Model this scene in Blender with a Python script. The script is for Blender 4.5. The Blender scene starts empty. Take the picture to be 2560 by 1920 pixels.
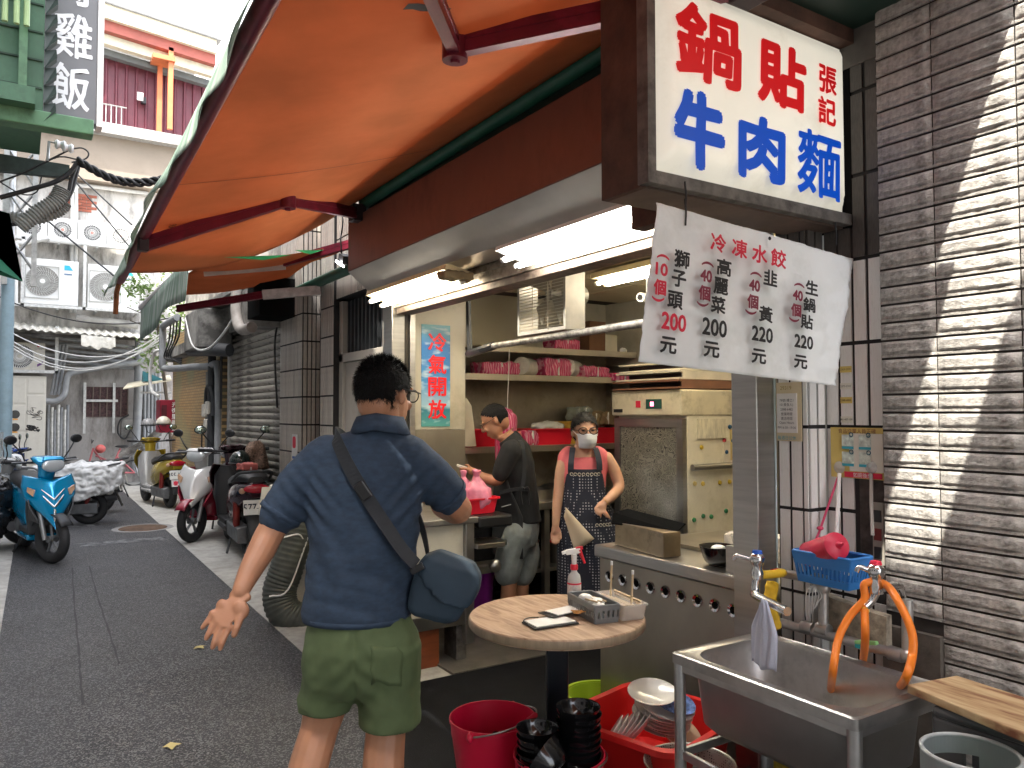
import bpy, bmesh, math, random
from mathutils import Vector, Matrix, noise
R = math.radians
sc = bpy.context.scene
# ---------------------------------------------------------------- camera
cam = bpy.data.cameras.new('Camera'); cam.lens = 27.04; cam.sensor_width = 36; cam.clip_end = 500; cam.clip_start = .05
co = bpy.data.objects.new('Camera', cam); sc.collection.objects.link(co)
co.location = (0, 0, 1.55); co.rotation_euler = (R(92.08), R(0.1), R(-32.6)); sc.camera = co
# ---------------------------------------------------------------- sky, sun, exposure
SUN = Vector((0.45, 0.29, -0.845)).normalized()          # direction the light travels
w = bpy.data.worlds.new('World'); sc.world = w; w.use_nodes = True
nt = w.node_tree; bg = nt.nodes['Background']; bg.inputs[1].default_value = .15
sky = nt.nodes.new('ShaderNodeTexSky'); sky.sky_type = 'NISHITA'; sky.sun_disc = False
sky.sun_elevation = math.asin(-SUN.z); sky.sun_rotation = math.atan2(-SUN.x, -SUN.y)
sky.air_density = 1.0; sky.dust_density = 4.0; sky.ozone_density = 1.0
hv = nt.nodes.new('ShaderNodeHueSaturation'); hv.inputs['Saturation'].default_value = .4   # hazy white sky
nt.links.new(sky.outputs[0], hv.inputs['Color']); nt.links.new(hv.outputs[0], bg.inputs[0])
sl = bpy.data.lights.new('Sun', 'SUN'); sl.energy = 2.0; sl.angle = R(.5); sl.color = (1, .93, .82)
so = bpy.data.objects.new('Sun', sl); sc.collection.objects.link(so); so.rotation_euler = SUN.to_track_quat('-Z', 'Y').to_euler()
sc.view_settings.view_transform = 'Standard'; sc.view_settings.look = 'None'; sc.view_settings.gamma = 1
sc.view_settings.exposure = 2.92; sc.view_settings.use_curve_mapping = False
sc.render.engine = 'CYCLES'; sc.cycles.use_denoising = True; sc.cycles.max_bounces = 8
sc.cycles.diffuse_bounces = 4; sc.cycles.transparent_max_bounces = 8; sc.cycles.sample_clamp_indirect = 6
sc.cycles.volume_step_rate = 2
# ---------------------------------------------------------------- materials
MATS = {}
def lin(h):
    h = h.lstrip('#'); f = lambda u: (u/12.92 if u <= .04045 else ((u+.055)/1.055)**2.4)
    return tuple(f(int(h[i:i+2], 16)/255) for i in (0, 2, 4))
def M(name, c=(.5, .5, .5), r=.6, m=0, v=.15, s=6, b=0, bs=40, dirt=None, tr=0, al=1, em=0, rnd=0, coat=0, sub=0, stretch=None, spec=.5, rv=0, dsc=3, dlo=.5, dhi=.7):
    if name in MATS: return MATS[name]
    if isinstance(c, str): c = lin(c)
    mt = bpy.data.materials.new(name); mt.use_nodes = True; t = mt.node_tree; N = t.nodes; L = t.links
    p = N['Principled BSDF']; MATS[name] = mt
    p.inputs['Roughness'].default_value = r; p.inputs['Metallic'].default_value = m
    p.inputs['Specular IOR Level'].default_value = spec; p.inputs['Coat Weight'].default_value = coat
    tc = N.new('ShaderNodeTexCoord'); mp = N.new('ShaderNodeMapping'); L.new(tc.outputs['Object'], mp.inputs[0])
    if stretch: mp.inputs['Scale'].default_value = stretch
    def nz(scale, detail=4, rough=.6):
        n = N.new('ShaderNodeTexNoise'); n.inputs['Scale'].default_value = scale; n.inputs['Detail'].default_value = detail
        n.inputs['Roughness'].default_value = rough; L.new(mp.outputs[0], n.inputs[0]); return n
    n1 = nz(s); rp = N.new('ShaderNodeValToRGB'); L.new(n1.outputs[0], rp.inputs[0])
    rp.color_ramp.elements[0].position = .3; rp.color_ramp.elements[1].position = .7
    rp.color_ramp.elements[0].color = (*[max(0, k*(1-v)) for k in c], 1); rp.color_ramp.elements[1].color = (*[min(1, k*(1+v)) for k in c], 1)
    col = rp.outputs[0]
    if rnd:
        oi = N.new('ShaderNodeObjectInfo'); hs = N.new('ShaderNodeHueSaturation'); mr = N.new('ShaderNodeMapRange')
        mr.inputs[3].default_value = 1-rnd; mr.inputs[4].default_value = 1+rnd
        L.new(oi.outputs['Random'], mr.inputs[0]); L.new(mr.outputs[0], hs.inputs['Value']); L.new(col, hs.inputs['Color']); col = hs.outputs[0]
    if dirt:
        dc = lin(dirt[0]) if isinstance(dirt[0], str) else dirt[0]
        n2 = nz(dsc, 6, .7); r2 = N.new('ShaderNodeMapRange'); r2.inputs[1].default_value = dlo; r2.inputs[2].default_value = dhi
        r2.inputs[4].default_value = dirt[1]; L.new(n2.outputs[0], r2.inputs[0])
        mx = N.new('ShaderNodeMix'); mx.data_type = 'RGBA'; mx.inputs['B'].default_value = (*dc, 1)
        L.new(r2.outputs[0], mx.inputs['Factor']); L.new(col, mx.inputs['A']); col = mx.outputs['Result']
    L.new(col, p.inputs['Base Color'])
    if rv:
        n4 = nz(s*1.7); r4 = N.new('ShaderNodeMapRange'); r4.inputs[3].default_value = max(0, r-rv); r4.inputs[4].default_value = min(1, r+rv)
        L.new(n4.outputs[0], r4.inputs[0]); L.new(r4.outputs[0], p.inputs['Roughness'])
    if b:
        n3 = nz(bs, 5, .65); bp = N.new('ShaderNodeBump'); bp.inputs['Strength'].default_value = b; bp.inputs['Distance'].default_value = .01
        L.new(n3.outputs[0], bp.inputs['Height']); L.new(bp.outputs[0], p.inputs['Normal'])
    if em:
        p.inputs['Emission Strength'].default_value = em; L.new(col, p.inputs['Emission Color'])
    if tr: p.inputs['Transmission Weight'].default_value = tr
    if sub: p.inputs['Subsurface Weight'].default_value = sub; p.inputs['Subsurface Radius'].default_value = (.012, .005, .003)
    if al < 1: p.inputs['Alpha'].default_value = al
    mt['col'] = 1
    return mt
def mnodes(mt):
    t = mt.node_tree; return t.nodes, t.links, t.nodes['Principled BSDF']
def sheet(name, c, c2=None, tl=.5, r=.6, stripes=None):
    """thin cloth or film: diffuse plus light coming through"""
    mt = M(name, c, r, v=.12, s=3)
    N, L, p = mnodes(mt); t = N.new('ShaderNodeBsdfTranslucent'); mx = N.new('ShaderNodeMixShader'); mx.inputs[0].default_value = tl
    src = p.inputs['Base Color'].links[0].from_socket; L.new(src, t.inputs[0])
    L.new(p.outputs[0], mx.inputs[1]); L.new(t.outputs[0], mx.inputs[2]); L.new(mx.outputs[0], N['Material Output'].inputs[0]); return mt
# ---------------------------------------------------------------- mesh collector
LOC = {}
class MB:
    def __init__(s): s.v = []; s.f = []
    def add(s, vs, fs):
        o = len(s.v); s.v += [tuple(a) for a in vs]; s.f += [tuple(i+o for i in q) for q in fs]; return s
    def b2(s, x0, y0, z0, x1, y1, z1):
        return s.add([(x0,y0,z0),(x1,y0,z0),(x1,y1,z0),(x0,y1,z0),(x0,y0,z1),(x1,y0,z1),(x1,y1,z1),(x0,y1,z1)],
                     [(3,2,1,0),(4,5,6,7),(0,1,5,4),(1,2,6,5),(2,3,7,6),(3,0,4,7)])
    def box(s, c, d, rz=0, rx=0, ry=0):
        m = MB().b2(-d[0]/2,-d[1]/2,-d[2]/2,d[0]/2,d[1]/2,d[2]/2); m.xf(Matrix.Translation(c) @ Matrix.Rotation(rz,4,'Z') @ Matrix.Rotation(ry,4,'Y') @ Matrix.Rotation(rx,4,'X')); return s.add(m.v, m.f)
    def xf(s, mt): s.v = [tuple(mt @ Vector(a)) for a in s.v]; return s
    def loft(s, secs, cap=True, closed=True, ring=False):
        n = len(secs[0]); vs = [p for q in secs for p in q]; fs = []
        m = len(secs)
        for i in range(m if ring else m-1):
            for j in range(n if closed else n-1):
                a = i*n+j; b = i*n+(j+1) % n; i2 = (i+1) % m; fs.append((a, b, i2*n+(j+1) % n, i2*n+j))
        if cap and not ring: fs += [tuple(reversed(range(n))), tuple((m-1)*n+j for j in range(n))]
        return s.add(vs, fs)
    def tube(s, pts, r, n=8, cap=True, ring=False, sq=1):
        P = [Vector(p[:3]) for p in pts]; rs = r if isinstance(r, (list, tuple)) else [r]*len(P); secs = []; up = None
        for i, p in enumerate(P):
            if ring: d = P[(i+1) % len(P)]-P[i-1]
            else: d = (P[min(i+1, len(P)-1)]-P[max(i-1, 0)])
            if d.length < 1e-9: d = Vector((0,0,1))
            d.normalize()
            if up is None:
                up = Vector((0,0,1)) if abs(d.z) < .9 else Vector((1,0,0))
            a = up-d*up.dot(d)
            if a.length < 1e-6: a = Vector((1,.3,.2)); a = a-d*a.dot(d)
            a.normalize(); up = a; b = d.cross(a)
            secs.append([p+a*math.cos(2*math.pi*j/n)*rs[i]*sq+b*math.sin(2*math.pi*j/n)*rs[i] for j in range(n)])
        return s.loft(secs, cap, True, ring)
    def cyl(s, p0, p1, r0, r1=None, n=14, cap=True): return s.tube([p0, p1], [r0, r0 if r1 is None else r1], n, cap)
    def lathe(s, prof, n=24, c=(0,0,0), mt=None, cap=False):
        secs = [[(q[0]*math.cos(2*math.pi*j/n), q[0]*math.sin(2*math.pi*j/n), q[1]) for j in range(n)] for q in prof]
        m = MB().loft(secs, cap)
        if mt is not None: m.xf(mt)
        m.xf(Matrix.Translation(c)); return s.add(m.v, m.f)
    def ell(s, c, rx, ry=None, rz=None, nu=16, nv=10, mt=None):
        ry = ry or rx; rz = rz or rx
        secs = [[(rx*math.sin(t)*math.cos(2*math.pi*j/nu), ry*math.sin(t)*math.sin(2*math.pi*j/nu), -rz*math.cos(t)) for j in range(nu)] for t in [math.pi*(i+.5 if i in (0,) else i)/nv if i else .12 for i in range(nv)]+[math.pi-.12]]
        m = MB().loft(secs)
        if mt is not None: m.xf(mt)
        m.xf(Matrix.Translation(c)); return s.add(m.v, m.f)
    def grid(s, nu, nv, fn, wrap=False):
        vs = [fn(i/(nu-1), j/(nv-1)) for i in range(nu) for j in range(nv)]
        fs = [(i*nv+j, (i+1)*nv+j, (i+1)*nv+j+1, i*nv+j+1) for i in range(nu-1) for j in range(nv-1)]; return s.add(vs, fs)
    def prism(s, poly, fn, d):
        """2D outline poly mapped by fn(a,b,h) to 3D, thick from h=0 to h=d"""
        n = len(poly); vs = [fn(a, b, 0) for a, b in poly]+[fn(a, b, d) for a, b in poly]
        fs = [tuple(reversed(range(n))), tuple(range(n, 2*n))]+[(i, (i+1) % n, n+(i+1) % n, n+i) for i in range(n)]; return s.add(vs, fs)
    def build(s, name, mat, par=None, sm=None, bev=0, seg=2, fix=True, mods=None):
        me = bpy.data.meshes.new(name); off = LOC.get(par.name, (0,0,0)) if par else (0,0,0)
        me.from_pydata([(a[0]-off[0], a[1]-off[1], a[2]-off[2]) for a in s.v], [], s.f)
        if fix:
            bm = bmesh.new(); bm.from_mesh(me); bmesh.ops.recalc_face_normals(bm, faces=bm.faces); bm.to_mesh(me); bm.free()
        me.update()
        if mat is not None: me.materials.append(mat)
        o = bpy.data.objects.new(name, me); sc.collection.objects.link(o)
        if par: o.parent = par
        if sm is not None:
            for q in me.polygons: q.use_smooth = True
            if sm < 180: me.set_sharp_from_angle(angle=R(sm))
        if bev:
            b = o.modifiers.new('bevel', 'BEVEL'); b.width = bev; b.segments = seg; b.limit_method = 'ANGLE'; b.angle_limit = R(40)
        return o
def link(me, name, par=None, loc=(0,0,0), rot=(0,0,0), scale=(1,1,1)):
    o = bpy.data.objects.new(name, me); sc.collection.objects.link(o); off = LOC.get(par.name, (0,0,0)) if par else (0,0,0)
    o.location = Vector(loc)-Vector(off); o.rotation_euler = rot; o.scale = scale
    if par: o.parent = par
    return o
def tag(o, label=None, cat=None, group=None, kind=None):
    for k, q in (('label', label), ('category', cat), ('group', group), ('kind', kind)):
        if q: o[k] = q
    return o
def thing(name, label, cat, loc=(0,0,0), rz=0, group=None, local=False):
    o = bpy.data.objects.new(name, None); sc.collection.objects.link(o); o.location = loc; o.rotation_euler = (0,0,rz); o.empty_display_size = .1
    if not local: LOC[o.name] = tuple(loc)
    return tag(o, label, cat, group)
def struct(o): o['kind'] = 'structure'; return o
def glyphs(txt, size, off=0, res=3):
    cu = bpy.data.curves.new('t', 'FONT'); cu.body = txt; cu.size = size; cu.offset = off; cu.resolution_u = res; cu.align_x = 'CENTER'; cu.align_y = 'CENTER'
    ob = bpy.data.objects.new('t', cu); sc.collection.objects.link(ob)
    me = bpy.data.meshes.new_from_object(ob.evaluated_get(bpy.context.evaluated_depsgraph_get()))
    vs = [tuple(q.co) for q in me.vertices]; fs = [tuple(q.vertices) for q in me.polygons]
    bpy.data.objects.remove(ob); bpy.data.curves.remove(cu); bpy.data.meshes.remove(me); return vs, fs
def text(txt, size, mat, par, o, xd, yd, off=0, sx=1, sy=1, lift=.0015, name='lettering', warp=0, shear=0, loc=None):
    """flat lettering centred at o, in the plane of xd and yd"""
    vs, fs = glyphs(txt, size, off)
    if not vs: return None
    xs = [q[0] for q in vs]; ys = [q[1] for q in vs]; cx = (min(xs)+max(xs))/2; cy = (min(ys)+max(ys))/2
    O = Vector(o); xd = Vector(xd).normalized(); yd = Vector(yd).normalized(); n = xd.cross(yd); out = []
    for q in vs:
        a, b = (q[0]-cx)*sx, (q[1]-cy)*sy
        if warp:
            nn = noise.noise_vector(Vector((a/size*3+7, b/size*3+sum(map(ord, txt)) % 17, 3))); a += nn.x*warp*size; b += nn.y*warp*size
        a += shear*b; out.append(O+xd*a+yd*b+n*lift)
    m = MB(); m.add(out, fs); return m.build(name, mat, par, fix=False)
def arc(c, r, a0, a1, n, plane='xz'):
    o = []
    for i in range(n+1):
        a = a0+(a1-a0)*i/n; u, q = r*math.cos(a), r*math.sin(a)
        o.append({'xz': (c[0]+u, c[1], c[2]+q), 'xy': (c[0]+u, c[1]+q, c[2]), 'yz': (c[0], c[1]+u, c[2]+q)}[plane])
    return o
def spline(pts, k=6):
    """Catmull-Rom through pts"""
    P = [Vector(p) for p in pts]; P = [P[0]*2-P[1]]+P+[P[-1]*2-P[-2]]; o = []
    for i in range(1, len(P)-2):
        for j in range(k):
            t = j/k; a, b, c, d = P[i-1:i+3]
            o.append(.5*((2*b)+(c-a)*t+(2*a-5*b+4*c-d)*t*t+(3*b-a-3*c+d)*t**3))
    return [tuple(q) for q in o]+[tuple(P[-2])]
def sag(a, b, d, n=14):
    a, b = Vector(a), Vector(b); return [tuple(a.lerp(b, i/n)-Vector((0,0,d*4*(i/n)*(1-i/n)))) for i in range(n+1)]
def rrect(w, h, r, k=4):
    o = []
    for cx, cy, a in ((w/2-r, h/2-r, 0), (-w/2+r, h/2-r, 90), (-w/2+r, -h/2+r, 180), (w/2-r, -h/2+r, 270)):
        o += [(cx+r*math.cos(R(a+90*i/k)), cy+r*math.sin(R(a+90*i/k))) for i in range(k+1)]
    return o
def melt(m, name, mat, par, vox=.008, it=6, sm=180, disp=None):
    """weld overlapping shapes into one continuous skin"""
    o = m.build(name, mat, par, sm=sm)
    a = o.modifiers.new('r', 'REMESH'); a.mode = 'VOXEL'; a.voxel_size = vox; a.use_smooth_shade = True
    if it: q = o.modifiers.new('s', 'SMOOTH'); q.iterations = it; q.factor = .5
    me = bpy.data.meshes.new_from_object(o.evaluated_get(bpy.context.evaluated_depsgraph_get()))
    o.modifiers.clear(); old = o.data; o.data = me; me.name = name; bpy.data.meshes.remove(old)
    if not me.materials: me.materials.append(mat)
    if disp:
        me.update(); nn = [Vector(q.normal) for q in me.vertices]
        for q, k in zip(me.vertices, nn): q.co += k*disp(q.co)
    for q in me.polygons: q.use_smooth = True
    me.update(); return o
# fitted lettering
def fit(ch, c, xd, yd, w_, h_, mat, par, off=0, warp=0, lift=.002, name='character', shear=0, bold=0):
    vs, fs = glyphs(ch, 1, off)
    if not vs: return
    xs = [q[0] for q in vs]; ys = [q[1] for q in vs]; x0, x1, y0, y1 = min(xs), max(xs), min(ys), max(ys)
    C_ = Vector(c); xd = Vector(xd).normalized(); yd = Vector(yd).normalized(); n = xd.cross(yd); out = []
    for q in vs:
        a, b = (q[0]-x0)/(x1-x0)-.5, (q[1]-y0)/(y1-y0)-.5
        if warp: k = noise.noise_vector(Vector((a*3.5+ord(ch[0]) % 13, b*3.5, ord(ch[0]) % 7))); a += k.x*warp; b += k.y*warp
        a += shear*b; out.append(C_+xd*a*w_+yd*b*h_+n*lift)
    m = MB(); m.add(out, fs)
    for k in range(8 if bold else 0): d = xd*math.cos(k*math.pi/4)*bold+yd*math.sin(k*math.pi/4)*bold*(1.0)+n*.00015*(k+1); m.add([q+d for q in out], fs)   # fat brush strokes
    return m.build(name, mat, par, fix=False)
random.seed(7)
# ---------------------------------------------------------------- shared materials
STEEL = M('brushed_stainless_steel', (.42,.41,.39), .34, 1, v=.12, s=3, stretch=(1,1,14), b=.03, bs=60, rv=.1)
STEEL2 = M('worn_stainless_steel', (.38,.37,.35), .38, 1, v=.2, s=5, b=.05, bs=30, rv=.12)
CHROME = M('chrome', (.62,.62,.62), .14, 1, v=.05)
GALV = M('galvanised_pipe', (.48,.48,.47), .4, .8, v=.25, s=14, b=.1, bs=60)
BLACK = M('black_plastic', (.012,.012,.013), .4, v=.2)
RUBBER = M('black_rubber', (.018,.018,.019), .75, v=.3, b=.1, bs=80)
WHITE = M('white_paint', (.78,.78,.76), .45, v=.06, s=4, dirt=('#8d877b', .35), dsc=5)
CREAM = M('cream_enamel', (.68,.63,.50), .4, v=.06, dirt=('#8d7b55', .4), dsc=4)
GLASS = M('clear_glass', (.9,.95,.93), .05, tr=1)
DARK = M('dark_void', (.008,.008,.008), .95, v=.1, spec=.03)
REDP = M('red_plastic', (.62,.012,.03), .34, v=.08, s=3, b=.02, bs=20, sub=0)
PINKTX = M('red_lettering', (.62,.015,.05), .6, v=.03)
BLKTX = M('black_lettering', (.012,.013,.015), .6, v=.03)
# ================================================================ ground
CONC = M('old_concrete', (.40,.39,.36), .85, v=.25, s=1.3, b=.25, bs=25, dirt=('#55514a', .5), dsc=9, dlo=.40, dhi=.75)
asph = M('asphalt', (.024,.025,.028), .58, v=.4, s=2.2, b=.9, bs=140, dirt=('#38383c', .7), dsc=1.3, dlo=.48, dhi=.66)
N, L, p = mnodes(asph)                                   # pale aggregate grains
vn = N.new('ShaderNodeTexVoronoi'); vn.inputs['Scale'].default_value = 150; tc = N.new('ShaderNodeTexCoord'); L.new(tc.outputs['Object'], vn.inputs[0])
sp = N.new('ShaderNodeSeparateColor'); L.new(vn.outputs['Color'], sp.inputs[0])
mr = N.new('ShaderNodeMapRange'); mr.inputs[1].default_value = .62; mr.inputs[2].default_value = .8; mr.inputs[4].default_value = .5; L.new(sp.outputs[0], mr.inputs[0])
mx = N.new('ShaderNodeMix'); mx.data_type = 'RGBA'; mx.inputs['B'].default_value = (.26,.255,.255,1); L.new(mr.outputs[0], mx.inputs['Factor'])
L.new(p.inputs['Base Color'].links[0].from_socket, mx.inputs['A']); L.new(mx.outputs['Result'], p.inputs['Base Color'])
g = MB(); g.b2(-120,-120,-.2,120,160,-.03); struct(g.build('ground', CONC))
# pavements as slabs, with the alley road between
def quadslab(name, poly, z0, z1, mat):
    m = MB(); m.prism(poly, lambda a, b, h: (a, b, z0+h), z1-z0); return struct(m.build(name, mat))
quadslab('pavement', [(1.40,-6),(1.80,20.8),(3.2,20.8),(3.2,5.6),(2.3,5.6),(2.3,4.05),(2.3,1.3),(2.5,-6)], -.03, .004, CONC)
quadslab('pavement_left', [(-2.2,-6),(-.27,-6),(.12,20.8),(-2.2,20.8)], -.03, .004, CONC)
quadslab('road', [(-.27,-6),(1.40,-6),(1.80,20.8),(.12,20.8)], -.03, 0, asph)
DARKC = M('dark_patch_tar', (.03,.03,.033), .7, v=.3, b=.5, bs=90)
for pts in ([(.47,8.9),(.40,7.2),(.35,5.75),(.33,5.3),(.31,4.7)],[(.62,8.9),(.58,7.4),(.56,6.2),(.545,5.35)],[(.55,5.33),(.85,5.55),(1.2,5.72),(1.5,5.86)],[(.54,5.05),(.8,5.22),(1.15,5.42),(1.5,5.6)]):   # tar seams where a trench was cut
    pts = spline([(a, b, 0) for a, b in pts], 8); m = MB(); m.loft([[(a-.006-.003*math.sin(k*2.1), b-.004, .003), (a+.006+.003*math.sin(k*1.3), b+.004, .003)] for k, (a, b, c_) in enumerate(pts)], cap=False, closed=False); struct(m.build('road_seam', DARKC))
LFM = M('dry_leaf', (.45,.38,.16), .8, v=.2)
for k, (x, y, a) in enumerate(((1.02,5.42,.4),(.62,3.9,1.5))): m = MB(); m.add([(x+.045*math.cos(a+t_)*r_, y+.045*math.sin(a+t_)*r_, .006+.006*(i_ % 2)) for i_, (t_, r_) in enumerate(((0,1.2),(.6,.6),(1.4,.9),(2.2,.5),(3.1,.9),(4.0,.5),(4.9,1),(5.7,.55)))], [tuple(range(8))]); tag(m.build('fallen_leaf', LFM), ('pale torn leaf lying by the road seam', 'small dry leaf on the dark asphalt')[k], 'leaf')
mh = thing('manhole_cover', 'round iron manhole cover set in a pale concrete ring in the alley', 'manhole', (1.42,11.4,0))
m = MB(); m.lathe([(.30,.004),(.37,.008),(.38,.004)], 28, (1.42,11.4,0)); m.build('ring', M('pale_cement', (.22,.215,.21), .85, v=.15, b=.2), mh)
m = MB(); m.lathe([(.0,.012),(.29,.012),(.30,.004)], 28, (1.42,11.4,0)); m.build('lid', M('rusty_iron', (.12,.075,.05), .7, .5, v=.4, s=12, b=.4), mh)
for (x0, y0, x1, y1, c) in ((.55,12.0,1.0,12.25,1),(.75,13.1,1.3,13.3,0),(.6,10.2,1.55,10.5,0),(1.0,14.6,1.4,14.75,0)):
    m = MB(); m.grid(6, 3, lambda u, q: (x0+(x1-x0)*u+.05*math.sin(9*u+q*5), y0+(y1-y0)*q+.03*math.sin(7*u+y0), .004)); struct(m.build('road_patch', M('worn_white_paint', (.22,.22,.22), .8, v=.3, s=9, dirt=('#303033', .95), dsc=9, dlo=.4, dhi=.55)))
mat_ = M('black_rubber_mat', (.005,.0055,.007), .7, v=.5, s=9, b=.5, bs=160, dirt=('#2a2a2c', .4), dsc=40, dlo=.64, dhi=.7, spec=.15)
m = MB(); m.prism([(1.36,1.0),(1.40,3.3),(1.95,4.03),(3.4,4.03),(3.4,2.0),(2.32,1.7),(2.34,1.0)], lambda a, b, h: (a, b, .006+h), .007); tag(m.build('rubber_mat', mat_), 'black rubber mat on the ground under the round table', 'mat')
# ================================================================ shop shell
INW = M('grimy_cream_panel', (.52,.48,.38), .38, v=.1, s=1.2, dirt=('#6d6248', .5), dsc=1.4)
INS = M('kitchen_steel_wall', (.40,.36,.29), .42, .85, v=.2, s=1.5, rv=.12, dirt=('#4c4435', .55), dsc=1.3)
def slab(name, a, mat, **k):
    m = MB(); m.b2(*a); return struct(m.build(name, mat, **k))
slab('shop_floor', (2.3,1.9,-.03,4.9,5.9,.005), M('kitchen_floor', (.10,.095,.085), .6, v=.4, s=4, b=.2))
fp = M('checker_plate', (.20,.185,.16), .45, .7, v=.25, s=5)
N, L, p = mnodes(fp); wv = N.new('ShaderNodeTexWave'); wv.bands_direction = 'DIAGONAL'; wv.inputs['Scale'].default_value = 26; wv.inputs['Distortion'].default_value = 6; wv.inputs['Detail Scale'].default_value = 6
tc = N.new('ShaderNodeTexCoord'); L.new(tc.outputs['Object'], wv.inputs[0]); bp = N.new('ShaderNodeBump'); bp.inputs['Strength'].default_value = .8; bp.inputs['Distance'].default_value = .004
L.new(wv.outputs[0], bp.inputs['Height']); L.new(bp.outputs[0], p.inputs['Normal'])
m = MB(); m.b2(2.17,4.035,.0,3.7,5.3,.018); tag(m.build('floor_plate', fp), 'worn metal checker plate laid on the kitchen floor', 'floor plate')
slab('shop_wall_shelf', (2.62,5.75,0,4.9,5.9,1.95), INS)
slab('shop_wall_shelf_upper', (2.62,5.752,1.952,4.9,5.9,2.75), INW)
slab('shop_wall_back', (4.75,1.9,0,4.9,5.748,1.98), INS)
slab('shop_wall_back_upper', (4.752,1.9,1.982,4.9,5.748,2.75), INW)
slab('shop_wall_near', (2.46,1.78,0,4.9,1.9,2.75), INW)
slab('shop_side_panel', (2.40,5.17,1.42,2.88,5.24,2.75), INW); slab('shop_side_panel_lower', (2.40,5.17,0,2.88,5.242,1.416), INS)
slab('shop_side_return', (2.8,5.245,0,2.88,5.745,2.75), INW)
m = MB(); m.b2(2.3,1.9,2.58,4.9,5.75,2.7); ce = struct(m.build('shop_ceiling', M('ceiling_joint_dark', (.03,.028,.025), .8)))
cp = M('ceiling_panel', (.60,.52,.36), .5, v=.08, s=2, rnd=.06, dirt=('#7a673f', .4), dsc=2)
m = MB(); m.b2(-.293,-.443,-.012,.293,.443,0); pm = m.build('ceiling_panel', cp, ce); first = True
for i in range(4):
    for j in range(4):
        o = pm if first else link(pm.data, 'ceiling_panel', ce); first = False; o.location = (2.62+.6*i, 2.35+.9*j, 2.578)
# left jamb post and right post, stainless
t = thing('door_post', 'stainless steel post at the left side of the shop opening', 'post', (2.3,5.2,0))
m = MB(); m.b2(2.24,5.10,0,2.34,5.26,2.6); m.build('post', STEEL, t, bev=.004)
m = MB(); m.b2(2.345,5.12,0,2.38,5.22,2.6); m.build('shutter_track', M('track_dark', (.04,.035,.03), .5, .6), t)
m = MB(); m.b2(2.385,5.105,0,2.43,5.165,2.6); m.build('inner_trim', STEEL, t, bev=.003)
t = thing('door_post', 'stainless steel post beside the stove counter and the white tiles', 'post', (2.3,1.93,0))
m = MB(); m.b2(2.25,1.873,0,2.36,1.99,2.6); m.build('post', STEEL, t, bev=.004)
m = MB(); m.b2(2.345,1.868,.9,2.351,1.872,2.5); m.build('acrylic_edge', M('acrylic_edge', (.5,.6,.6), .1, v=.05), t)
# shutter housing over the opening
t = thing('shutter_box', 'dusty steel roller shutter box above the shop opening', 'shutter box', (2.35,3.5,2.27))
hz = M('dusty_aluminium', (.46,.40,.32), .45, .75, v=.2, s=8, dirt=('#4e4436', .7), dsc=9, dlo=.45, dhi=.62)
m = MB(); m.b2(2.26,1.99,2.30,2.40,5.10,2.60); m.build('housing', hz, t, bev=.003)
m = MB(); m.b2(2.243,1.99,2.36,2.258,5.10,2.39); m.b2(2.243,1.99,2.45,2.258,5.10,2.465); m.build('rib', hz, t)
m = MB(); m.b2(2.27,2.0,2.255,2.39,5.09,2.298); m.build('bottom_bar', M('oily_bar', (.16,.12,.09), .5, .6, v=.5, s=20, b=.2), t, bev=.004)
# fascia: brown band, steel chamfer underneath
BROWN = M('brown_painted_sheet', (.20,.075,.05), .5, v=.2, s=2.2, b=.03, bs=12, dirt=('#2c140e', .5), dsc=2.2, stretch=(1,1,.5))
t = thing('fascia', 'brown fascia board with a bare steel underside above the shop', 'fascia', (1.95,3.5,2.4))
m = MB(); m.b2(1.90,1.84,2.525,1.96,5.08,2.88); m.build('brown_board', BROWN, t, bev=.004)
m = MB(); m.prism([(1.90,2.521),(2.05,2.40),(2.24,2.40),(2.24,2.45),(1.955,2.521)], lambda a, b, h: (a, 1.84+h, b), 3.236); m.build('steel_underside', M('fascia_steel', (.50,.47,.43), .4, .9, v=.12, s=2, rv=.12, b=.03, bs=8), t)
m = MB(); m.b2(1.965,1.84,2.5,2.24,5.07,2.62); m.build('backing', DARK, t)
# neighbours' upper wall above the shop
TILEG = M('grey_glazed_tile', (.46,.42,.37), .35, v=.12, s=9, rnd=.12, dirt=('#3f372f', .5), dsc=4)
GROUT = M('black_grout', (.015,.014,.014), .8, v=.2)
slab('upper_wall', (2.46,-6,2.77,3.4,5.6,8.5), M('dark_upper_wall', (.12,.11,.10), .8, v=.3, b=.2))
slab('upper_wall_far', (2.75,5.6,2.82,3.6,16.4,4.3), M('stained_cement', (.26,.25,.23), .9, v=.3, s=1.2, b=.3, bs=8, dirt=('#2b2927', .85), dsc=1.5, dlo=.42, dhi=.62))
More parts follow.
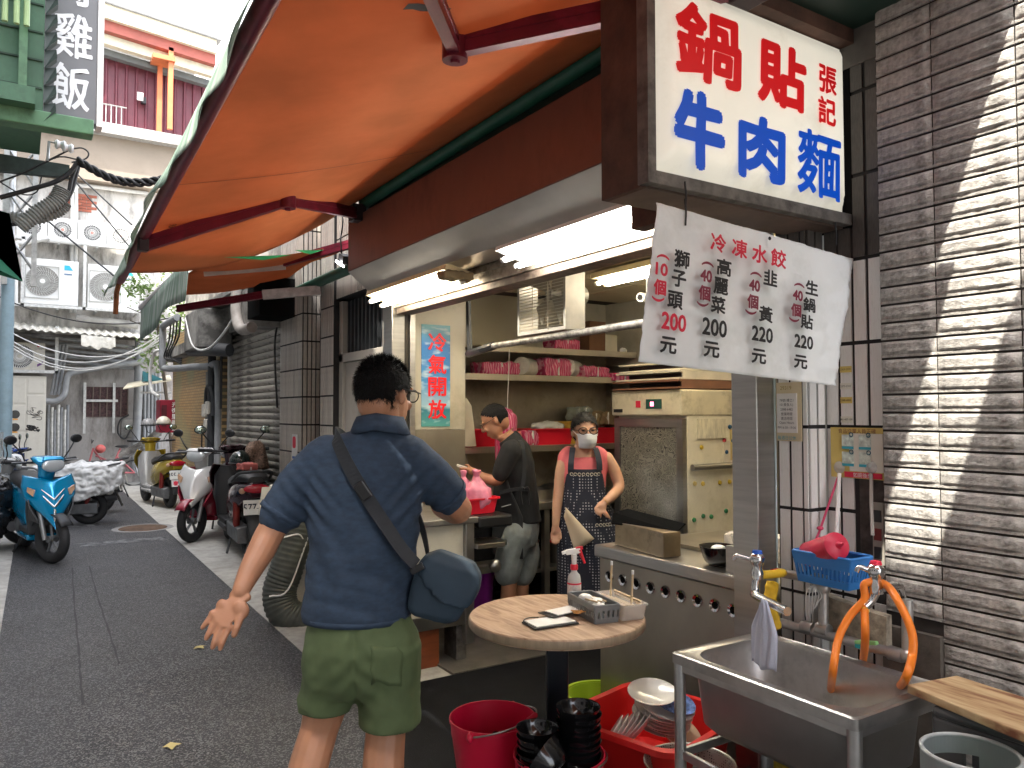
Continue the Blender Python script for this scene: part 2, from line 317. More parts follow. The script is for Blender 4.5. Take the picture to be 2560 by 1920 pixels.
# ================================================================ stone tile wall on the right
tw = thing('stone_wall', 'rough split-face stone tile wall behind the sink, lit by a slanting strip of sun', 'wall', (2.42,0,0), 0, None)
m = MB(); m.b2(2.43,-3.5,0,2.56,1.50,4.2); m.build('backing', M('tile_joint', (.035,.03,.027), .9, v=.3), tw)
st = M('split_stone', (.425,.41,.38), .85, v=.4, s=30, b=0, rnd=.1, dirt=('#55503f', .4), dsc=9)
N, L, p = mnodes(st); tc = N.new('ShaderNodeTexCoord'); oi = N.new('ShaderNodeObjectInfo'); ad = N.new('ShaderNodeVectorMath'); ml = N.new('ShaderNodeVectorMath'); ml.operation = 'SCALE'
L.new(oi.outputs['Location'], ml.inputs[0]); ml.inputs['Scale'].default_value = 7.3; L.new(tc.outputs['Object'], ad.inputs[0]); L.new(ml.outputs[0], ad.inputs[1])
hs = []
for scl, in ((75,), (24,)):
    mpp = N.new('ShaderNodeMapping'); mpp.inputs['Scale'].default_value = (1, .8, 1.3); L.new(ad.outputs[0], mpp.inputs[0])
    q = N.new('ShaderNodeTexNoise'); q.inputs['Scale'].default_value = scl; q.inputs['Detail'].default_value = 6; q.inputs['Roughness'].default_value = .7; q.inputs['Distortion'].default_value = .6; L.new(mpp.outputs[0], q.inputs[0]); hs.append(q)
mm = N.new('ShaderNodeMath'); mm.operation = 'ADD'; L.new(hs[0].outputs[0], mm.inputs[0]); L.new(hs[1].outputs[0], mm.inputs[1])
bp = N.new('ShaderNodeBump'); bp.inputs['Strength'].default_value = 1; bp.inputs['Distance'].default_value = .008; L.new(mm.outputs[0], bp.inputs['Height']); L.new(bp.outputs[0], p.inputs['Normal'])
TLN, THT = .245, .0595
tm = []
for k in range(6):                                       # six uneven faces, each with a planed lip under it
    m = MB(); random.seed(40+k)
    def face(u, q, k=k):
        e = min(u, 1-u, q, 1-q); h = .014+.003*noise.noise(Vector((u*9+k*5, q*3, k)))+.002*noise.noise(Vector((u*30, q*9+k, k)))
        return (-(h if e > .01 else .006), -(TLN-.004)*u, .0115+.043*q)
    m.grid(15, 6, face); m.b2(-.009, -(TLN-.004), .0025, .0, 0, .011)
    tm.append(m)
ms = []
for k, m in enumerate(tm): o = m.build('stone_tile', st, sm=35); ms.append(o.data); bpy.data.objects.remove(o)
random.seed(3); ROWS = 56
for i in range(ROWS):
    for j in range(5):
        y1 = 1.535-.245*0-.0  # left edge column is a cut piece
        y = 1.31-TLN*(j-1)
        if j == 0:
            if .62 < i*THT < 1.02 or i*THT > 3.3: pass
            if i*THT < .86: continue                      # broken away behind the tap
            link(ms[random.randrange(6)], 'stone_tile', tw, (2.432, 1.497, i*THT), scale=(1, (1.497-1.31)/TLN, 1))
        else: link(ms[random.randrange(6)], 'stone_tile', tw, (2.432, y, i*THT), scale=(random.uniform(.92,1.1), 1, 1))
m = MB(); m.b2(2.405,1.312,.0,2.431,1.5,.85); m.build('bare_render', M('stained_render', (.10,.085,.07), .9, v=.5, s=7, b=.6, bs=18, dirt=('#4e4435', .6), dsc=8), tw)
# the tile wall runs on behind the camera as plain render
slab('rear_wall_right', (2.45,-6,0,2.6,-3.51,4.2), M('plain_render', (.30,.28,.25), .9, v=.2, b=.2))
# ================================================================ white tiled pier beside the shop post
wt = M('white_wall_tile', (.74,.73,.70), .3, v=.05, rnd=.05, dirt=('#8b8175', .35), dsc=6)
pw = thing('white_tile_pier', 'white tiled pier with black joints between shop post and stone wall', 'wall', (2.4,1.7,0))
m = MB(); m.b2(2.362,1.74,0,2.46,1.868,2.77); m.b2(2.47,1.50,0,2.6,1.74,2.77); m.build('grout', GROUT, pw)
m = MB(); m.b2(-.5,-.5,-.5,.5,.5,.5); base = m.build('tile', wt)
basem = base.data; bpy.data.objects.remove(base)
H1 = .295
for i in range(10):
    z = .02+i*H1
    for (x, y, sx, sy) in ((2.362,1.839,.012,.041),(2.362,1.786,.012,.041),(2.362,1.748,.012,.016)): link(basem, 'tile', pw, (x,y,z+H1/2), scale=(sx,sy,H1-.012))
    for x in (2.384, 2.432): link(basem, 'tile', pw, (x,1.739,z+H1/2), scale=(.037,.012,H1-.014))
    for y in (1.712,1.655,1.598,1.541):
        if y < 1.6 and .98 < z+H1/2 < 1.4: continue       # hole with the switches
        link(basem, 'tile', pw, (2.47,y,z+H1/2), scale=(.012,.045,H1-.014))
# ================================================================ neighbour frontage, going away from the shop
nf = thing('tiled_frontage', 'grey glazed tile pillars and lintel beside the old steel door', 'wall', (2.5,7,0))
m = MB(); m.b2(2.50,7.05,0,2.9,7.42,3.6); m.b2(2.42,7.75,0,2.9,8.55,3.6); m.b2(2.64,7.42,0,2.9,7.75,3.6); m.b2(2.52,5.27,2.62,2.9,7.05,3.6); m.b2(2.40,5.27,0,2.6,5.42,2.62); m.build('backing', GROUT, nf)
for i in range(13):
    z = i*.285
    for k in range(7): link(basem, 'tile', nf, (2.50,7.075+.052*k,z+.14), scale=(.014,.038,.268))
    for k in range(13): link(basem, 'tile', nf, (2.42,7.78+.06*k,z+.14), scale=(.014,.044,.268))
    for k in range(5): link(basem, 'tile', nf, (2.445+.045*k,7.746,z+.14), scale=(.033,.014,.268))
    for k in range(2): link(basem, 'tile', nf, (2.40,5.305+.07*k,z+.14), scale=(.014,.064,.272)) if z < 2.5 else None
for i in range(3):
    for k in range(34): link(basem, 'tile', nf, (2.52,5.30+.0515*k,2.76+.285*i), scale=(.014,.038,.268))
DARKTILE = M('dark_pier_tile', (.075,.066,.06), .5, v=.25, s=8)  # darker tile for the upper rows of the white pier
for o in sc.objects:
    if o.parent == pw and o.name.startswith('tile') and o.location.z > 2.08: o.material_slots[0].link = 'OBJECT'; o.material_slots[0].material = DARKTILE
for o in sc.objects:
    if o.parent == nf and o.name.startswith('tile'):
        o.material_slots[0].link = 'OBJECT'; o.material_slots[0].material = TILEG
dr = thing('steel_door', 'grey steel panel door with barred light above, left of the shop', 'door', (2.56,6.2,0))
DG = M('grey_door_paint', (.33,.31,.27), .5, v=.1, s=3, b=.04, bs=10, dirt=('#6b6152', .4), dsc=3)
m = MB(); m.b2(2.55,5.43,2.02,2.62,7.04,2.10); m.b2(2.55,6.95,0,2.62,7.04,2.60); m.b2(2.55,5.95,0,2.62,6.0,2.60); m.build('door_frame', DG, dr, bev=.004)
m = MB(); m.b2(2.58,6.62,.02,2.60,6.945,2.015); m.build('narrow_leaf', DG, dr, bev=.003)
m = MB(); m.b2(2.58,6.01,.02,2.60,6.61,2.015); m.build('wide_leaf', DG, dr, bev=.003)
m = MB(); m.b2(2.59,5.43,.02,2.61,5.94,2.015); m.build('side_panel', M('grey_side_panel', (.11,.11,.11), .5, v=.2), dr)
m = MB(); m.b2(2.66,5.43,2.11,2.68,7.0,2.6); m.build('dark_pane', M('dark_pane', (.012,.013,.016), .15, v=.2), dr)
for k in range(17): mm_ = MB(); mm_.b2(2.60,5.47+.092*k,2.105,2.63,5.50+.092*k,2.6); mm_.build('bar', M('bar_dark', (.05,.055,.06), .5, .3), dr)
slab('frontage_core', (2.70,5.3,0,2.9,7.74,2.8), M('plain_cement', (.25,.24,.22), .9, v=.2, b=.2))
m = MB(); m.b2(2.545,6.70,1.0,2.574,6.86,1.32); tag(m.build('notice_card', M('faded_red_card', (.45,.16,.16), .6, v=.2, s=20)), 'faded red and white card hung on the steel door', 'notice')
m = MB(); m.b2(2.40,7.86,1.02,2.41,8.02,1.32); o = tag(m.build('wall_sticker', M('sticker_white', (.7,.7,.68), .5, v=.05)), 'small red white and blue sticker on the tiled pillar', 'sticker')
m = MB(); m.prism(rrect(.11,.12,.03), lambda a, b, h: (2.399-h, 7.94+a, 1.24+b), .001); m.build('red_mark', PINKTX, o); m = MB(); m.b2(2.398,7.88,1.07,2.3995,8.0,1.095); m.build('blue_mark', M('sticker_blue', (.02,.1,.35), .5), o)
m = MB(); m.b2(2.55,7.46,.75,2.63,7.72,1.25); tag(m.build('meter_box', M('dark_box', (.03,.03,.032), .5, v=.2), bev=.01), 'small dark box fixed between the two tiled pillars', 'box')
# roller shutter
sh = thing('roller_shutter', 'weathered steel roller shutter behind the dark red scooter', 'shutter', (2.55,10.2,0))
SL = M('shutter_slat_steel', (.36,.33,.29), .5, .55, v=.25, s=5, rnd=.22, b=.1, bs=14, dirt=('#2c2a27', .75), dsc=5, dlo=.47, dhi=.62, stretch=(1,.5,2))
m = MB(); m.prism([(0,.0),(-.012,.012),(-.03,.04),(-.03,.058),(-.012,.078),(0,.082)], lambda a, b, h: (a, h, b), 3.0); o = m.build('slat', SL, sm=50); sd = o.data; bpy.data.objects.remove(o)
for i in range(31): link(sd, 'slat', sh, (2.60+.004*math.sin(i*2.3), 8.6, .03+.0845*i))
m = MB(); m.b2(2.55,11.6,0,2.66,11.72,2.75); m.build('side_track', GALV, sh)
slab('shutter_lintel', (2.45,8.56,2.66,2.74,11.9,3.25), MATS['stained_cement'])
slab('far_frontage_core', (2.70,8.6,0,2.95,12,2.66), DARK)
# yellow mosaic wall
ym = M('yellow_mosaic', (.45,.3,.13), .45, v=.1)
N, L, p = mnodes(ym); bk = N.new('ShaderNodeTexBrick'); tc = N.new('ShaderNodeTexCoord'); mp = N.new('ShaderNodeMapping'); mp.inputs['Rotation'].default_value = (0, R(90), R(0)); L.new(tc.outputs['Object'], mp.inputs[0])
sx = N.new('ShaderNodeSeparateXYZ'); cx_ = N.new('ShaderNodeCombineXYZ'); L.new(tc.outputs['Object'], sx.inputs[0]); L.new(sx.outputs[1], cx_.inputs[0]); L.new(sx.outputs[2], cx_.inputs[1]); L.new(cx_.outputs[0], bk.inputs[0])
bk.inputs['Scale'].default_value = 4.5; bk.inputs['Color1'].default_value = (.50,.33,.14,1); bk.inputs['Color2'].default_value = (.42,.25,.10,1); bk.inputs['Mortar'].default_value = (.12,.09,.05,1); bk.inputs['Mortar Size'].default_value = .02; bk.inputs['Row Height'].default_value = .22; bk.inputs['Brick Width'].default_value = .9
nn_ = N.new('ShaderNodeTexNoise'); nn_.inputs['Scale'].default_value = 1.1; L.new(tc.outputs['Object'], nn_.inputs[0]); rr = N.new('ShaderNodeMapRange'); rr.inputs[1].default_value = .5; rr.inputs[2].default_value = .62; rr.inputs[4].default_value = .6; L.new(nn_.outputs[0], rr.inputs[0])
mx = N.new('ShaderNodeMix'); mx.data_type = 'RGBA'; mx.inputs['B'].default_value = (.28,.30,.15,1); L.new(rr.outputs[0], mx.inputs['Factor']); L.new(bk.outputs[0], mx.inputs['A']); L.new(mx.outputs['Result'], p.inputs['Base Color'])
m = MB(); m.b2(2.52,11.9,0,2.74,16.3,3.05); tag(m.build('yellow_tile_wall', ym), 'wall of small ochre and green mosaic tiles past the roller shutter', 'wall')
fd = thing('flush_door', 'scuffed grey metal flush door in the ochre tiled wall', 'door', (2.5,12.6,0))
m = MB(); m.b2(2.495,12.1,.02,2.53,13.0,2.2); m.build('leaf', M('scuffed_door', (.17,.17,.165), .5, .3, v=.3, s=4, dirt=('#777777', .5), dsc=6), fd, bev=.004)
m = MB(); m.tube([(2.5,12.95,1.0),(2.44,12.95,1.0),(2.44,12.95,1.35),(2.5,12.95,1.35)], .012, 6); m.build('handle', BLACK, fd)
# ================================================================ awning over the shop
ORG = sheet('orange_awning_cloth', (.47,.185,.085), tl=.31, r=.95)
ORG.node_tree.nodes['Principled BSDF'].inputs['Specular IOR Level'].default_value = .08
GRN = sheet('faded_green_cloth', (.16,.24,.19), tl=.25, r=.75)
N, L, p = mnodes(GRN)                                     # weathered streaks down the cloth
tc = N.new('ShaderNodeTexCoord'); mp = N.new('ShaderNodeMapping'); mp.inputs['Scale'].default_value = (2, 9, .8); L.new(tc.outputs['Object'], mp.inputs[0]); q = N.new('ShaderNodeTexNoise'); q.inputs['Scale'].default_value = 2.2; q.inputs['Detail'].default_value = 5; L.new(mp.outputs[0], q.inputs[0])
rr = N.new('ShaderNodeMapRange'); rr.inputs[1].default_value = .45; rr.inputs[2].default_value = .65; rr.inputs[4].default_value = .75; L.new(q.outputs[0], rr.inputs[0]); mx = N.new('ShaderNodeMix'); mx.data_type = 'RGBA'; mx.inputs['B'].default_value = (.45,.48,.45,1); L.new(rr.outputs[0], mx.inputs['Factor']); L.new(p.inputs['Base Color'].links[0].from_socket, mx.inputs['A'])
L.new(mx.outputs['Result'], p.inputs['Base Color']); [L.new(mx.outputs['Result'], n.inputs[0]) for n in N if n.type == 'BSDF_TRANSLUCENT']
MAROON = M('maroon_painted_aluminium', (.16,.012,.028), .38, .25, v=.2, s=9, dirt=('#3a1216', .6), dsc=8)
aw = thing('awning', 'large orange awning with maroon folding arms and green valance over the shop', 'awning', (1.9,3.4,2.95))
def roof(u, q):                                           # u: roller to front bar, q: near to far
    y = .91+q*4.52; far = (.52+.0*q, 0, 2.72-.29*q); near = (1.9, 0, 2.99-.02*q)
    x = near[0]+(far[0]-near[0])*u; z = near[2]+(far[2]-near[2])*u-.035*math.sin(math.pi*u)-.012*math.sin(math.pi*u)*math.sin(q*9)
    if q > .86: z -= (q-.86)*.9*math.sin(math.pi*min(1, u*1.02))*.6; y += .0
    return (x, y+(.25*(1-u) if q > .86 else 0)*(q-.86)/.14, z)
m = MB(); m.grid(26, 60, roof); o = m.build('cloth', ORG, aw, sm=180)
k = o.modifiers.new('t', 'SOLIDIFY'); k.thickness = .0015
def valance(u, q):
    y = .91+q*4.69; z = 2.735-.29*(q*4.62/4.45); return (.50-.05*u-.012*math.sin(q*60)*u-.02*math.sin(q*13)*u, y, z-.14*u-.012*u*math.sin(q*31))
m = MB(); m.grid(6, 90, valance); o = m.build('valance', GRN, aw, sm=180); k = o.modifiers.new('t', 'SOLIDIFY'); k.thickness = .0015
fb0, fb1 = (.53,.91,2.71), (.53,5.52,2.405)
m = MB(); m.tube([fb0, fb1], .03, 10); m.build('front_bar', MAROON, aw, sm=40)
m = MB(); m.tube([(.53,5.5,2.41),(.52,5.62,2.34),(.52,5.66,2.20)], .016, 8); m.build('rusty_hook', M('rust', (.22,.08,.03), .8, .3, v=.4, s=18, b=.3), aw)
m = MB(); m.cyl((1.93,1.0,3.0), (1.93,4.86,2.96), .042, n=16); m.build('roller', M('green_roller_cloth', (.01,.085,.05), .5, v=.2), aw, sm=40)
m = MB(); m.b2(1.955,1.0,2.9,2.46,5.2,2.96); m.build('roller_bracket', M('dark_green_metal', (.01,.03,.022), .5), aw)
def arm(a, b, w=.07, h=.034):
    a, b = Vector(a), Vector(b); d = (b-a).normalized(); up = Vector((0,0,1)); sd_ = d.cross(up).normalized(); up = sd_.cross(d); m = MB()
    prof = [(-.5,-.5),(.5,-.5),(.5,-.2),(.42,-.2),(.42,.1),(.5,.1),(.5,.5),(-.5,.5),(-.5,.1),(-.42,.1),(-.42,-.2),(-.5,-.2)]
    m.loft([[p_+sd_*q[0]*w*.55+up*q[1]*w for q in prof] for p_ in (a, b)]); return m
def folding(root, elbow, tip):
    arm(root, elbow).build('folding_arm', MAROON, aw); arm(elbow, tip).build('folding_arm', MAROON, aw)
    m = MB(); e = Vector(elbow); m.cyl(e+Vector((0,0,-.05)), e+Vector((0,0,.045)), .042, n=14); m.cyl(e+Vector((0,0,-.06)), e+Vector((0,0,.055)), .016, n=8); m.build('elbow_joint', MAROON, aw, sm=40)
    for q_, d_ in ((root,(.09,.10,.11)),(tip,(.05,.07,.07))): m = MB(); m.box(Vector(q_), d_); m.build('arm_bracket', M('dark_bracket', (.03,.012,.014), .5, .3), aw, bev=.006)
folding((1.88,4.86,2.88), (1.20,4.12,2.70), (.53,4.42,2.43))
folding((1.86,1.55,2.86), (1.17,2.17,2.74), (.55,1.35,2.62))
for a, b in (((1.05,4.98,2.562),(1.52,5.1,2.665)), ((1.5,5.0,2.66),(1.75,5.14,2.73))):   # rips patched with green
    a, b = Vector(a), Vector(b); d = b-a; m = MB(); m.add([a-Vector((0,0,.045)), a.lerp(b,.6)+Vector((.0,.05,-.075)), b-Vector((0,0,.06)), a.lerp(b,.5)+Vector((0,-.02,-.06))], [(0,1,2,3)]); m.build('green_patch', M('bright_green_film', (.02,.36,.13), .5, v=.1), aw)
# ink on the cloth: maker's stamp and a tar mark
ink = M('faded_ink', (.05,.02,.012), .8)
def onroof(u, q): return Vector(roof(u, q))-Vector((0,0,.004))
o0 = onroof(.86,.80); 
for k, (du, s_) in enumerate(((0.0,'25962406'),(.045,'帆布雨篷'),(.075,'遮陽專業'))): text(s_, .052, ink, aw, onroof(.90-du*1.6,.775), (0,-1,.065), (-1,0,-.19), lift=.0, sy=1, off=.001, name='stamp')
m = MB(); m.loft([[onroof(.62+.02*k, .235)+Vector((0,.02+.008*math.sin(k*3),0)), onroof(.62+.02*k,.235)+Vector((0,-.015-.008*math.sin(k*5),0))] for k in range(6)], cap=False, closed=False); m.build('tar_mark', M('tar', (.01,.008,.008), .6), aw)
m = MB(); m.loft([[onroof(k/25,.60), onroof(k/25,.6015)] for k in range(26)], cap=False, closed=False); m.build('seam', M('seam_thread', (.13,.05,.025), .8), aw)
# unseen sheet added to shade the wall side of the awning
m = MB(); m.b2(1.26,1.2,3.58,2.45,5.35,3.64); tag(m.build('awning_shade_sheet', M('shade_sheet', (.25,.25,.24), .7, v=.2)), 'unseen flat sheet added above the awning to shade its wall side', 'canopy')
# unseen awning added overhead to bound the sun strip on the stone wall
nb = thing('shading_awning', 'unseen orange awning added overhead to edge the sun strip', 'awning', (1.9,-1,3))
m = MB(); m.grid(6, 8, lambda u, q: (1.95-1.45*u, -3.4+q*4.10, 3.02-.28*u)); m.build('cloth', ORG, nb); m = MB(); m.tube([(.5,-3.4,2.72),(.5,.72,2.72)], .03, 8); m.build('front_bar', MAROON, nb)
# ================================================================ neighbour's awning farther on
na = thing('awning', 'half rolled awning of the next shop with red capped tube and green flap', 'awning', (2.2,8,2.9))
def r2(u, q): return (2.35-1.15*u, 6.1+q*2.1+.2*u, 2.98-.22*u-.05*math.sin(u*3)-.02*math.sin(q*8))
m = MB(); m.grid(10, 10, r2); o = m.build('cloth', ORG, na, sm=180); k = o.modifiers.new('t', 'SOLIDIFY'); k.thickness = .002
m = MB(); m.tube([(1.17,6.4,2.80),(1.12,9.4,2.72)], .035, 12); m.build('front_tube', M('pale_tube', (.55,.5,.5), .4, .4), na, sm=40)
m = MB(); m.cyl((1.175,6.26,2.80),(1.168,6.5,2.797), .062, n=14); m.build('end_cap', M('crimson_cap', (.30,.008,.045), .35), na, sm=40)
m = MB(); m.grid(5, 20, lambda u, q: (1.11-.03*u+.02*math.sin(q*14)*u, 6.45+q*2.9, 2.79-.075*q-.36*u*(1-.15*math.sin(q*6)))); o = m.build('valance', GRN, na, sm=180); k = o.modifiers.new('t', 'SOLIDIFY'); k.thickness = .002
m = arm((2.45,7.3,2.74),(1.95,7.5,2.68),.09); m.build('folding_arm', GALV, na)
m = arm((1.95,7.5,2.68),(1.3,8.2,2.58)); m.build('folding_arm', MAROON, na); m = arm((1.9,6.6,2.84),(2.4,5.5,2.94)); m.build('folding_arm', MAROON, na)
m = arm((1.92,6.65,2.82),(1.3,6.9,2.74),.06); m.build('folding_arm', M('pale_arm', (.5,.47,.43), .5, .4, v=.2), na)
m = MB(); m.cyl((2.4,5.6,2.80),(2.45,8.0,2.83), .05, n=12); m.build('roller', MATS['green_roller_cloth'], na, sm=40)
# ================================================================ helper: where a sight line from the survey station meets a plane
_cy, _sy, _cp, _sp = math.cos(R(32.6)), math.sin(R(32.6)), math.cos(R(2.08)), math.sin(R(2.08))
def _ray(px, py):
    u = (px-1280)/1923; q = (960-py)/1923; f_ = _cp-q*_sp; return Vector((f_*_sy+u*_cy, f_*_cy-u*_sy, _sp+q*_cp))
def onY(px, py, y): r = _ray(px, py); return Vector((0,0,1.55))+r*(y/r.y)
def onX(px, py, x): r = _ray(px, py); return Vector((0,0,1.55))+r*(x/r.x)
def onZ(px, py, z): r = _ray(px, py); return Vector((0,0,1.55))+r*((z-1.55)/r.z)
YE = 19.0
STC = MATS['stained_cement']
PAINTW = M('peeling_white_wall', (.55,.53,.50), .85, v=.18, s=1.4, b=.3, bs=9, dirt=('#3a3630', .85), dsc=2.4, dlo=.47, dhi=.66, stretch=(1,1,.3))
# ---------------------------------------------------------------- end building
eb = thing('end_building', 'stained cement back wall of the building closing the alley', 'building', (1.5,YE,0))
m = MB(); m.b2(-4,YE,0,9,YE+5,3.2); m.build('lower_wall', M('damp_cement', (.36,.34,.32), .9, v=.3, s=1.1, b=.35, bs=10, dirt=('#3d322c', .8), dsc=2.2, dlo=.45, dhi=.66, stretch=(1,1,.35)), eb)
m = MB(); m.b2(-4,YE+.002,3.2,9,YE+5,6.55); m.build('upper_wall', PAINTW, eb)
m = MB(); m.b2(-4,YE-.35,6.55,9,YE+5,7.55); m.build('beam', M('brown_cement', (.30,.25,.20), .9, v=.15, s=1, b=.2, bs=6, dirt=('#4b4238', .5), dsc=1), eb)
m = MB(); m.b2(-4,YE-.6,7.55,9,YE+5,7.78); m.build('slab', M('granite_band', (.34,.33,.32), .85, v=.25, s=18, b=.2), eb)
BRICK = M('red_brick', (.35,.11,.07), .85, v=.25, rnd=.2, b=.3)
m = MB(); m.b2(0,0,0,.19,.03,.055); bo = m.build('brick', BRICK); bd = bo.data; bpy.data.objects.remove(bo)
for i in range(6):
    for j in range(4): link(bd, 'brick', eb, (.45+.2*j+.1*(i % 2), YE-.02, 5.92+.065*i))
wn = MB(); a, b = onY(215,965,YE), onY(318,1040,YE)
wn.b2(a.x,YE-.03,b.z,b.x,YE-.002,a.z); wn.build('window_opening', M('dark_red_mesh', (.06,.03,.03), .8, v=.6, s=25), eb)
for k in range(7):
    x = a.x+(b.x-a.x)*k/6; m = MB(); m.b2(x-.01,YE-.05,b.z,x+.01,YE-.032,a.z); m.build('window_bar', M('rusty_bar', (.16,.12,.10), .7, .4, v=.3), eb)
PERF = M('slotted_angle', (.55,.55,.53), .5, .3, v=.2, s=20)
for px in (212, 285):
    x = onY(px,960,YE).x; m = MB(); m.b2(x-.025,YE-.08,1.1,x+.025,YE-.052,2.2); m.build('slotted_strip', PERF, eb)
m = MB(); z = onY(240,1000,YE).z; m.b2(a.x-.05,YE-.10,z-.025,b.x-.2,YE-.082,z+.025); m.build('slotted_strip', PERF, eb)
a, b = onY(200,578,YE), onY(272,597,YE)
m = MB(); m.b2(a.x,YE-.03,b.z,b.x,YE-.002,a.z); m.build('louvre_window', DARK, eb)
for k in range(7): x = a.x+(b.x-a.x)*k/6; m = MB(); m.b2(x-.012,YE-.05,b.z-.02,x+.012,YE-.032,a.z+.02); m.build('window_bar', WHITE, eb)
# rooftop room of corrugated sheet
rr_ = thing('rooftop_room', 'maroon corrugated rooftop room with orange posts on the end building', 'roof room', (2,YE,7.78))
pts = []; xx = .9
while xx < 4.5: pts += [(xx, YE-.2), (xx+.13, YE-.2), (xx+.15, YE-.24), (xx+.18, YE-.24), (xx+.2, YE-.2)]; xx += .2
m = MB(); m.loft([[(x, y, 7.78) for x, y in pts], [(x, y, 9.35) for x, y in pts]], cap=False, closed=False); m.build('sheet_wall', M('maroon_sheet', (.12,.022,.035), .5, v=.12), rr_)
for k, (c, z0, z1, y) in enumerate((('red_stripe',9.72,9.95,-.9),('cream_stripe',9.95,10.25,-1.0),('grey_stripe',9.36,9.5,-.5),('cream_stripe',9.5,9.72,-.75))):
    m = MB(); m.add([(.5,YE+y,z0),(3.6,YE+y,z0-.28),(3.6,YE+y,z1-.28),(.5,YE+y,z1),(.5,YE+y+.15,z0-.01),(3.6,YE+y+.15,z0-.29)], [(0,1,2,3),(0,4,5,1)]); m.build('eave_board', {'red_stripe': M('brick_red_trim', (.28,.07,.05), .6), 'cream_stripe': M('cream_trim', (.6,.55,.42), .6), 'grey_stripe': M('grey_trim', (.12,.13,.13), .6)}[c], rr_)
m = MB(); m.add([(.5,YE-1.05,10.25),(3.7,YE-1.05,9.96),(3.7,YE+3,10.5),(.5,YE+3,10.8)], [(0,1,2,3)]); o = m.build('roof_sheet', M('corrugated_grey', (.2,.2,.2), .6), rr_); k = o.modifiers.new('s', 'SOLIDIFY'); k.thickness = .04
for x, y in ((2.45,-.55),(2.62,-.9)): m = MB(); m.b2(x,YE+y,7.78,x+.1,YE+y+.1,9.6); m.build('post', M('orange_post', (.55,.16,.06), .55, v=.1), rr_)
m = MB(); m.b2(2.3,YE-.95,9.28,2.75,YE-.4,9.38); m.build('post_beam', MATS['orange_post'], rr_)
for k in range(7): m = MB(); m.cyl((1.15+.1*k,YE-.5,7.78),(1.15+.1*k,YE-.5,8.2), .012, n=5); m.build('railing_bar', GALV, rr_)
m = MB(); m.cyl((1.1,YE-.5,8.2),(1.85,YE-.5,8.2), .018, n=5); m.build('rail', GALV, rr_)
fl = thing('floodlight', 'small white floodlight on the maroon rooftop room', 'lamp', (2.15,YE-.4,8.5)); m = MB(); m.box((2.12,YE-.42,8.55),(.12,.12,.16),rx=.5); m.build('head', WHITE, fl); m = MB(); m.box((2.2,YE-.33,8.5),(.1,.1,.14)); m.build('body', BLACK, fl)
# pale high wall behind everything
wb = thing('tall_building', 'tall pale building standing in full sun behind the rooftop room', 'building', (2,30,0))
m = MB(); m.b2(-9,30,0,16,34,26); m.build('wall', M('bright_white_wall', (.82,.82,.80), .8, v=.03), wb)
for k in range(5): m = MB(); x = 1.9+.22*k; m.cyl((x,29.9,9),(x+.02,29.9,25), .03+.02*(k % 2), n=6); m.build('riser_pipe', M('pale_pipe', (.5,.48,.47), .6), wb)
for i in range(3):
    for j in range(4): m = MB(); m.b2(3.6+2.2*i,29.93,10+3.2*j,4.8+2.2*i,29.99,11.6+3.2*j); m.build('window', M('pale_window', (.55,.6,.62), .2), wb)
# ---------------------------------------------------------------- air conditioners
ACW = M('ac_white', (.74,.74,.72), .42, v=.05, s=3, dirt=('#9a968c', .25), dsc=3)
ACG = M('ac_cream', (.60,.57,.50), .45, v=.06, s=3, dirt=('#8b8374', .3), dsc=3)
GRILL = M('ac_grille', (.42,.42,.40), .5, v=.1)
def ac(label, x0, x1, z0, z1, y, fx, fr, body, blades, group=None, logo=None, dark=True):
    t = thing('air_conditioner', label, 'air conditioner', ((x0+x1)/2,y,z0), 0, group)
    m = MB(); m.b2(x0,y,z0,x1,y+.32,z1); m.build('casing', body, t, bev=.012)
    cz = (z0+z1)/2
    m = MB(); m.lathe([(0,.004),(fr,.004)], 28, mt=Matrix.Rotation(R(90),4,'X')); m.xf(Matrix.Translation((fx,y,cz))); m.build('fan_recess', M('fan_dark', (.05,.05,.052), .7) if dark else M('fan_grey', (.30,.29,.27), .7), t)
    g = MB()
    for k in range(blades):
        a = 2*math.pi*k/blades; c0, s0 = math.cos(a), math.sin(a); c1, s1 = math.cos(a+.5), math.sin(a+.5)
        g.tube([(fx+fr*.18*c0,y-.012,cz+fr*.18*s0),(fx+fr*.6*math.cos(a+.2),y-.014,cz+fr*.6*math.sin(a+.2)),(fx+fr*c1,y-.010,cz+fr*s1)], fr*.022, 4)
    for q in (.45,.72,1.0): g.tube(arc((fx,y-.012,cz), fr*q, 0, 2*math.pi*.97, 30), fr*.02, 4)
    g.build('guard', ACW if dark else GRILL, t)
    m = MB(); m.lathe([(0,.02),(fr*.16,.016),(fr*.18,.0)], 14, mt=Matrix.Rotation(R(90),4,'X')); m.xf(Matrix.Translation((fx,y-.008,cz))); m.build('hub', logo or ACW, t)
    return t
p0 = onY(42,545,YE-.45); p1 = onY(321,545,YE-.45)
RLOGO = M('red_white_logo', (.75,.3,.24), .5, v=.5, s=60)
for k in range(4):
    x0 = p0.x+.545*k; ac(('white box air conditioner half hidden by the ribbed conduit', 'white box air conditioner with round guard above the leftmost big unit', 'white box air conditioner below the small barred window', 'white box air conditioner at the awning end of the top row')[k], x0, x0+.535, 5.13-.0*k, 5.62-.0*k, YE-.5, x0+.27, .165, ACW, 26, 'row of small air conditioners', RLOGO)
b0 = onY(60,632,YE-.5); b1 = onY(192,765,YE-.5)
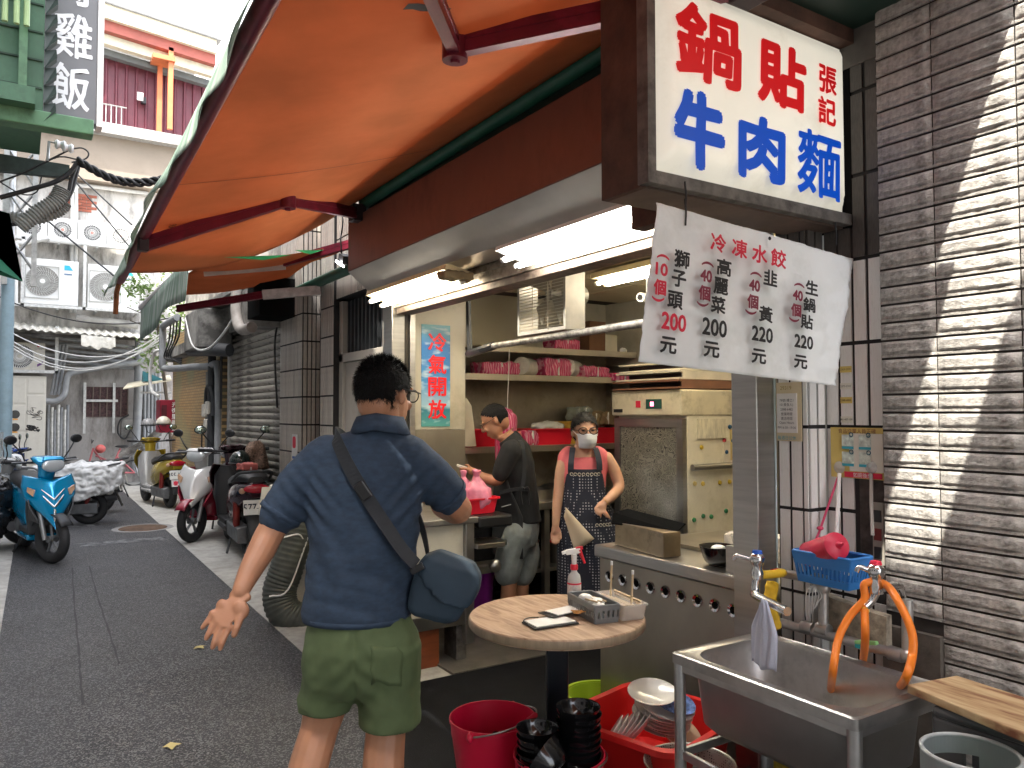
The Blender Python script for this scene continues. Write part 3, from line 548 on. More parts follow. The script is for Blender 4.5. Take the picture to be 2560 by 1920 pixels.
for k, lb in enumerate(('large cream air conditioner with a blue emblem on its panel', 'large cream air conditioner half hidden behind the awning corner')):
    x0 = b0.x+1.15*k; t = ac(lb, x0, x0+.98, 3.78-.02*k, 4.72-.02*k, YE-.55, x0+.33, .30, ACW, 34, 'big air conditioners on the steel shelf', None, False)
    m = MB(); m.prism([(0,0),(.16,0),(.09,.1),(0,.1)], lambda a, b, h: (x0+.72+a, YE-.554-h, 4.52+b), .003); m.build('emblem', M('cyan_emblem', (.02,.42,.62), .5), t)
    m = MB(); m.b2(x0+.72,YE-.556,4.42,x0+.86,YE-.552,4.45); m.build('nameplate', M('nameplate_blue', (.12,.2,.32), .5), t)
    m = MB(); m.b2(x0+.03,YE-.575,3.9,x0+.63,YE-.56,3.915); m.b2(x0+.03,YE-.575,4.56,x0+.63,YE-.56,4.575); m.b2(x0+.03,YE-.575,3.9,x0+.045,YE-.56,4.57); m.b2(x0+.615,YE-.575,3.9,x0+.63,YE-.56,4.57); m.build('guard_frame', GRILL, t)
g0 = onY(0,848,YE-.5); g1 = onY(112,926,YE-.5)
t = ac('cream air conditioner with a red mark and purple corner label under the shelter', -.62, g1.x, 2.42, 2.98, YE-.5, -.02, .24, ACG, 40, None, ACG, True)
text('GREE', .06, M('logo_grey', (.25,.24,.23), .6), t, (.3,YE-.502,2.86), (1,0,0), (0,0,1)); m = MB(); m.prism([(0,0),(.1,.06),(.1,.11),(0,.05)], lambda a, b, h: (.28+a, YE-.502-h, 2.49+b), .002); m.build('corner_label', M('purple_label', (.15,.06,.2), .5), t)
m = MB(); m.ell((.3,YE-.5,2.915), .025, .004, .02, 10, 6); m.build('red_mark', PINKTX, t)
# steel angle shelves
sh_ = thing('steel_shelf', 'slotted steel angle frame carrying the air conditioners', 'shelf', (1,YE-.3,3.7))
for (x0, z0, x1, z1) in ((-.6,5.11,2.4,5.11),(-.6,3.74,2.2,3.74),(.0,3.74,.0,5.1),(1.10,3.74,1.10,5.1),(2.2,3.4,2.2,4.8),(-.6,2.39,.62,2.39),(.62,2.39,.62,3.3)):
    m = MB(); m.b2(min(x0,x1)-.03,YE-.6,min(z0,z1)-.03,max(x0,x1)+.03,YE-.57,max(z0,z1)+.03); m.build('angle_bar', PERF, sh_)
for x in (-.4,.6,1.3,2.1):
    for z in (5.08,3.71): m = MB(); m.b2(x,YE-.565,z-.03,x+.04,YE,z); m.build('bracket', GALV, sh_)
# corrugated lean-to roof, ragged
cr = thing('lean_to_roof', 'ragged pale corrugated lean-to roof below the big air conditioners', 'roof', (1,YE-.8,3.2))
def corr(u, q):
    x = -1.2+3.5*u; e = .09*math.sin(u*23)+.07*math.sin(u*51); d = -1.1-e*.5
    return (x, YE+d*q, 3.42-.03*x-.22*q+.018*math.sin(x*42)*1.0)
m = MB(); m.grid(160, 3, corr); o = m.build('sheet', M('chalky_sheet', (.58,.56,.50), .8, v=.2, s=6, dirt=('#6b6356', .6), dsc=4), cr); k = o.modifiers.new('s', 'SOLIDIFY'); k.thickness = .012
def flap(u, q): x = 1.02+.62*u; return (x, YE-1.2-.05*q, 3.13-.03*u-.26*q*(1-.4*abs(u-.5))*(1+.1*math.sin(u*17))+.006*math.sin(x*60))
m = MB(); m.grid(24, 6, flap); o = m.build('hanging_piece', MATS['chalky_sheet'], cr); k = o.modifiers.new('s', 'SOLIDIFY'); k.thickness = .008
m = MB(); m.b2(-1.2,YE-1.0,3.08,2.3,YE-.95,3.14); m.build('purlin', M('dark_timber', (.04,.035,.03), .8), cr)
# electricity cabinet with graffiti
c0, c1 = onY(15,940,YE-.5), onY(113,1090,YE-.5)
el = thing('meter_cabinet', 'cream electricity meter cabinet covered in graffiti tags', 'cabinet', (.1,YE-.5,.2))
m = MB(); m.b2(-.3,YE-.5,.3,c1.x,YE,2.3); m.build('body', ACG, el, bev=.01)
for (x0, z0, x1, z1) in ((-.26,1.75,.09,2.24),(.13,1.95,.42,2.24),(.13,.5,.42,1.9),(-.26,1.2,.09,1.7),(-.26,.6,.09,1.15)):
    m = MB(); m.b2(x0,YE-.512,z0,x1,YE-.501,z1); d = m.build('door', ACG, el, bev=.004)
for z in (1.52,1.28-.02): m = MB(); m.lathe([(0,.006),(.075,.006),(.085,0)], 20, mt=Matrix.Rotation(R(90),4,'X')); m.xf(Matrix.Translation((-.08,YE-.513,z))); m.build('meter_glass', M('meter_dark', (.02,.02,.02), .15), el)
for z in (1.42,1.16): m = MB(); m.b2(-.12,YE-.514,z-.012,-.03,YE-.5125,z+.012); m.build('orange_tag', M('orange_tag', (.7,.3,.02), .6), el)
random.seed(5)
for k in range(9):                                        # spray tags
    cx, cz = .27+random.uniform(-.08,.08), random.choice((1.62,1.55,1.45,1.25,1.22)); pts = [(cx+random.uniform(-.09,.09), YE-.515, cz+random.uniform(-.06,.06)) for _ in range(6)]
    m = MB(); m.tube(spline(pts,4), .0045 if cz > 1.4 else .011, 4); m.build('graffiti_stroke', M('spray_black', (.02,.02,.02), .7), el)
# pipes
def pipe(label, pts, r, mat=GALV, grp=None, k=5, name='pipe', cat='pipe'):
    m = MB(); m.tube(spline(pts, k), r, 8); return tag(m.build(name, mat, sm=60), label, cat, grp)
PVC = M('grey_pvc', (.27,.28,.29), .55, v=.2, s=6, dirt=('#4a4a48', .5))
E_ = lambda px, py, d=.15: tuple(onY(px, py, YE-d))
pipe('fat grey pipe bending up from the meter cabinet to the right', [E_(110,1000,.4),E_(140,1000,.4),E_(160,985,.4),E_(165,960,.4),E_(172,935,.4),E_(205,925,.4),E_(300,910,.4),E_(385,900,.4)], .06, PVC)
pipe('thick vertical drain pipe beside the barred opening of the end wall', [E_(348,840,.25),E_(348,880,.25),E_(345,1000,.25),E_(338,1130,.25),E_(336,1180,.25)], .09, PVC)
for k in range(7): pipe('thin conduit in the bundle between meter cabinet and barred opening', [E_(122+8*k,1010+6*(k % 3),.1),E_(121+8*k,1060,.1),E_(120+8*k,1150,.1)], .028+.008*(k % 2), GALV if k % 2 else PVC, 'conduits beside the meter cabinet')
for k in range(5): pipe('horizontal pipe in the dark under the lean-to roof', [E_(80,838+14*k,.2),E_(200,850+14*k,.2),E_(345,868+13*k,.2)], .035+.012*(k % 2), PVC, 'pipes under the lean-to roof')
for k in range(3): pipe('slanting pipe behind the cream air conditioner', [E_(150+9*k,860,.3),E_(138+9*k,930,.3),E_(128+9*k,985,.3)], .03, PVC, 'slanting pipes')
for k in range(5): pipe('upright pipe in the dark gap by the red box', [E_(362+9*k,930,-.0+.1),E_(362+9*k,1000,.1),E_(360+9*k,1120,.1)], .035, PVC, 'pipes beside the red box')
for k in range(2): pipe('white downpipe on the upper end wall', [E_(181+10*k,460+8*k,.1),E_(181+10*k,560,.1),E_(178+10*k,780,.1)], .04, M('white_pvc', (.6,.6,.58), .5, v=.1), 'white downpipes')
pipe('white bent pipe under the eave of the end wall', [E_(185,478,.12),E_(192,466,.12),E_(215,463,.12),E_(370,482,.12)], .045, MATS['white_pvc'])
pipe('wide grey duct lying along the end wall under the steel shelf', [E_(190,792,.3),E_(250,800,.3),E_(345,812,.3)], .085, M('dull_duct', (.36,.35,.33), .6, v=.2))
pipe('pale round street lamp arm curving out by the air conditioner row', [tuple(onY(38,760,YE-1.2)),tuple(onY(40,620,YE-1.2)),tuple(onY(60,605,YE-1.2)),tuple(onY(135,592,YE-1.2))], .05, MATS['white_pvc'])
m = MB(); q = onY(175,602,YE-1.25); m.box(q, (.72,.22,.08), rz=-.02, rx=.3); tag(m.build('street_lamp_head', ACW, bev=.02), 'flat pale street lamp head on a curved arm', 'street lamp')
m = MB(); m.box(E_(322,1070,.2), (.32,.14,.42)); tag(m.build('junction_box', STC, bev=.01), 'grey junction box low beside the thick drain pipe', 'box'); pipe('black cable loop hanging from the grey junction box', [E_(322,1035,.3),E_(300,1050,.3),E_(295,1080,.3),E_(312,1095,.3),E_(325,1075,.3)], .018, BLACK)
# small tin canopy, red box and blue sheet at the right
tn = thing('tin_canopy', 'small cream tin canopy over the red box in the alley corner', 'canopy', (2.2,17.5,2.0)); m = MB(); q0, q1, q2, q3 = onY(308,972,17.2), onY(430,950,17.2), onY(425,938,18.6), onY(320,958,18.6)
m.add([q0,q1,q2,q3], [(0,1,2,3)]); o = m.build('sheet', MATS['cream_trim'], tn); k = o.modifiers.new('s', 'SOLIDIFY'); k.thickness = .02
m = MB(); m.tube([onY(352,980,17.4), onY(428,980,17.4)], .02, 6); m.build('support', GALV, tn)
m = MB(); q = onY(372,945,17.6); m.add([q+Vector((-.12,0,.16)),q+Vector((.35,0,-.03)),q+Vector((.3,.3,-.03)),q+Vector((-.1,.3,-.06)),q+Vector((-.1,0,-.06))], [(0,1,4),(1,2,3,4),(0,4,3)]); tag(m.build('blue_sheet', M('teal_sheet', (.03,.16,.2), .5)), 'bent teal sheet lying on the tin canopy', 'sheet')
rb = thing('red_box', 'crimson wall box with white brush lettering on its side', 'box', (2.5,16.6,.9))
a, b = onX(397,1000,2.35), onX(440,1080,2.5)
m = MB(); q0 = onY(400,998,16.0); q1 = onY(440,1080,16.0); m.b2(q0.x,16.0,q1.z,q1.x,16.5,q0.z); CRM = M('crimson_enamel', (.26,.008,.03), .45, v=.12); m.build('case', CRM, rb, bev=.01)
m = MB(); m.b2(q0.x+.03,15.985,q1.z+.12,q0.x+.12,15.998,q0.z-.1); m.build('opening', M('crimson_shadow', (.08,.004,.012), .6), rb)
for k, s_ in enumerate('光復里辦公處'): text(s_, .105, WHITE, rb, (q0.x+.26,15.996,q0.z-.09-.115*k), (1,0,0), (0,0,1), off=.003, warp=.05, name='character')
# wires across
WIRE = M('black_cable', (.012,.012,.013), .55, v=.2); WWIRE = M('pale_cable', (.55,.55,.53), .5)
for k, (a, b, d, y, mt_) in enumerate((((0,740),(440,790),.28,16,0),((0,830),(420,820),.6,17,1),((0,838),(425,828),.66,17.1,1),((0,845),(430,815),.72,17.2,1),((30,830),(400,858),.35,17.3,1),((0,450),(300,700),.0,12,0),((180,440),(345,640),.0,13,0),((190,430),(330,560),.0,14,0))):
    m = MB(); m.tube(sag(onY(*a,y), onY(*b,y-1), d), .012, 5); tag(m.build('overhead_wire', (WIRE, WWIRE)[mt_]), ('thin black wire slanting over the alley', 'pale wire sagging low over the alley')[mt_], 'wire', ('black wires over the alley', 'pale wires over the alley')[mt_])
# ---------------------------------------------------------------- foliage
tr = thing('small_tree', 'small leafy tree behind the next shop awning', 'tree', (2.3,17.2,0)); random.seed(11)
m = MB(); m.tube(spline([(2.75,17.3,0),(2.6,17.3,1.5),(2.45,17.2,2.6),(2.3,17.0,3.6)],4), .035, 6)
for k in range(7): a = Vector((2.45,17.1,2.4+.2*k)); m.tube([a, a+Vector((random.uniform(-.7,.3), random.uniform(-.4,.2), random.uniform(.0,.3)))], .01, 4)
m.build('trunk', M('twig_bark', (.1,.08,.06), .9), tr)
LEAF = sheet('leaf_green', (.13,.20,.06), tl=.4, r=.5); m = MB()
cl = [(Vector(onY(px, py, 16.8)), s_) for px, py, s_ in ((340,700,.3),(375,720,.3),(440,690,.3),(395,755,.38),(450,770,.35),(480,735,.3),(415,800,.35),(370,870,.28),(400,850,.3),(340,715,.2),(450,830,.25),(385,905,.2))]
for c, s_ in cl:
    for k in range(90):
        q = c+Vector((random.gauss(0,s_*.55), random.gauss(0,.25), random.gauss(0,s_*.4))); d = Vector((random.uniform(-1,1), random.uniform(-1,.3), random.uniform(-1,.4))).normalized(); e = d.cross(Vector((random.uniform(-1,1),random.uniform(-1,1),1))).normalized(); l_ = random.uniform(.07,.15)
        m.add([q, q+d*l_*.5+e*l_*.22, q+d*l_, q+d*l_*.5-e*l_*.22], [(0,1,2,3)])
m.build('crown', LEAF, tr, fix=False)
# ---------------------------------------------------------------- things reaching in from the left side
gs = thing('hanging_sign', 'tall grey hanging sign with white Chinese lettering over the alley', 'sign', (.35,8,4.2))
SG = M('sign_grey', (.17,.175,.185), .5, v=.05); m = MB(); m.b2(.02,8.0,4.22,.545,8.16,6.6); m.build('panel', SG, gs); m = MB(); m.b2(.549,7.99,4.2,.60,8.17,6.6); m.build('frame', WHITE, gs)
SWH = M('sign_white', (.85,.87,.9), .5, v=.02)
q = onY(178,215,8); fit('飯', (q.x,7.998,q.z), (1,0,0), (0,0,1), .30, .40, SWH, gs, warp=.04, bold=.006)
q = onY(185,88,8); fit('雞', (q.x,7.998,q.z), (1,0,0), (0,0,1), .30, .40, SWH, gs, warp=.04, bold=.006)
q = onY(175,-45,8); fit('肉', (q.x,7.998,q.z), (1,0,0), (0,0,1), .30, .40, SWH, gs, warp=.04, bold=.006)
gb = thing('green_balcony', 'green painted balcony with strip lamps on the left side of the alley', 'balcony', (-.4,7,4))
GP = M('green_paint', (.05,.14,.075), .55, v=.25, s=3, dirt=('#1d2a22', .6), dsc=3)
m = MB(); m.b2(-1.7,7.6,4.115,.12,8.9,6.4); m.build('face_panel', GP, gb)
m = MB(); m.b2(-1.7,7.56,3.975,.50,7.74,4.11); m.build('lower_beam', M('green_beam', (.09,.22,.11), .55, v=.3, s=4, dirt=('#26402e', .6), dsc=5), gb, bev=.01)
m = MB(); m.b2(-1.7,7.40,4.10,.06,7.555,4.24); m.build('upper_beam', GP, gb)
for k in range(8): m = MB(); m.b2(-1.7,7.585,4.3+.24*k,.11,7.598,4.315+.24*k); m.build('board_joint', M('green_shadow_gap', (.02,.05,.03), .7), gb)
m = MB(); m.b2(-.06,7.42,4.24,.0,7.55,5.7); m.build('post', MATS['green_beam'], gb)
for x in (-.16,-.08,-.01): m = MB(); m.cyl((x,7.36,4.72),(x,7.36,6.2), .022, n=8); m.build('strip_lamp', M('lamp_green', (.35,.5,.25), .4), gb)
for k in range(14):
    m = MB(); z = 4.02+.155*k; m.add([(.125,7.56,z),(.215,7.54,z+.10),(.21,7.6,z+.19),(.125,7.6,z+.16),(.125,7.65,z),(.215,7.66,z+.1)], [(0,1,2,3),(0,4,5,1),(1,5,2)]); m.build('edge_tile', M('dark_edge_tile', (.03,.045,.04), .6, v=.3), gb)
po = thing('utility_pole', 'pale blue utility pole on the left kerb', 'pole', (-.16,11.9,0)); m = MB(); m.cyl((-.16,11.9,0),(-.16,11.9,3.3), .085, .075, 16); m.build('shaft', M('pale_blue_paint', (.30,.42,.48), .55, v=.12, s=8, b=.1, dirt=('#8fa0a6', .6), dsc=14), po, sm=40)
m = MB(); m.cyl((-.16,11.9,3.3),(-.16,11.9,7.5), .07, .06, 12); m.build('upper_shaft', GALV, po, sm=40)
for k in range(6):
    z = 3.4+.55*k; m = MB(); m.tube([(-.2,11.8,z),(.12,11.8,z+.5)], .018, 4); m.tube([(.12,11.8,z),(-.2,11.8,z+.5)], .018, 4); m.build('lattice', GALV, po)
for x in (-.2,.12): m = MB(); m.b2(x-.03,11.77,3.2,x+.03,11.83,7); m.build('lattice_leg', GALV, po)
# service cable bracket with insulator
br = thing('cable_bracket', 'dark green steel arm with white insulators and twisted black service cables', 'bracket', (.2,9,4)); Y9 = 9.0
f9 = lambda px, py, d=0: tuple(onY(px, py, Y9+d))
m = MB(); q0, q1 = Vector(f9(-60,395)), Vector(f9(175,425)); d = q1-q0; m.prism([(0,-.09),(1,-.07),(1,.06),(0,.09)], lambda a, b, h: tuple(q0+d*a+Vector((0,h,b))), .08); m.build('arm', M('dark_green_steel', (.03,.05,.045), .6, v=.4, s=9), br)
m = MB(); m.tube([f9(120,400), f9(124,352), f9(150,358), f9(178,368)], .014, 6); m.build('hanger', GALV, br)
for k in range(2): m = MB(); c = Vector(f9(152+19*k,360+8*k)); m.lathe([(0,-.05),(.035,-.05),(.05,-.03),(.03,0),(.05,.03),(.035,.05),(0,.05)], 14, mt=Matrix.Rotation(R(90),4,'Y')); m.xf(Matrix.Translation(c)); m.build('insulator', M('porcelain', (.75,.76,.76), .25, v=.03), br, sm=50)
for k in range(3):                                        # twisted bundle
    a, b = Vector(f9(196,400)), Vector(f9(420,445,-.6)); pts = []
    for i in range(40):
        u = i/39; pts.append(a.lerp(b,u)+Vector((0,.03*math.cos(u*22+k*2.09),.03*math.sin(u*22+k*2.09)-.12*math.sin(math.pi*u))))
    m = MB(); m.tube(pts, .019, 6); m.build('service_cable', WIRE, br, sm=60)
for k, pts in enumerate(([(196,402),(175,430),(140,452),(80,470),(0,492)],[(196,402),(180,445),(172,480),(150,520),(90,550),(0,562)],[(200,404),(190,440),(178,480),(150,525)],[(170,375),(120,400),(60,430),(0,452)],[(172,372),(205,368),(222,380),(215,395),(180,404)],[(118,395),(105,440),(92,478),(55,483),(0,452)],[(200,398),(150,390),(100,410)])):
    m = MB(); m.tube(spline([f9(*q_, .05*(k % 3)) for q_ in pts],6), (.024,.02,.02,.009,.008,.007,.008)[k], 6); m.build('lead', WIRE, br, sm=60)
for k, pts in enumerate(([(157,470),(140,500),(95,530),(50,565)],[(165,505),(150,525),(95,545),(25,540)])):
    pp = [Vector(f9(*q_, -.04+.1*k)) for q_ in pts]; pp = [Vector(q_) for q_ in spline(pp, 30)]; m = MB(); m.tube(pp, [(.075 if k == 0 else .055)+.008*math.sin(i*1.4) for i in range(len(pp))], 12); m.build('ribbed_conduit', M('ribbed_grey', (.25,.26,.24), .6, v=.15), br)
# small green canvas at the very left
m = MB(); m.add([(-.5,6,2.95),(-.08,6,2.86),(.0,6,2.42),(-.5,6.4,2.6),(-.5,5.6,2.6)], [(0,1,2,3),(0,1,2,4)]); o = tag(m.build('green_canvas', sheet('green_canvas_cloth', (.02,.16,.09), tl=.4)), 'dark green canvas flap hanging over the left kerb', 'canvas'); k = o.modifiers.new('s', 'SOLIDIFY'); k.thickness = .004
# ---------------------------------------------------------------- left building, beside and behind the camera
lb = thing('left_building', 'plain cement building along the left side of the alley', 'building', (-4,6,0))
for (y0, y1, h) in ((-9,-3,12),(-3,-.85,8.9),(-.85,3.4,6.65),(3.4,24,11.5)):  # unseen block heights shaped to shade the alley and pass the sun strip
    m = MB(); m.b2(-9,y0+.002,0,-1.75,y1-.002,h); m.build('wall', PAINTW, lb)
    for k in range(int((y1-y0)/2)):
        for z in (1.2,4.2): m = MB(); m.b2(-1.76,y0+.5+2*k,z,-1.70,y0+1.6+2*k,z+1.2); w_ = m.build('window', MATS['dark_pane'], lb)
# ---------------------------------------------------------------- next frontage: beam, boxes, pipes
m = MB(); m.b2(2.2,8.0,3.05,2.45,12.6,3.12); tag(m.build('concrete_eave', STC), 'stained concrete eave slab over the roller shutter', 'eave')
m = MB(); m.b2(2.05,11.2,2.45,2.5,12.3,3.0); tag(m.build('concrete_trough', STC, bev=.02), 'blackened concrete box at the end of the shutter lintel', 'box')
ka = thing('kitchen_duct', 'dark grimy exhaust box with bent pipe above the roller shutter', 'duct', (2.3,8.3,2.6))
m = MB(); m.b2(2.05,8.0,2.55,2.42,8.5,2.95); m.build('box', DARK, ka); m = MB(); m.b2(2.05,8.6,2.5,2.44,9.0,2.9); m.build('side_box', STC, ka)
m = MB(); m.tube(spline([(2.0,8.8,2.95),(2.0,8.78,2.6),(2.02,8.6,2.45),(2.05,8.3,2.45)],5), .06, 10); m.build('bent_pipe', M('taped_pipe', (.35,.32,.29), .6, v=.3), ka, sm=50)
pipe('grey downpipe stepping around the concrete box onto the ochre wall', [(2.0,12.6,3.0),(2.0,13.9,3.0),(2.0,14.0,2.9),(2.0,14.0,2.4),(2.05,13.9,2.28),(2.4,12.4,2.25),(2.48,12.0,2.1),(2.48,12.0,.1)], .055, PVC, None, 3)
pipe('dark vertical pipe next to the grey downpipe', [(2.44,12.25,2.4),(2.44,12.25,1.5),(2.44,12.25,.1)], .06, M('black_pipe', (.03,.032,.035), .6))
pipe('dark pipe running along under the lintel box', [(2.2,12.6,2.5),(2.25,11.2,2.42),(2.4,10.9,2.4)], .09, MATS['black_pipe'])
for k, (y, z) in enumerate(((12.3,1.62),(12.55,1.58),(12.4,1.35))): m = MB(); m.box((2.43,y,z),(.12,.2,.2)); tag(m.build('meter_box', ACG, bev=.02), ('upper cream meter box on the dark pipes', 'cream meter box left of the other two', 'lower cream meter box on the dark pipes')[k], 'box', 'meter boxes')
pipe('black flexible hose looping over the meter boxes', [(2.42,12.55,1.66),(2.42,12.5,1.9),(2.42,12.3,1.95),(2.42,12.05,1.8),(2.42,12.0,1.5)], .035, MATS['black_pipe'])
pipe('white cable drooping below the concrete eave', [(2.05,12.2,2.95),(2.05,11.6,2.5),(2.1,10.8,2.4),(2.15,9.9,2.6),(2.2,9.4,2.9)], .015, WWIRE)
for k in range(4): pipe('loose black cable on the concrete beam', [(2.03,12.5+.3*k,3.0),(2.02,12.6+.3*k,2.7),(2.0,13.2+.2*k,2.45),(2.1,12.8,2.3+.03*k)], .013, WIRE, 'loose cables on the beam')
pipe('white flexible pipe dropping from the ochre wall beam', [(2.2,15.5,2.7),(2.15,16.0,2.7),(2.1,16.2,2.4),(2.12,16.2,2.0),(2.2,15.8,1.85)], .03, WWIRE)
m = MB(); m.b2(2.3,12.6,2.55,2.7,16.6,2.72); tag(m.build('concrete_eave', STC), 'thin concrete eave along the top of the ochre wall', 'eave')
m = MB(); m.tube([(2.45,11.66,2.6),(2.45,11.66,1.6)], .02, 5); m.tube(spline([(2.42,8.6,2.62),(2.40,8.7,2.3),(2.42,8.65,1.6)],4), .012, 5); tag(m.build('hanging_cable', WIRE), 'black cable hanging beside the shutter track', 'cable')
# spot lamp under the awning
sp_ = thing('spot_lamp', 'small lit spot lamp hanging by wires at the fascia end', 'lamp', (1.98,5.2,2.5)); q = onX(852,652,1.98)
m = MB(); m.box(q+Vector((.03,0,.02)),(.06,.1,.06),rx=.4); m.build('body', BLACK, sp_); m = MB(); m.box(q+Vector((-.005,-.0,-.02)),(.06,.085,.012),rx=.4,ry=.5); m.build('lens', M('lamp_lens', (.9,.92,.95), .3, em=3), sp_)
m = MB(); m.tube(spline([q+Vector((.02,.03,.05)), q+Vector((0,.0,.16)), q+Vector((.03,.07,.22)), q+Vector((.0,-.04,.28)), q+Vector((.02,.03,.38))],6), .006, 5); m.build('cord', WIRE, sp_)
# ================================================================ fitted lettering
# ================================================================ light box sign
SY = 1.65
sg = thing('light_box_sign', 'white light box sign with red and blue brush lettering in a rusty frame', 'sign', (1.95,1.74,2.22))
AC_ = M('sign_acrylic', (.78,.75,.64), .35, v=.05, s=2, em=.075, dirt=('#8d8258', .25), dsc=3)
def face(u, q):
    x = 1.525+.925*u; z = 2.245+.60*q; e = min(u*.925, (1-u)*.925, q*.6, (1-q)*.6); t_ = min(1, e/.075); return (x, SY-.055*(t_*t_*(3-2*t_))**.7, z)
m = MB(); m.grid(60, 44, face); m.build('acrylic_face', AC_, sg, sm=180)
RUST = M('rusty_brown_steel', (.10,.05,.035), .7, .3, v=.5, s=7, b=.25, bs=30, dirt=('#4a3a34', .6), dsc=5)
GRS = M('grimy_steel', (.17,.16,.145), .55, .5, v=.45, s=12, b=.2, bs=40, dirt=('#1b1714', .7), dsc=8)
m = MB(); m.b2(1.50,1.655,2.20,1.522,1.83,2.9); m.build('side_plate', RUST, sg)
m = MB(); m.b2(1.495,1.615,2.205,1.526,1.66,2.9); m.build('front_edge', GRS, sg)
m = MB(); m.b2(1.526,1.618,2.205,2.46,1.652,2.245); m.build('bottom_rail', GRS, sg, bev=.003)
m = MB(); m.b2(1.523,1.655,2.20,2.46,1.83,2.212); m.build('bottom_plate', M('brown_plate', (.13,.09,.07), .6, .3, v=.35, s=5), sg)
m = MB(); m.b2(1.5,1.6,2.85,2.47,1.84,2.90); m.build('top_plate', RUST, sg)
m = MB(); m.b2(2.462,1.62,2.2,2.49,1.85,2.9); m.build('wall_bracket', DARK, sg)
m = MB(); m.b2(1.523,1.80,2.213,2.461,1.828,2.85); m.build('back_plate', DARK, sg)
m = MB(); m.b2(1.86,1.84,2.21,1.92,2.1,2.92); m.build('fascia_end', RUST, sg)
SRED = M('sign_red', (.72,.008,.012), .4, v=.02, em=.03); SBLU = M('sign_blue', (.0,.085,.62), .4, v=.02, em=.03)
ZS = lambda x, y: (1500+x/2.593, y/2.593)
for ch, (x0, y0, x1, y1), mt_, of in (('鍋',(515,60,905,550),SRED,.0085),('貼',(1045,290,1325,700),SRED,.0095),('張',(1425,435,1530,615),SRED,.003),('記',(1420,635,1525,815),SRED,.003),('牛',(505,600,795,1100),SBLU,.0125),('肉',(915,765,1190,1180),SBLU,.010),('麵',(1290,850,1555,1290),SBLU,.005)):
    yc = (y0+y1)/2; xc = (x0+x1)/2; yy = SY-.056
    c = onY(*ZS(xc,yc),yy); w_ = (onY(*ZS(x1,yc),yy)-onY(*ZS(x0,yc),yy)).length; h_ = abs(onY(*ZS(xc,y0),yy).z-onY(*ZS(xc,y1),yy).z)
    fit(ch, c, (1,0,0), (0,0,1), w_, h_*.93, mt_, sg, warp=.022, shear=.04, bold=of)
# ================================================================ crumpled price sheet
pc = [onY(1645,506,1.615), onY(2135,648,1.615), onY(2090,966,1.595), onY(1598,905,1.595)]
ps = thing('price_sheet', 'crumpled white menu sheet with prices hung below the light box', 'price sheet', tuple(pc[3]))
def crumple(u, q):
    b = pc[0].lerp(pc[1],u).lerp(pc[3].lerp(pc[2],u),q); k = Vector((u*5.2, q*4, 2)); d = 0
    for s_, a_ in ((1,.005),(2.1,.004),(4.3,.003),(8,.0018)): d += a_*abs(noise.noise(k*s_))*2
    return b+Vector((0,-.004*math.sin(math.pi*q)*math.sin(2*math.pi*u)-d+.008,0))
m = MB(); m.grid(70, 52, crumple); o = m.build('sheet', M('vinyl_white', (.80,.84,.84), .35, v=.04, s=4, dirt=('#a7b0a6', .35), dsc=3, b=.12, bs=9), ps, sm=28); k = o.modifiers.new('s', 'SOLIDIFY'); k.thickness = .0012
xd = (pc[1]-pc[0]).normalized(); yd = (pc[0]-pc[3]); yd = (yd-xd*yd.dot(xd)*.6).normalized()
ZP = lambda x, y: (1560+x/3.19, 480+y/3.19)
MRN = M('maroon_lettering', (.22,.02,.05), .6)
def pch(ch, x, y, w_, h_, mt_, of=.012, rot=False):
    c = onY(*ZP(x,y),1.576); ww = (onY(*ZP(x+w_/2,y),1.58)-onY(*ZP(x-w_/2,y),1.58)).length; hh = abs(onY(*ZP(x,y-h_/2),1.58).z-onY(*ZP(x,y+h_/2),1.58).z)
    if rot: fit(ch, c, -Vector(yd), xd, hh, ww, mt_, ps, bold=.0012)
    else: fit(ch, c, xd, yd, ww, hh, mt_, ps, bold=.0019)
for ch, x, y in (('冷',750,410),('凍',920,455),('水',1080,500),('餃',1230,535)): pch(ch, x, y, 115, 140, PINKTX)
for ch, x, y, s_ in (('獅',460,540,1),('子',435,695,.95),('頭',405,865,1),('高',795,605,.95),('麗',770,755,.95),('菜',748,905,.95),('韭',1165,690,.9),('黃',1128,980,.9),('生',1495,770,.82),('鍋',1475,905,.8),('貼',1455,1040,.8)): pch(ch, x, y, 115*s_, 135*s_, BLKTX)
for k, (x, y, s_, mt_, n_) in enumerate(((310,520,1,PINKTX,'10'),(665,578,.95,MRN,'40'),(1050,660,.9,MRN,'40'),(1395,748,.82,MRN,'40'))):
    sl_ = -20 if k == 0 else -15
    pch('(', x, y, 95*s_, 35*s_, mt_, .004, True); pch(n_, x-12, y+100*s_, 90*s_, 95*s_, mt_, .008); pch('個', x-26, y+243*s_, 92*s_, 120*s_, mt_, .01); pch(')', x-42, y+338*s_, 95*s_, 35*s_, mt_, .004, True)
for tx, x, y, s_, mt_ in (('200',395,1040,1,PINKTX),('200',720,1085,1,BLKTX),('220',1100,1140,.86,BLKTX),('220',1430,1200,.76,BLKTX)): pch(tx, x, y, 188*s_, 132*s_, mt_, .004)
for x, y, s_ in ((350,1225,1),(695,1260,.95),(1072,1315,.88),(1405,1360,.8)): pch('元', x, y, 125*s_, 125*s_, BLKTX)
for px, py in ((1714,505),(2090,600),(1714,548)):
    q = onY(px, py, 1.61); m = MB(); m.tube([q+Vector((0,0,.06)), q+Vector((.004,0,.02)), q+Vector((-.003,-.004,-.02))], .003, 5); m.build('tie', BLACK, ps)
q = onY(1925,597,1.60); m = MB(); m.ell(q, .006, .004, .006, 8, 5); m.build('eyelet', BLACK, ps)
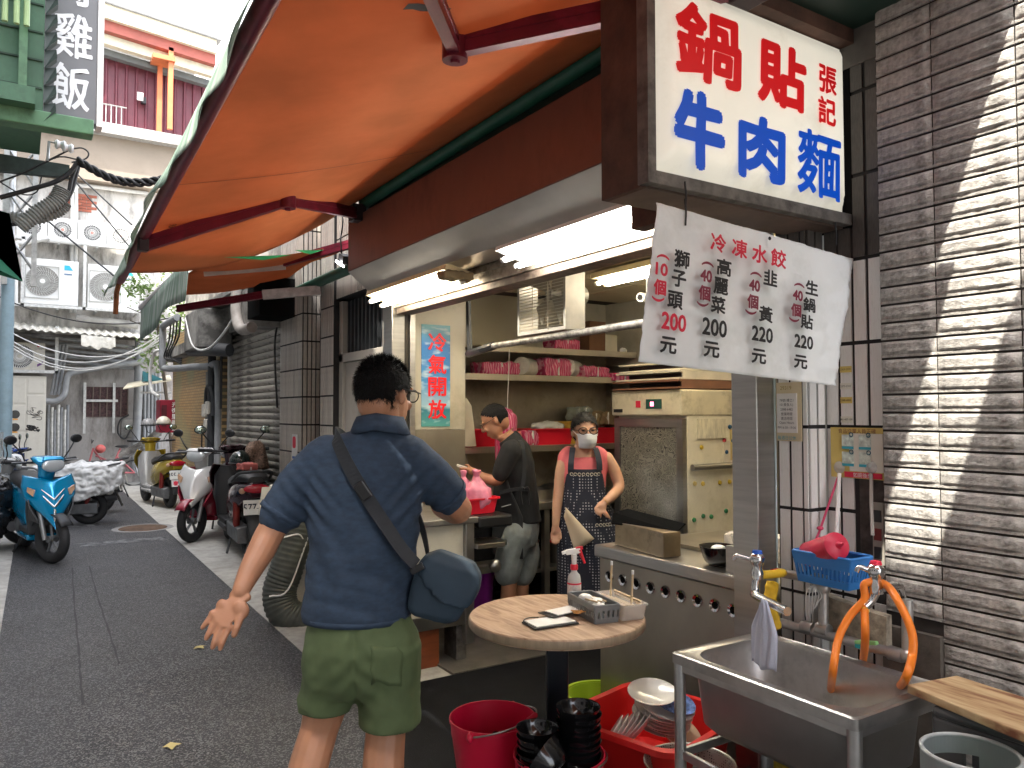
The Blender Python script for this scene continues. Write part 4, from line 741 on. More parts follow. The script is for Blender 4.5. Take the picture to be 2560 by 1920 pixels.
# ================================================================ tube lamps
TUBE = M('lit_tube', (1,.93,.78), .4, v=0, em=7.5); TUBEW = M('lit_tube_white', (1,.98,.93), .4, v=0, em=8)
TRAY = M('lamp_tray_cream', (.75,.62,.36), .4, v=.05); TRAYW = M('lamp_tray_white', (.85,.84,.8), .4, v=.03)
def lamp(label, p0, p1, tilt, tray, tube, wd=.17):
    a, b = Vector(p0), Vector(p1); t = thing('tube_lamp', label, 'lamp', tuple((a+b)/2)); d = (b-a).normalized(); s_ = Vector((math.cos(tilt),0,math.sin(tilt))); up = Vector((-math.sin(tilt),0,math.cos(tilt)))
    m = MB(); m.loft([[p_+s_*(-wd/2)+up*.01, p_+s_*(wd/2)+up*.01, p_+s_*(wd/2)+up*.05, p_+s_*(-wd/2)+up*.05] for p_ in (a, b)]); m.build('tray', tray, t)
    for k in (-1, 1):
        o_ = s_*k*.045-up*.022; m = MB(); m.cyl(a+o_+d*.03, b+o_-d*.03, .0135, n=10); m.build('tube', tube, t, sm=40)
        m = MB(); [m.cyl(e+o_, e+o_+d*f_*.03, .016, n=8) for e, f_ in ((a,1),(b,-1))]; 
        for e, f_ in ((a,1),(b,-1)):
            m = MB(); m.cyl(e+o_, e+o_+d*f_*.03, .016, n=8); m.build('socket', WHITE, t)
    return t
lamp('bright white twin tube lamp under the fascia by the hung menu sheet', (2.14,2.06,2.345), (2.14,3.36,2.345), -.25, TRAYW, TUBEW, .2)
t = lamp('cream twin tube lamp under the fascia with its end wrapped in tape', (2.12,3.90,2.34), (2.12,5.10,2.34), -.25, TRAY, TUBE, .17)
m = MB(); m.box((2.11,3.90,2.335),(.2,.10,.05)); melt(m, 'tape_wrap', M('brown_tape', (.25,.18,.09), .6, v=.3, s=12), t, .012, 4, disp=lambda p_: .012*noise.noise(p_*30))
lamp('twin tube lamp on the kitchen ceiling behind the hung menu sheet', (3.55,2.5,2.50), (3.55,4.35,2.50), 0, TRAY, TUBE, .18)
lamp('twin tube lamp at the rear of the kitchen ceiling', (3.0,4.55,2.53), (4.2,4.55,2.53), 0, TRAY, TUBE, .16) if False else None
# ================================================================ poster
po_ = thing('poster', 'blue sea and sky poster with four red brush characters', 'poster', (2.62,5.165,1.44))
pm_ = M('sea_poster', (.1,.4,.6), .35, v=.05)
N, L, p = mnodes(pm_); tc = N.new('ShaderNodeTexCoord'); sx = N.new('ShaderNodeSeparateXYZ'); L.new(tc.outputs['Object'], sx.inputs[0]); cr_ = N.new('ShaderNodeValToRGB'); mr = N.new('ShaderNodeMapRange'); mr.inputs[1].default_value = 0; mr.inputs[2].default_value = .76; L.new(sx.outputs[2], mr.inputs[0]); L.new(mr.outputs[0], cr_.inputs[0])
e = cr_.color_ramp.elements; e[0].position = 0; e[0].color = (.10,.36,.33,1); e[1].position = 1; e[1].color = (.10,.40,.50,1)
for ps_, c_ in ((.17,(.03,.20,.28,1)),(.20,(.35,.55,.65,1)),(.45,(.05,.25,.55,1)),(.8,(.02,.17,.48,1))): k = e.new(ps_); k.color = c_
q = N.new('ShaderNodeTexNoise'); q.inputs['Scale'].default_value = 7; mp = N.new('ShaderNodeMapping'); mp.inputs['Scale'].default_value = (1,1,2.6); mp.inputs['Rotation'].default_value = (0,.4,0); L.new(tc.outputs['Object'], mp.inputs[0]); L.new(mp.outputs[0], q.inputs[0]); rr = N.new('ShaderNodeMapRange'); rr.inputs[1].default_value = .52; rr.inputs[2].default_value = .7; rr.inputs[4].default_value = .85; L.new(q.outputs[0], rr.inputs[0])
mx = N.new('ShaderNodeMix'); mx.data_type = 'RGBA'; mx.inputs['B'].default_value = (.6,.75,.8,1); L.new(rr.outputs[0], mx.inputs['Factor']); L.new(cr_.outputs[0], mx.inputs['A']); L.new(mx.outputs['Result'], p.inputs['Base Color'])
m = MB(); m.b2(2.505,5.163,1.442,2.745,5.168,2.205); m.build('print', pm_, po_)
for k, ch in enumerate('冷氣開放'): fit(ch, (2.635,5.161,2.075-.168*k), (1,0,0), (0,0,1), .145, .135, SRED, po_, warp=.04, bold=.0035)
# ================================================================ shelves on the side wall
SHF = M('shelf_steel', (.52,.47,.38), .35, .8, v=.15, s=4, rv=.1)
def shelf(name, label, x0, x1, y0, z):
    m = MB(); m.b2(x0,y0,z-.004,x1,5.745,z); m.b2(x0,y0-.004,z-.05,x1,y0,z); m.b2(x0,y0,z-.05,x1,y0+.015,z-.046); return tag(m.build(name, SHF), label, 'shelf')
shelf('wall_shelf', 'long steel wall shelf stacked with pink bag bundles', 2.885, 4.7, 5.36, 1.86)
shelf('wall_shelf', 'high steel shelf below the kitchen ceiling', 3.1, 4.74, 5.30, 2.09)
shelf('wall_shelf', 'low steel shelf carrying red baskets behind the cooks', 2.885, 4.72, 5.40, 1.265)
for x in (2.95,3.05): m = MB(); m.tube(spline([(x,5.46,1.215),(x,5.44,1.15),(x,5.44,1.0),(x+.015,5.43,.97)],4), .004, 5); tag(m.build('ladle_hook', STEEL2), 'steel hook hanging below the low shelf', 'hook', 'hooks below the shelf')
PINK = sheet('pink_striped_film', (.62,.05,.16), tl=.25, r=.4)
N, L, p = mnodes(PINK); tc = N.new('ShaderNodeTexCoord'); wv = N.new('ShaderNodeTexWave'); wv.inputs['Scale'].default_value = 14; wv.inputs['Distortion'].default_value = 3; L.new(tc.outputs['Object'], wv.inputs[0]); rr = N.new('ShaderNodeMapRange'); rr.inputs[1].default_value = .55; rr.inputs[2].default_value = .75; rr.inputs[4].default_value = .7; L.new(wv.outputs[0], rr.inputs[0]); mx = N.new('ShaderNodeMix'); mx.data_type = 'RGBA'; mx.inputs['B'].default_value = (.85,.45,.55,1); L.new(rr.outputs[0], mx.inputs['Factor']); L.new(p.inputs['Base Color'].links[0].from_socket, mx.inputs['A']); L.new(mx.outputs['Result'], p.inputs['Base Color'])
def bundle(label, c, d, seed, rz=0, mat=PINK, group='pink bag bundles on the shelf', cat='bag bundle', name='bag_bundle'):
    t = thing(name, label, cat, (c[0],c[1],c[2]), 0, group); m = MB(); m.box((c[0],c[1],c[2]+d[2]/2), d, rz)
    melt(m, 'film', mat, t, .013, 5, disp=lambda q: .022*noise.noise(q*16+Vector((seed,0,0)))+.012*noise.noise(q*38)); m = MB(); m.box((c[0],c[1],c[2]+d[2]/2), (.012,d[1]+.01,d[2]*.93), rz); m.build('string', WHITE, t); return t
bundle('dark pink bag bundle at the left of the shelf', (3.35,5.5,1.86), (.36,.22,.10), 1)
bundle('pink bag bundle tied with string between two white rolls', (3.92,5.5,1.86), (.28,.24,.15), 2)
bundle('pink bag bundle right of the second white roll', (4.34,5.47,1.86), (.3,.22,.09), 3)
bundle('pink bag bundle spilling over the shelf end', (4.58,5.42,1.83), (.2,.22,.07), 4, .4)
bundle('pink and white packet on the high shelf', (4.0,5.44,2.09), (.3,.16,.09), 6, .1)
for k, x in enumerate((3.66,4.14)):
    t = thing('film_roll', ('white plastic roll between two pink bundles, the left one', 'white plastic roll lying right of the tied pink bundle')[k], 'roll', (x,5.5,1.86), 0, 'white rolls on the shelf'); m = MB(); m.cyl((x-.10,5.42,1.94),(x+.10,5.56,1.935), .075, n=18); m.build('roll', M('milky_film', (.66,.64,.58), .4, v=.12, s=20, b=.2), t, sm=50)
t = thing('paper_bag', 'brown paper bag standing on the high shelf', 'bag', (4.35,5.45,2.09)); m = MB(); m.loft([[(4.26+a*s_,5.38+b,2.09+z) for a, b in ((0,0),(.18,0),(.18,.14),(0,.14))] for z, s_ in ((0,1),(.2,1.02),(.27,1.05))]); m.build('bag', M('kraft_paper', (.16,.075,.035), .8, v=.15, b=.1), t)
m = MB(); m.box((4.53,5.45,2.17),(.14,.1,.16)); tag(m.build('carton', M('pale_carton', (.55,.5,.38), .6, v=.1), bev=.005), 'pale carton beside the brown paper bag', 'carton'); m = MB(); m.cyl((4.66,5.4,2.115),(4.72,5.44,2.115), .025, n=12); tag(m.build('tape_roll', WHITE), 'small white tape roll at the end of the high shelf', 'tape roll')
# low shelf goods
def basket(label, c, d, mat, name='plastic_basket', taper=.86, wall=.006, local=None, rim=.012, cat='basket', group=None, rz=0):
    t = thing(name, label, cat, c, rz, group, local=True); w_, l_, h_ = d; m = MB()
    def ringp(s_, z, inset=0): return [(a, b, z) for a, b in rrect(w_*s_-2*inset, l_*s_-2*inset, min(w_, l_)*.16)]
    m.loft([ringp(taper,.0), ringp(1,h_)], cap=False); m.loft([ringp(1,h_), [(a*(1+rim/w_*2), b*(1+rim/l_*2), h_) for a, b, z in ringp(1,h_)], [(a*(1+rim/w_*2), b*(1+rim/l_*2), h_-rim) for a, b, z in ringp(1,h_)]], cap=False)
    m.loft([ringp(1,h_,wall), ringp(taper,.006,wall)], cap=False); m.loft([ringp(1,h_), ringp(1,h_,wall)], cap=False); m.add(ringp(taper,0), [tuple(range(20))]); m.add(ringp(taper,.006,wall), [tuple(range(20))]); m.build('tray', mat, t, sm=40); return t
for k, (x, w_) in enumerate(((3.19,.52),(3.93,.46),(4.55,.34))): basket(('red plastic basket behind the cook in black', 'red plastic basket holding clear lids on the low shelf', 'red plastic basket on the low shelf beside the fridge')[k], (x,5.58,1.265), (w_,.28,.14), REDP, group='red baskets on the low shelf')
basket('yellow plastic basket between the two red baskets', (4.24,5.6,1.265), (.26,.25,.2), M('yellow_plastic', (.62,.40,.06), .45, v=.1))
t = thing('plastic_pile', 'pile of clear plastic lids in the red basket', 'lids', (3.93,5.56,1.33)); m = MB(); m.ell((3.93,5.56,1.42), .17,.1,.05); melt(m, 'pile', M('milky_clear', (.6,.6,.56), .25, v=.1), t, .012, 3, disp=lambda q: .018*noise.noise(q*25))
for k, (x, z, c_) in enumerate(((4.42,1.42,(.28,.2,.1)),(4.56,1.43,(.22,.15,.08)),(4.3,1.47,(.3,.33,.28)))): bundle(('bundle of wooden chopsticks behind the woman', 'brown paper packs stacked by the fridge', 'grey green crumpled bag behind the woman')[k], (x,5.58,z), (.2,.15,.12), 20+k, .2, M('pack_%d' % k, c_, .7, v=.3), None, 'pack', 'goods_pack')
t = thing('order_sheets', 'tall stack of white paper sheets leaning on the shelf', 'paper', (3.0,5.37,1.27)); m = MB(); m.add([(2.9,5.38,1.275),(3.1,5.38,1.275),(3.09,5.44,1.6),(3.05,5.45,1.66),(2.92,5.45,1.66)], [(0,1,2,3,4)]); o = m.build('sheet', M('paper_warm', (.66,.60,.48), .8, v=.06, s=8), t); k = o.modifiers.new('s','SOLIDIFY'); k.thickness = .02
t = thing('hanging_bag', 'pink striped plastic bag hanging on a string above the cook', 'bag', (3.27,5.2,1.15)); m = MB(); m.tube([(3.27,5.15,2.05),(3.26,5.15,1.8),(3.25,5.15,1.56)], .003, 5); m.build('string', WHITE, t)
m = MB(); m.tube([(3.25,5.15,1.57),(3.25,5.15,1.52),(3.24,5.15,1.44),(3.23,5.15,1.3),(3.22,5.15,1.13)], [.02,.07,.09,.075,.07], 12); m.tube([(3.12,5.15,1.45),(3.2,5.15,1.52),(3.3,5.15,1.53)], .035, 8); melt(m, 'bag', PINK, t, .012, 3, disp=lambda q: .02*noise.noise(Vector((q.x*40,q.y*40,q.z*6))))
for k, (x, h_, c_) in enumerate(((3.42,.28,(.65,.6,.5)),(3.5,.16,(.7,.66,.6)),(3.57,.12,(.7,.2,.18)))): t = thing('seasoning_jar', ('tall white carton behind the cook', 'short white jar next to the tall carton', 'white and red tub behind the cook')[k], 'jar', (x,5.5,1.265)); m = MB(); m.lathe([(0,0),(.04,0),(.042,h_*.8),(.03,h_*.9),(.03,h_),(0,h_)], 16, (x,5.5,1.265)); m.build('jar', M('jar_%d' % k, c_, .45, v=.1), t, sm=40); m = MB(); m.lathe([(.0425,h_*.3),(.0435,h_*.32),(.0435,h_*.6),(.042,h_*.62)], 16, (x,5.5,1.265)); m.build('label_band', PINKTX, t)
bundle('pink and white plastic packet on the low shelf', (3.68,5.5,1.265), (.14,.12,.13), 31, .2, PINK, None, 'packet', 'packet')
# hanging clothes pole with chain, wall fan
cp_ = thing('hanging_pole', 'taped metal pole slung below the kitchen ceiling on a black bracket', 'pole', (2.5,3.4,1.97))
m = MB(); m.cyl((2.5,2.35,1.975),(2.5,4.17,1.965), .02, n=12); m.build('pole', M('wrapped_pole', (.30,.28,.25), .5, .5, v=.6, s=30, b=.2), cp_, sm=40)
m = MB(); m.tube([(2.5,4.12,1.965),(2.52,4.3,1.955),(2.6,4.62,1.95)], .026, 8); m.build('sleeve', BLACK, cp_); m = MB(); m.tube([(2.6,4.6,1.95),(2.6,4.62,2.2),(2.6,4.63,2.58)], .02, 6); m.build('chain_drop', BLACK, cp_)
m = MB(); m.tube([(2.52,2.4,1.97),(2.52,2.4,2.58)], .012, 6); m.build('hanger_rod', BLACK, cp_)
fn = thing('exhaust_fan', 'square steel framed fan with wire guard hung under the ceiling', 'fan', (2.62,3.75,2.0))
m = MB(); FR = M('fan_frame', (.5,.48,.44), .4, .7, v=.15)
for a in ((2.60,3.50,2.02,2.74,3.52,2.50),(2.60,3.98,2.02,2.74,4.0,2.50),(2.60,3.52,2.02,2.74,3.98,2.04),(2.60,3.52,2.48,2.74,3.98,2.50)): m.b2(*a)
m.build('frame', FR, fn)
for k in range(23): m = MB(); m.cyl((2.60,3.52,2.05+.019*k),(2.60,3.98,2.05+.019*k), .0022, n=4); m.build('guard_wire', M('guard_wire', (.6,.56,.46), .4, .5), fn)
for y in (3.67,3.83): m = MB(); m.cyl((2.598,y,2.03),(2.598,y,2.49), .0035, n=4); m.build('guard_wire', MATS['guard_wire'], fn)
for k in range(4):
    a = R(90*k+20); m = MB(); m.add([(2.68,3.75,2.26),(2.66,3.75+.2*math.cos(a),2.26+.2*math.sin(a)),(2.70,3.75+.2*math.cos(a+.9),2.26+.2*math.sin(a+.9))], [(0,1,2)]); o = m.build('blade', M('fan_blade', (.35,.32,.26), .5, .4), fn); q = o.modifiers.new('s','SOLIDIFY'); q.thickness = .004
m = MB(); m.cyl((2.74,3.75,2.26),(2.92,3.75,2.26), .06, n=14); m.cyl((2.66,3.75,2.26),(2.74,3.75,2.26), .03, n=12); m.build('motor', M('motor_grey', (.4,.38,.33), .5, .4), fn, sm=40)
m = MB(); m.b2(2.62,3.6,2.50,2.72,3.62,2.578); m.b2(2.62,3.88,2.50,2.72,3.9,2.578); m.build('hanger', FR, fn)
cm = thing('camera_dome', 'small white security camera under the kitchen ceiling', 'camera', (4.0,4.3,2.3)); q = onX(1607,743,3.9); m = MB(); m.cyl(q+Vector((.06,0,0)), q+Vector((-.05,-.03,-.01)), .035, n=14); m.build('body', WHITE, cm, sm=40); m = MB(); m.cyl(q+Vector((-.051,-.03,-.01)), q+Vector((-.056,-.032,-.011)), .022, n=12); m.build('lens', BLACK, cm); m = MB(); m.cyl(q+Vector((.05,0,0)), q+Vector((.05,0,.26)), .012, n=6); m.build('stem', WHITE, cm)
# ================================================================ fridge
fx, fy0, fy1 = 3.85, 3.84, 4.56
fr = thing('upright_fridge', 'tall cream fridge with dark floral patterned door and magnets on its side', 'fridge', (4.2,4.2,0))
m = MB(); m.b2(fx+.04,fy0,.08,4.6,fy1,1.70); m.build('cabinet', CREAM, fr, bev=.01)
m = MB(); m.b2(fx-.02,fy0-.008,1.52,4.61,fy1+.01,1.705); m.build('control_hood', M('aged_cream', (.58,.52,.38), .45, v=.1, dirt=('#4d3f28', .5), dsc=5), fr, bev=.012)
m = MB(); m.b2(fx-.024,fy0+.18,1.57,fx-.0205,fy0+.34,1.64); m.build('display', M('display_green', (.02,.08,.06), .2), fr); m = MB(); m.b2(fx-.027,fy0+.26,1.59,fx-.0245,fy0+.29,1.62); m.build('digit', M('display_red', (.9,.1,.2), .4, em=2), fr)
m = MB(); m.b2(fx-.024,fy0+.4,1.58,fx-.0205,fy0+.45,1.63); m.build('switch', PINKTX, fr); m = MB(); m.b2(fx-.024,fy0+.6,1.545,fx-.0205,fy1-.02,1.57); m.build('nameplate', BLACK, fr)
m = MB()
for a in ((fx,fy0+.0,.1,fx+.04,fy0+.06,1.5),(fx,fy1-.06,.1,fx+.04,fy1,1.5),(fx,fy0+.06,1.44,fx+.04,fy1-.06,1.5),(fx,fy0+.06,.1,fx+.04,fy1-.06,.16)): m.b2(*a)
m.build('door_frame', STEEL, fr)
fl_ = M('floral_door', (.3,.28,.22), .4, .2, v=.1)
N, L, p = mnodes(fl_); tc = N.new('ShaderNodeTexCoord'); vo = N.new('ShaderNodeTexVoronoi'); vo.inputs['Scale'].default_value = 22; vo.feature = 'DISTANCE_TO_EDGE'; nz_ = N.new('ShaderNodeTexNoise'); nz_.inputs['Scale'].default_value = 9; ad = N.new('ShaderNodeVectorMath'); ml = N.new('ShaderNodeVectorMath'); ml.operation = 'SCALE'; ml.inputs['Scale'].default_value = .12; L.new(tc.outputs['Object'], nz_.inputs[0]); L.new(nz_.outputs['Color'], ml.inputs[0]); L.new(tc.outputs['Object'], ad.inputs[0]); L.new(ml.outputs[0], ad.inputs[1]); L.new(ad.outputs[0], vo.inputs[0])
wv = N.new('ShaderNodeMath'); wv.operation = 'SINE'; mu = N.new('ShaderNodeMath'); mu.operation = 'MULTIPLY'; mu.inputs[1].default_value = 38; L.new(vo.outputs['Distance'], mu.inputs[0]); L.new(mu.outputs[0], wv.inputs[0]); rp = N.new('ShaderNodeValToRGB'); rp.color_ramp.elements[0].position = .25; rp.color_ramp.elements[0].color = (.035,.033,.03,1); rp.color_ramp.elements[1].position = .6; rp.color_ramp.elements[1].color = (.25,.235,.19,1); mr = N.new('ShaderNodeMapRange'); mr.inputs[1].default_value = -1; L.new(wv.outputs[0], mr.inputs[0]); L.new(mr.outputs[0], rp.inputs[0]); L.new(rp.outputs[0], p.inputs['Base Color'])
m = MB(); m.b2(fx+.008,fy0+.062,.162,fx+.03,fy1-.062,1.438); m.build('floral_panel', fl_, fr)
m = MB(); m.b2(fx+.14,fy0-.012,1.36,fx+.42,fy0-.002,1.50); m.build('calendar_paper', M('printed_paper', (.6,.55,.42), .8, v=.25, s=60, stretch=(1,1,.2)), fr)
m = MB(); m.cyl((fx+.06,fy0-.03,1.165),(fx+.48,fy0-.03,1.165), .022, n=12); m.build('wrap_holder', STEEL, fr, sm=40)
for k, (px, pz, c_) in enumerate(((.18,1.30,0),(.11,1.05,0),(.19,1.045,0),(.36,1.045,0),(.46,1.045,0),(.10,.80,1),(.19,.82,1),(.27,.81,1),(.42,.84,1),(.47,1.44,2),(.49,1.34,2),(.43,1.26,2),(.50,1.22,3),(.41,1.345,3))):
    m = MB(); m.lathe([(0,.012),(.014,.010),(.017,0)], 12, mt=Matrix.Rotation(R(90),4,'X')); m.xf(Matrix.Translation((fx+px,fy0-.001,pz))); m.build('magnet', M(('magnet_yellow','magnet_green','magnet_blue','magnet_red')[c_], ((.6,.42,.03),(.03,.2,.08),(.02,.08,.16),(.4,.03,.04))[c_], .4), fr, sm=50)
m = MB(); m.b2(fx+.40,fy0-.006,1.18,fx+.47,fy0-.002,1.34); m.build('memo_note', M('memo_cream', (.62,.56,.45), .8), fr); m = MB(); m.b2(fx+.47,fy0-.008,1.2,fx+.55,fy0-.002,1.42); m.build('memo_note', M('memo_yellow', (.6,.48,.2), .8), fr)
for k in range(3):                                        # flat boxes on top
    t = thing('flat_box', ('lowest flat carton on the fridge with a brown open side', 'middle flat carton on the fridge top', 'topmost flat carton on the fridge')[k], 'carton', (4.1,4.2,1.71+.065*k)); z = 1.712+.066*k
    m = MB(); m.b2(fx-.03+.03*k,fy0-.0+.02*k,z,4.45,fy1-.02,z+.012); m.b2(fx-.03+.03*k,fy0+.02*k,z+.05,4.45,fy1-.02,z+.062); m.b2(fx+.0+.03*k,fy0+.02*k,z+.012,4.45,fy0+.012+.02*k,z+.05); m.build('carton', M('carton_%d' % (k > 0), ((.2,.09,.05),(.55,.5,.4))[k > 0], .7, v=.15), t)
    m = MB(); m.b2(fx+.1,fy0+.05,z+.014,4.4,fy1-.06,z+.048); m.build('contents', M('carton_dark', (.05,.025,.02), .8), t)
# ================================================================ stove counter by the right post
sv = thing('stove_counter', 'stainless stove counter with a row of round vent holes', 'counter', (2.8,2.6,0)); SX, S0, S1 = 2.46, 2.0, 3.06
STV = M('stove_steel', (.36,.33,.28), .36, .9, v=.15, s=2.5, rv=.12, b=.03, bs=12)
m = MB(); m.b2(SX+.02,S0,.05,3.3,S1,.82); m.build('body', STV, sv, bev=.006)
m = MB(); m.b2(SX,S0-.02,.82,3.32,S1+.02,.88); m.build('worktop', STEEL, sv, bev=.008)
for k in range(10):
    y = 2.98-.098*k; m = MB(); m.lathe([(.016,.002),(.026,.007),(.029,0)], 18, mt=Matrix.Rotation(R(-90),4,'Y')); m.xf(Matrix.Translation((SX+.019,y,.735))); m.build('vent_ring', CHROME, sv, sm=50); m = MB(); m.lathe([(0,.0015),(.017,.0015)], 16, mt=Matrix.Rotation(R(-90),4,'Y')); m.xf(Matrix.Translation((SX+.019,y,.735))); m.build('vent_hole', DARK, sv)
m = MB(); m.b2(2.75,2.15,.881,3.25,2.95,.90); m.build('griddle', M('griddle_steel', (.3,.27,.22), .35, .9, v=.3, s=4), sv)
gb_ = thing('grease_tray', 'low steel splash box with black folded card on the stove counter', 'splash box', (2.6,2.85,.88))
m = MB(); a, b = Vector((2.53,2.98,.881)), Vector((2.58,2.62,.881))
m.box((2.56,2.80,.94),(.1,.40,.115),rz=-.12); m.build('box', M('splash_steel', (.38,.31,.22), .3, .9, v=.3, s=6, dirt=('#1a0f08', .8), dsc=6), gb_, bev=.004)
m = MB(); m.add([(2.515,3.01,.99),(2.565,2.60,.995),(2.62,2.60,1.03),(2.60,2.98,1.06),(2.55,3.03,1.04)], [(0,1,2,3,4)]); o = m.build('folded_card', M('matt_black_card', (.006,.006,.006), .95, spec=.05), gb_); q = o.modifiers.new('s','SOLIDIFY'); q.thickness = .006
def bowl(name, label, c, r=.085, h=.075, mat=None, cat='bowl', group=None, par=None, rot=None, ridges=True):
    prof = [(r*.5,0),(r*.52,.008),(r*.62,.012)]+[(r*(.62+.34*(k/8)**.7)+(.0012 if k % 2 and ridges else 0), .012+(h-.012)*k/8) for k in range(1,9)]+[(r*.98,h),(r*.95,h-.002)]+[(r*(.92-.5*(k/5)**2), h-.004-(h-.02)*k/5) for k in range(1,6)]+[(0,.014)]
    mt_ = Matrix.Translation(c) @ (rot.to_4x4() if rot is not None else Matrix.Identity(4)); m = MB(); m.lathe(prof, 26, mt=mt_); o = m.build(name, mat or M('black_melamine', (.006,.006,.007), .16, v=.1, coat=.3), par, sm=60)
    return tag(o, label, cat, group) if not par else o
bowl('noodle_bowl', 'black bowl with white noodles on the stove counter', (2.575,2.36,.881), .085, .085)
m = MB(); m.ell((2.575,2.36,.955), .035,.03,.015,12,6); tag(m.build('noodles', WHITE, sm=180), 'white noodles in the black bowl on the stove', 'noodles')
m = MB(); m.b2(2.50,2.06,.881,2.53,2.25,.99); tag(m.build('splash_guard', STEEL), 'bent steel splash guard at the post end of the stove', 'splash guard'); m = MB(); m.box((2.95,2.45,.935),(.12,.3,.07),rz=.5); tag(m.build('tissue_box', M('printed_tissue', (.66,.6,.52), .7, v=.3, s=26), bev=.006), 'pale printed tissue box on the stove back', 'box')
m = MB(); [m.tube(arc((2.70,2.3,.90+.035*k), .05+.008*k, 0, 6.1, 16, 'xy'), .002, 4) for k in range(4)]; [m.tube([(2.70+.05*math.cos(a),2.3+.05*math.sin(a),.9),(2.70+.075*math.cos(a),2.3+.075*math.sin(a),1.01)], .0018, 4) for a in [k*.7 for k in range(9)]]; tag(m.build('wire_strainer', STEEL2), 'wire noodle strainer behind the black bowl', 'strainer')
# ================================================================ front cooking cart where the customer stands
fc = thing('cooking_cart', 'cream and steel food cart with wooden base at the shop mouth', 'cart', (2.1,4.5,0))
m = MB(); m.b2(1.66,4.22,.30,2.34,5.05,.86); m.build('cabinet', M('cart_cream', (.50,.47,.38), .5, v=.12, s=3, dirt=('#7b6c4c', .4), dsc=3), fc, bev=.006)
for x in (2.34,1.64): m = MB(); m.b2(x,4.19,.12,x+.06,4.25,.90); m.build('corner_post', STEEL2, fc, bev=.004)
m = MB(); m.b2(1.70,4.205,.24,2.34,4.22,.32); m.build('lower_rail', STEEL2, fc); m = MB(); m.b2(1.72,4.24,.0,2.18,4.9,.24); m.build('wood_base', M('varnished_board', (.20,.05,.015), .45, v=.3, s=3, stretch=(1,1,6)), fc)
m = MB(); m.b2(1.62,4.17,.86,2.42,5.08,.90); m.build('worktop', STEEL2, fc, bev=.006); m = MB(); m.b2(2.30,4.24,0,2.37,4.4,.24); m.build('foot', GRS, fc)
m = MB(); m.prism([(2.40,4.15),(2.60,4.15),(2.64,4.19),(2.64,4.33),(2.60,4.37),(2.40,4.37)], lambda a, b, h: (a, b, .70+h), .03); m.build('side_flap', STEEL, fc, bev=.003)
basket('red plastic basket heaped with pink bags on the cart', (2.50,4.37,.90), (.26,.22,.10), REDP, rz=.1); m = MB(); m.b2(2.425,4.18,.82,2.68,4.56,.896); m.build('hob', BLACK, fc, bev=.015)
for k, (x, y, s_) in enumerate(((2.51,4.35,.10),(2.44,4.40,.085),(2.54,4.42,.085))):
    t = thing('takeaway_bag', ('pink translucent bag knotted over a white tub in the red basket', 'pink bag at the back of the red basket', 'second pink bag beside the knotted one')[k], 'bag', (x,y,.95)); m = MB(); m.lathe([(0,0),(s_*.8,0),(s_,.05),(s_*.9,.12),(s_*.3,.18),(s_*.15,.2),(s_*.35,.24)], 18, (x,y,.93), cap=True); mm2 = melt(m, 'film', M('pink_clear_film', (.68,.22,.32), .3, v=.25, s=10), t, .01, 2, disp=lambda q: .012*noise.noise(Vector((q.x*30,q.y*30,q.z*9))))
bt = thing('water_bottle', 'clear bottle with white cap behind the red basket', 'bottle', (2.22,4.62,.9)); m = MB(); m.lathe([(0,0),(.03,0),(.03,.14),(.012,.19),(.012,.2)], 14, (2.22,4.62,.9)); m.build('bottle', M('clear_plastic', (.7,.72,.72), .15, v=.05, al=.5), bt, sm=50); m = MB(); m.cyl((2.22,4.62,1.1),(2.22,4.62,1.125), .015, n=12); m.build('cap', WHITE, bt)
# ================================================================ back bench, stock pots, bins
bn = thing('kitchen_bench', 'steel work bench along the shelf wall with a dark space below', 'bench', (3.5,5.3,0))
m = MB(); m.b2(2.89,4.98,.78,4.7,5.74,.84); m.build('worktop', STEEL2, bn, bev=.006)
for x in (2.92,3.5,4.1,4.64): m = MB(); m.b2(x,5.0,0,x+.05,5.05,.78); m.build('leg', STEEL2, bn)
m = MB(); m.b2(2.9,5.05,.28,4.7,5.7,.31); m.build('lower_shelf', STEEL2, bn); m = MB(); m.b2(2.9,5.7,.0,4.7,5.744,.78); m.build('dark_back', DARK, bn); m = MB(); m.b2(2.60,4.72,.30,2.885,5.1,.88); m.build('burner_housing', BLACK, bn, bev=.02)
m = MB(); m.b2(2.42,4.55,.45,2.9,5.0,.50); tag(m.build('steel_rack', STEEL2), 'steel rack plate between cart and bench', 'rack')
def pot(label, c, r, h, mat=STEEL2, lid=True):
    t = thing('stock_pot', label, 'pot', c); m = MB(); m.lathe([(0,0),(r,0),(r,h),(r*1.06,h),(r*1.06,h+.008),(r*.96,h+.004),(r*.96,.02)], 22, c); m.build('pot', mat, t, sm=45)
    if lid: m = MB(); m.lathe([(r*1.02,h+.01),(r*.7,h+.03),(0,h+.045)], 22, c); m.cyl((c[0],c[1],c[2]+h+.045),(c[0],c[1],c[2]+h+.07), .012, n=8); m.build('lid', mat, t, sm=45)
pot('steel pot standing under the bench', (3.45,5.2,.31), .11, .2); pot('steel pot with red lid under the bench', (3.8,5.2,.31), .10, .16, lid=False); m = MB(); m.lathe([(0,.025),(.105,.015),(.105,0)], 20, (3.8,5.2,.47)); tag(m.build('red_plate', REDP), 'red plastic plate lying on the pot under the bench', 'plate')
pot('small steel can on the bench by the cook', (2.98,5.05,.84), .06, .14, lid=False); pot('wide steel pan on the bench between the two cooks', (3.55,5.2,.84), .14, .08, lid=False); pot('covered steel pan on the bench behind the woman', (3.82,5.3,.84), .13, .07)
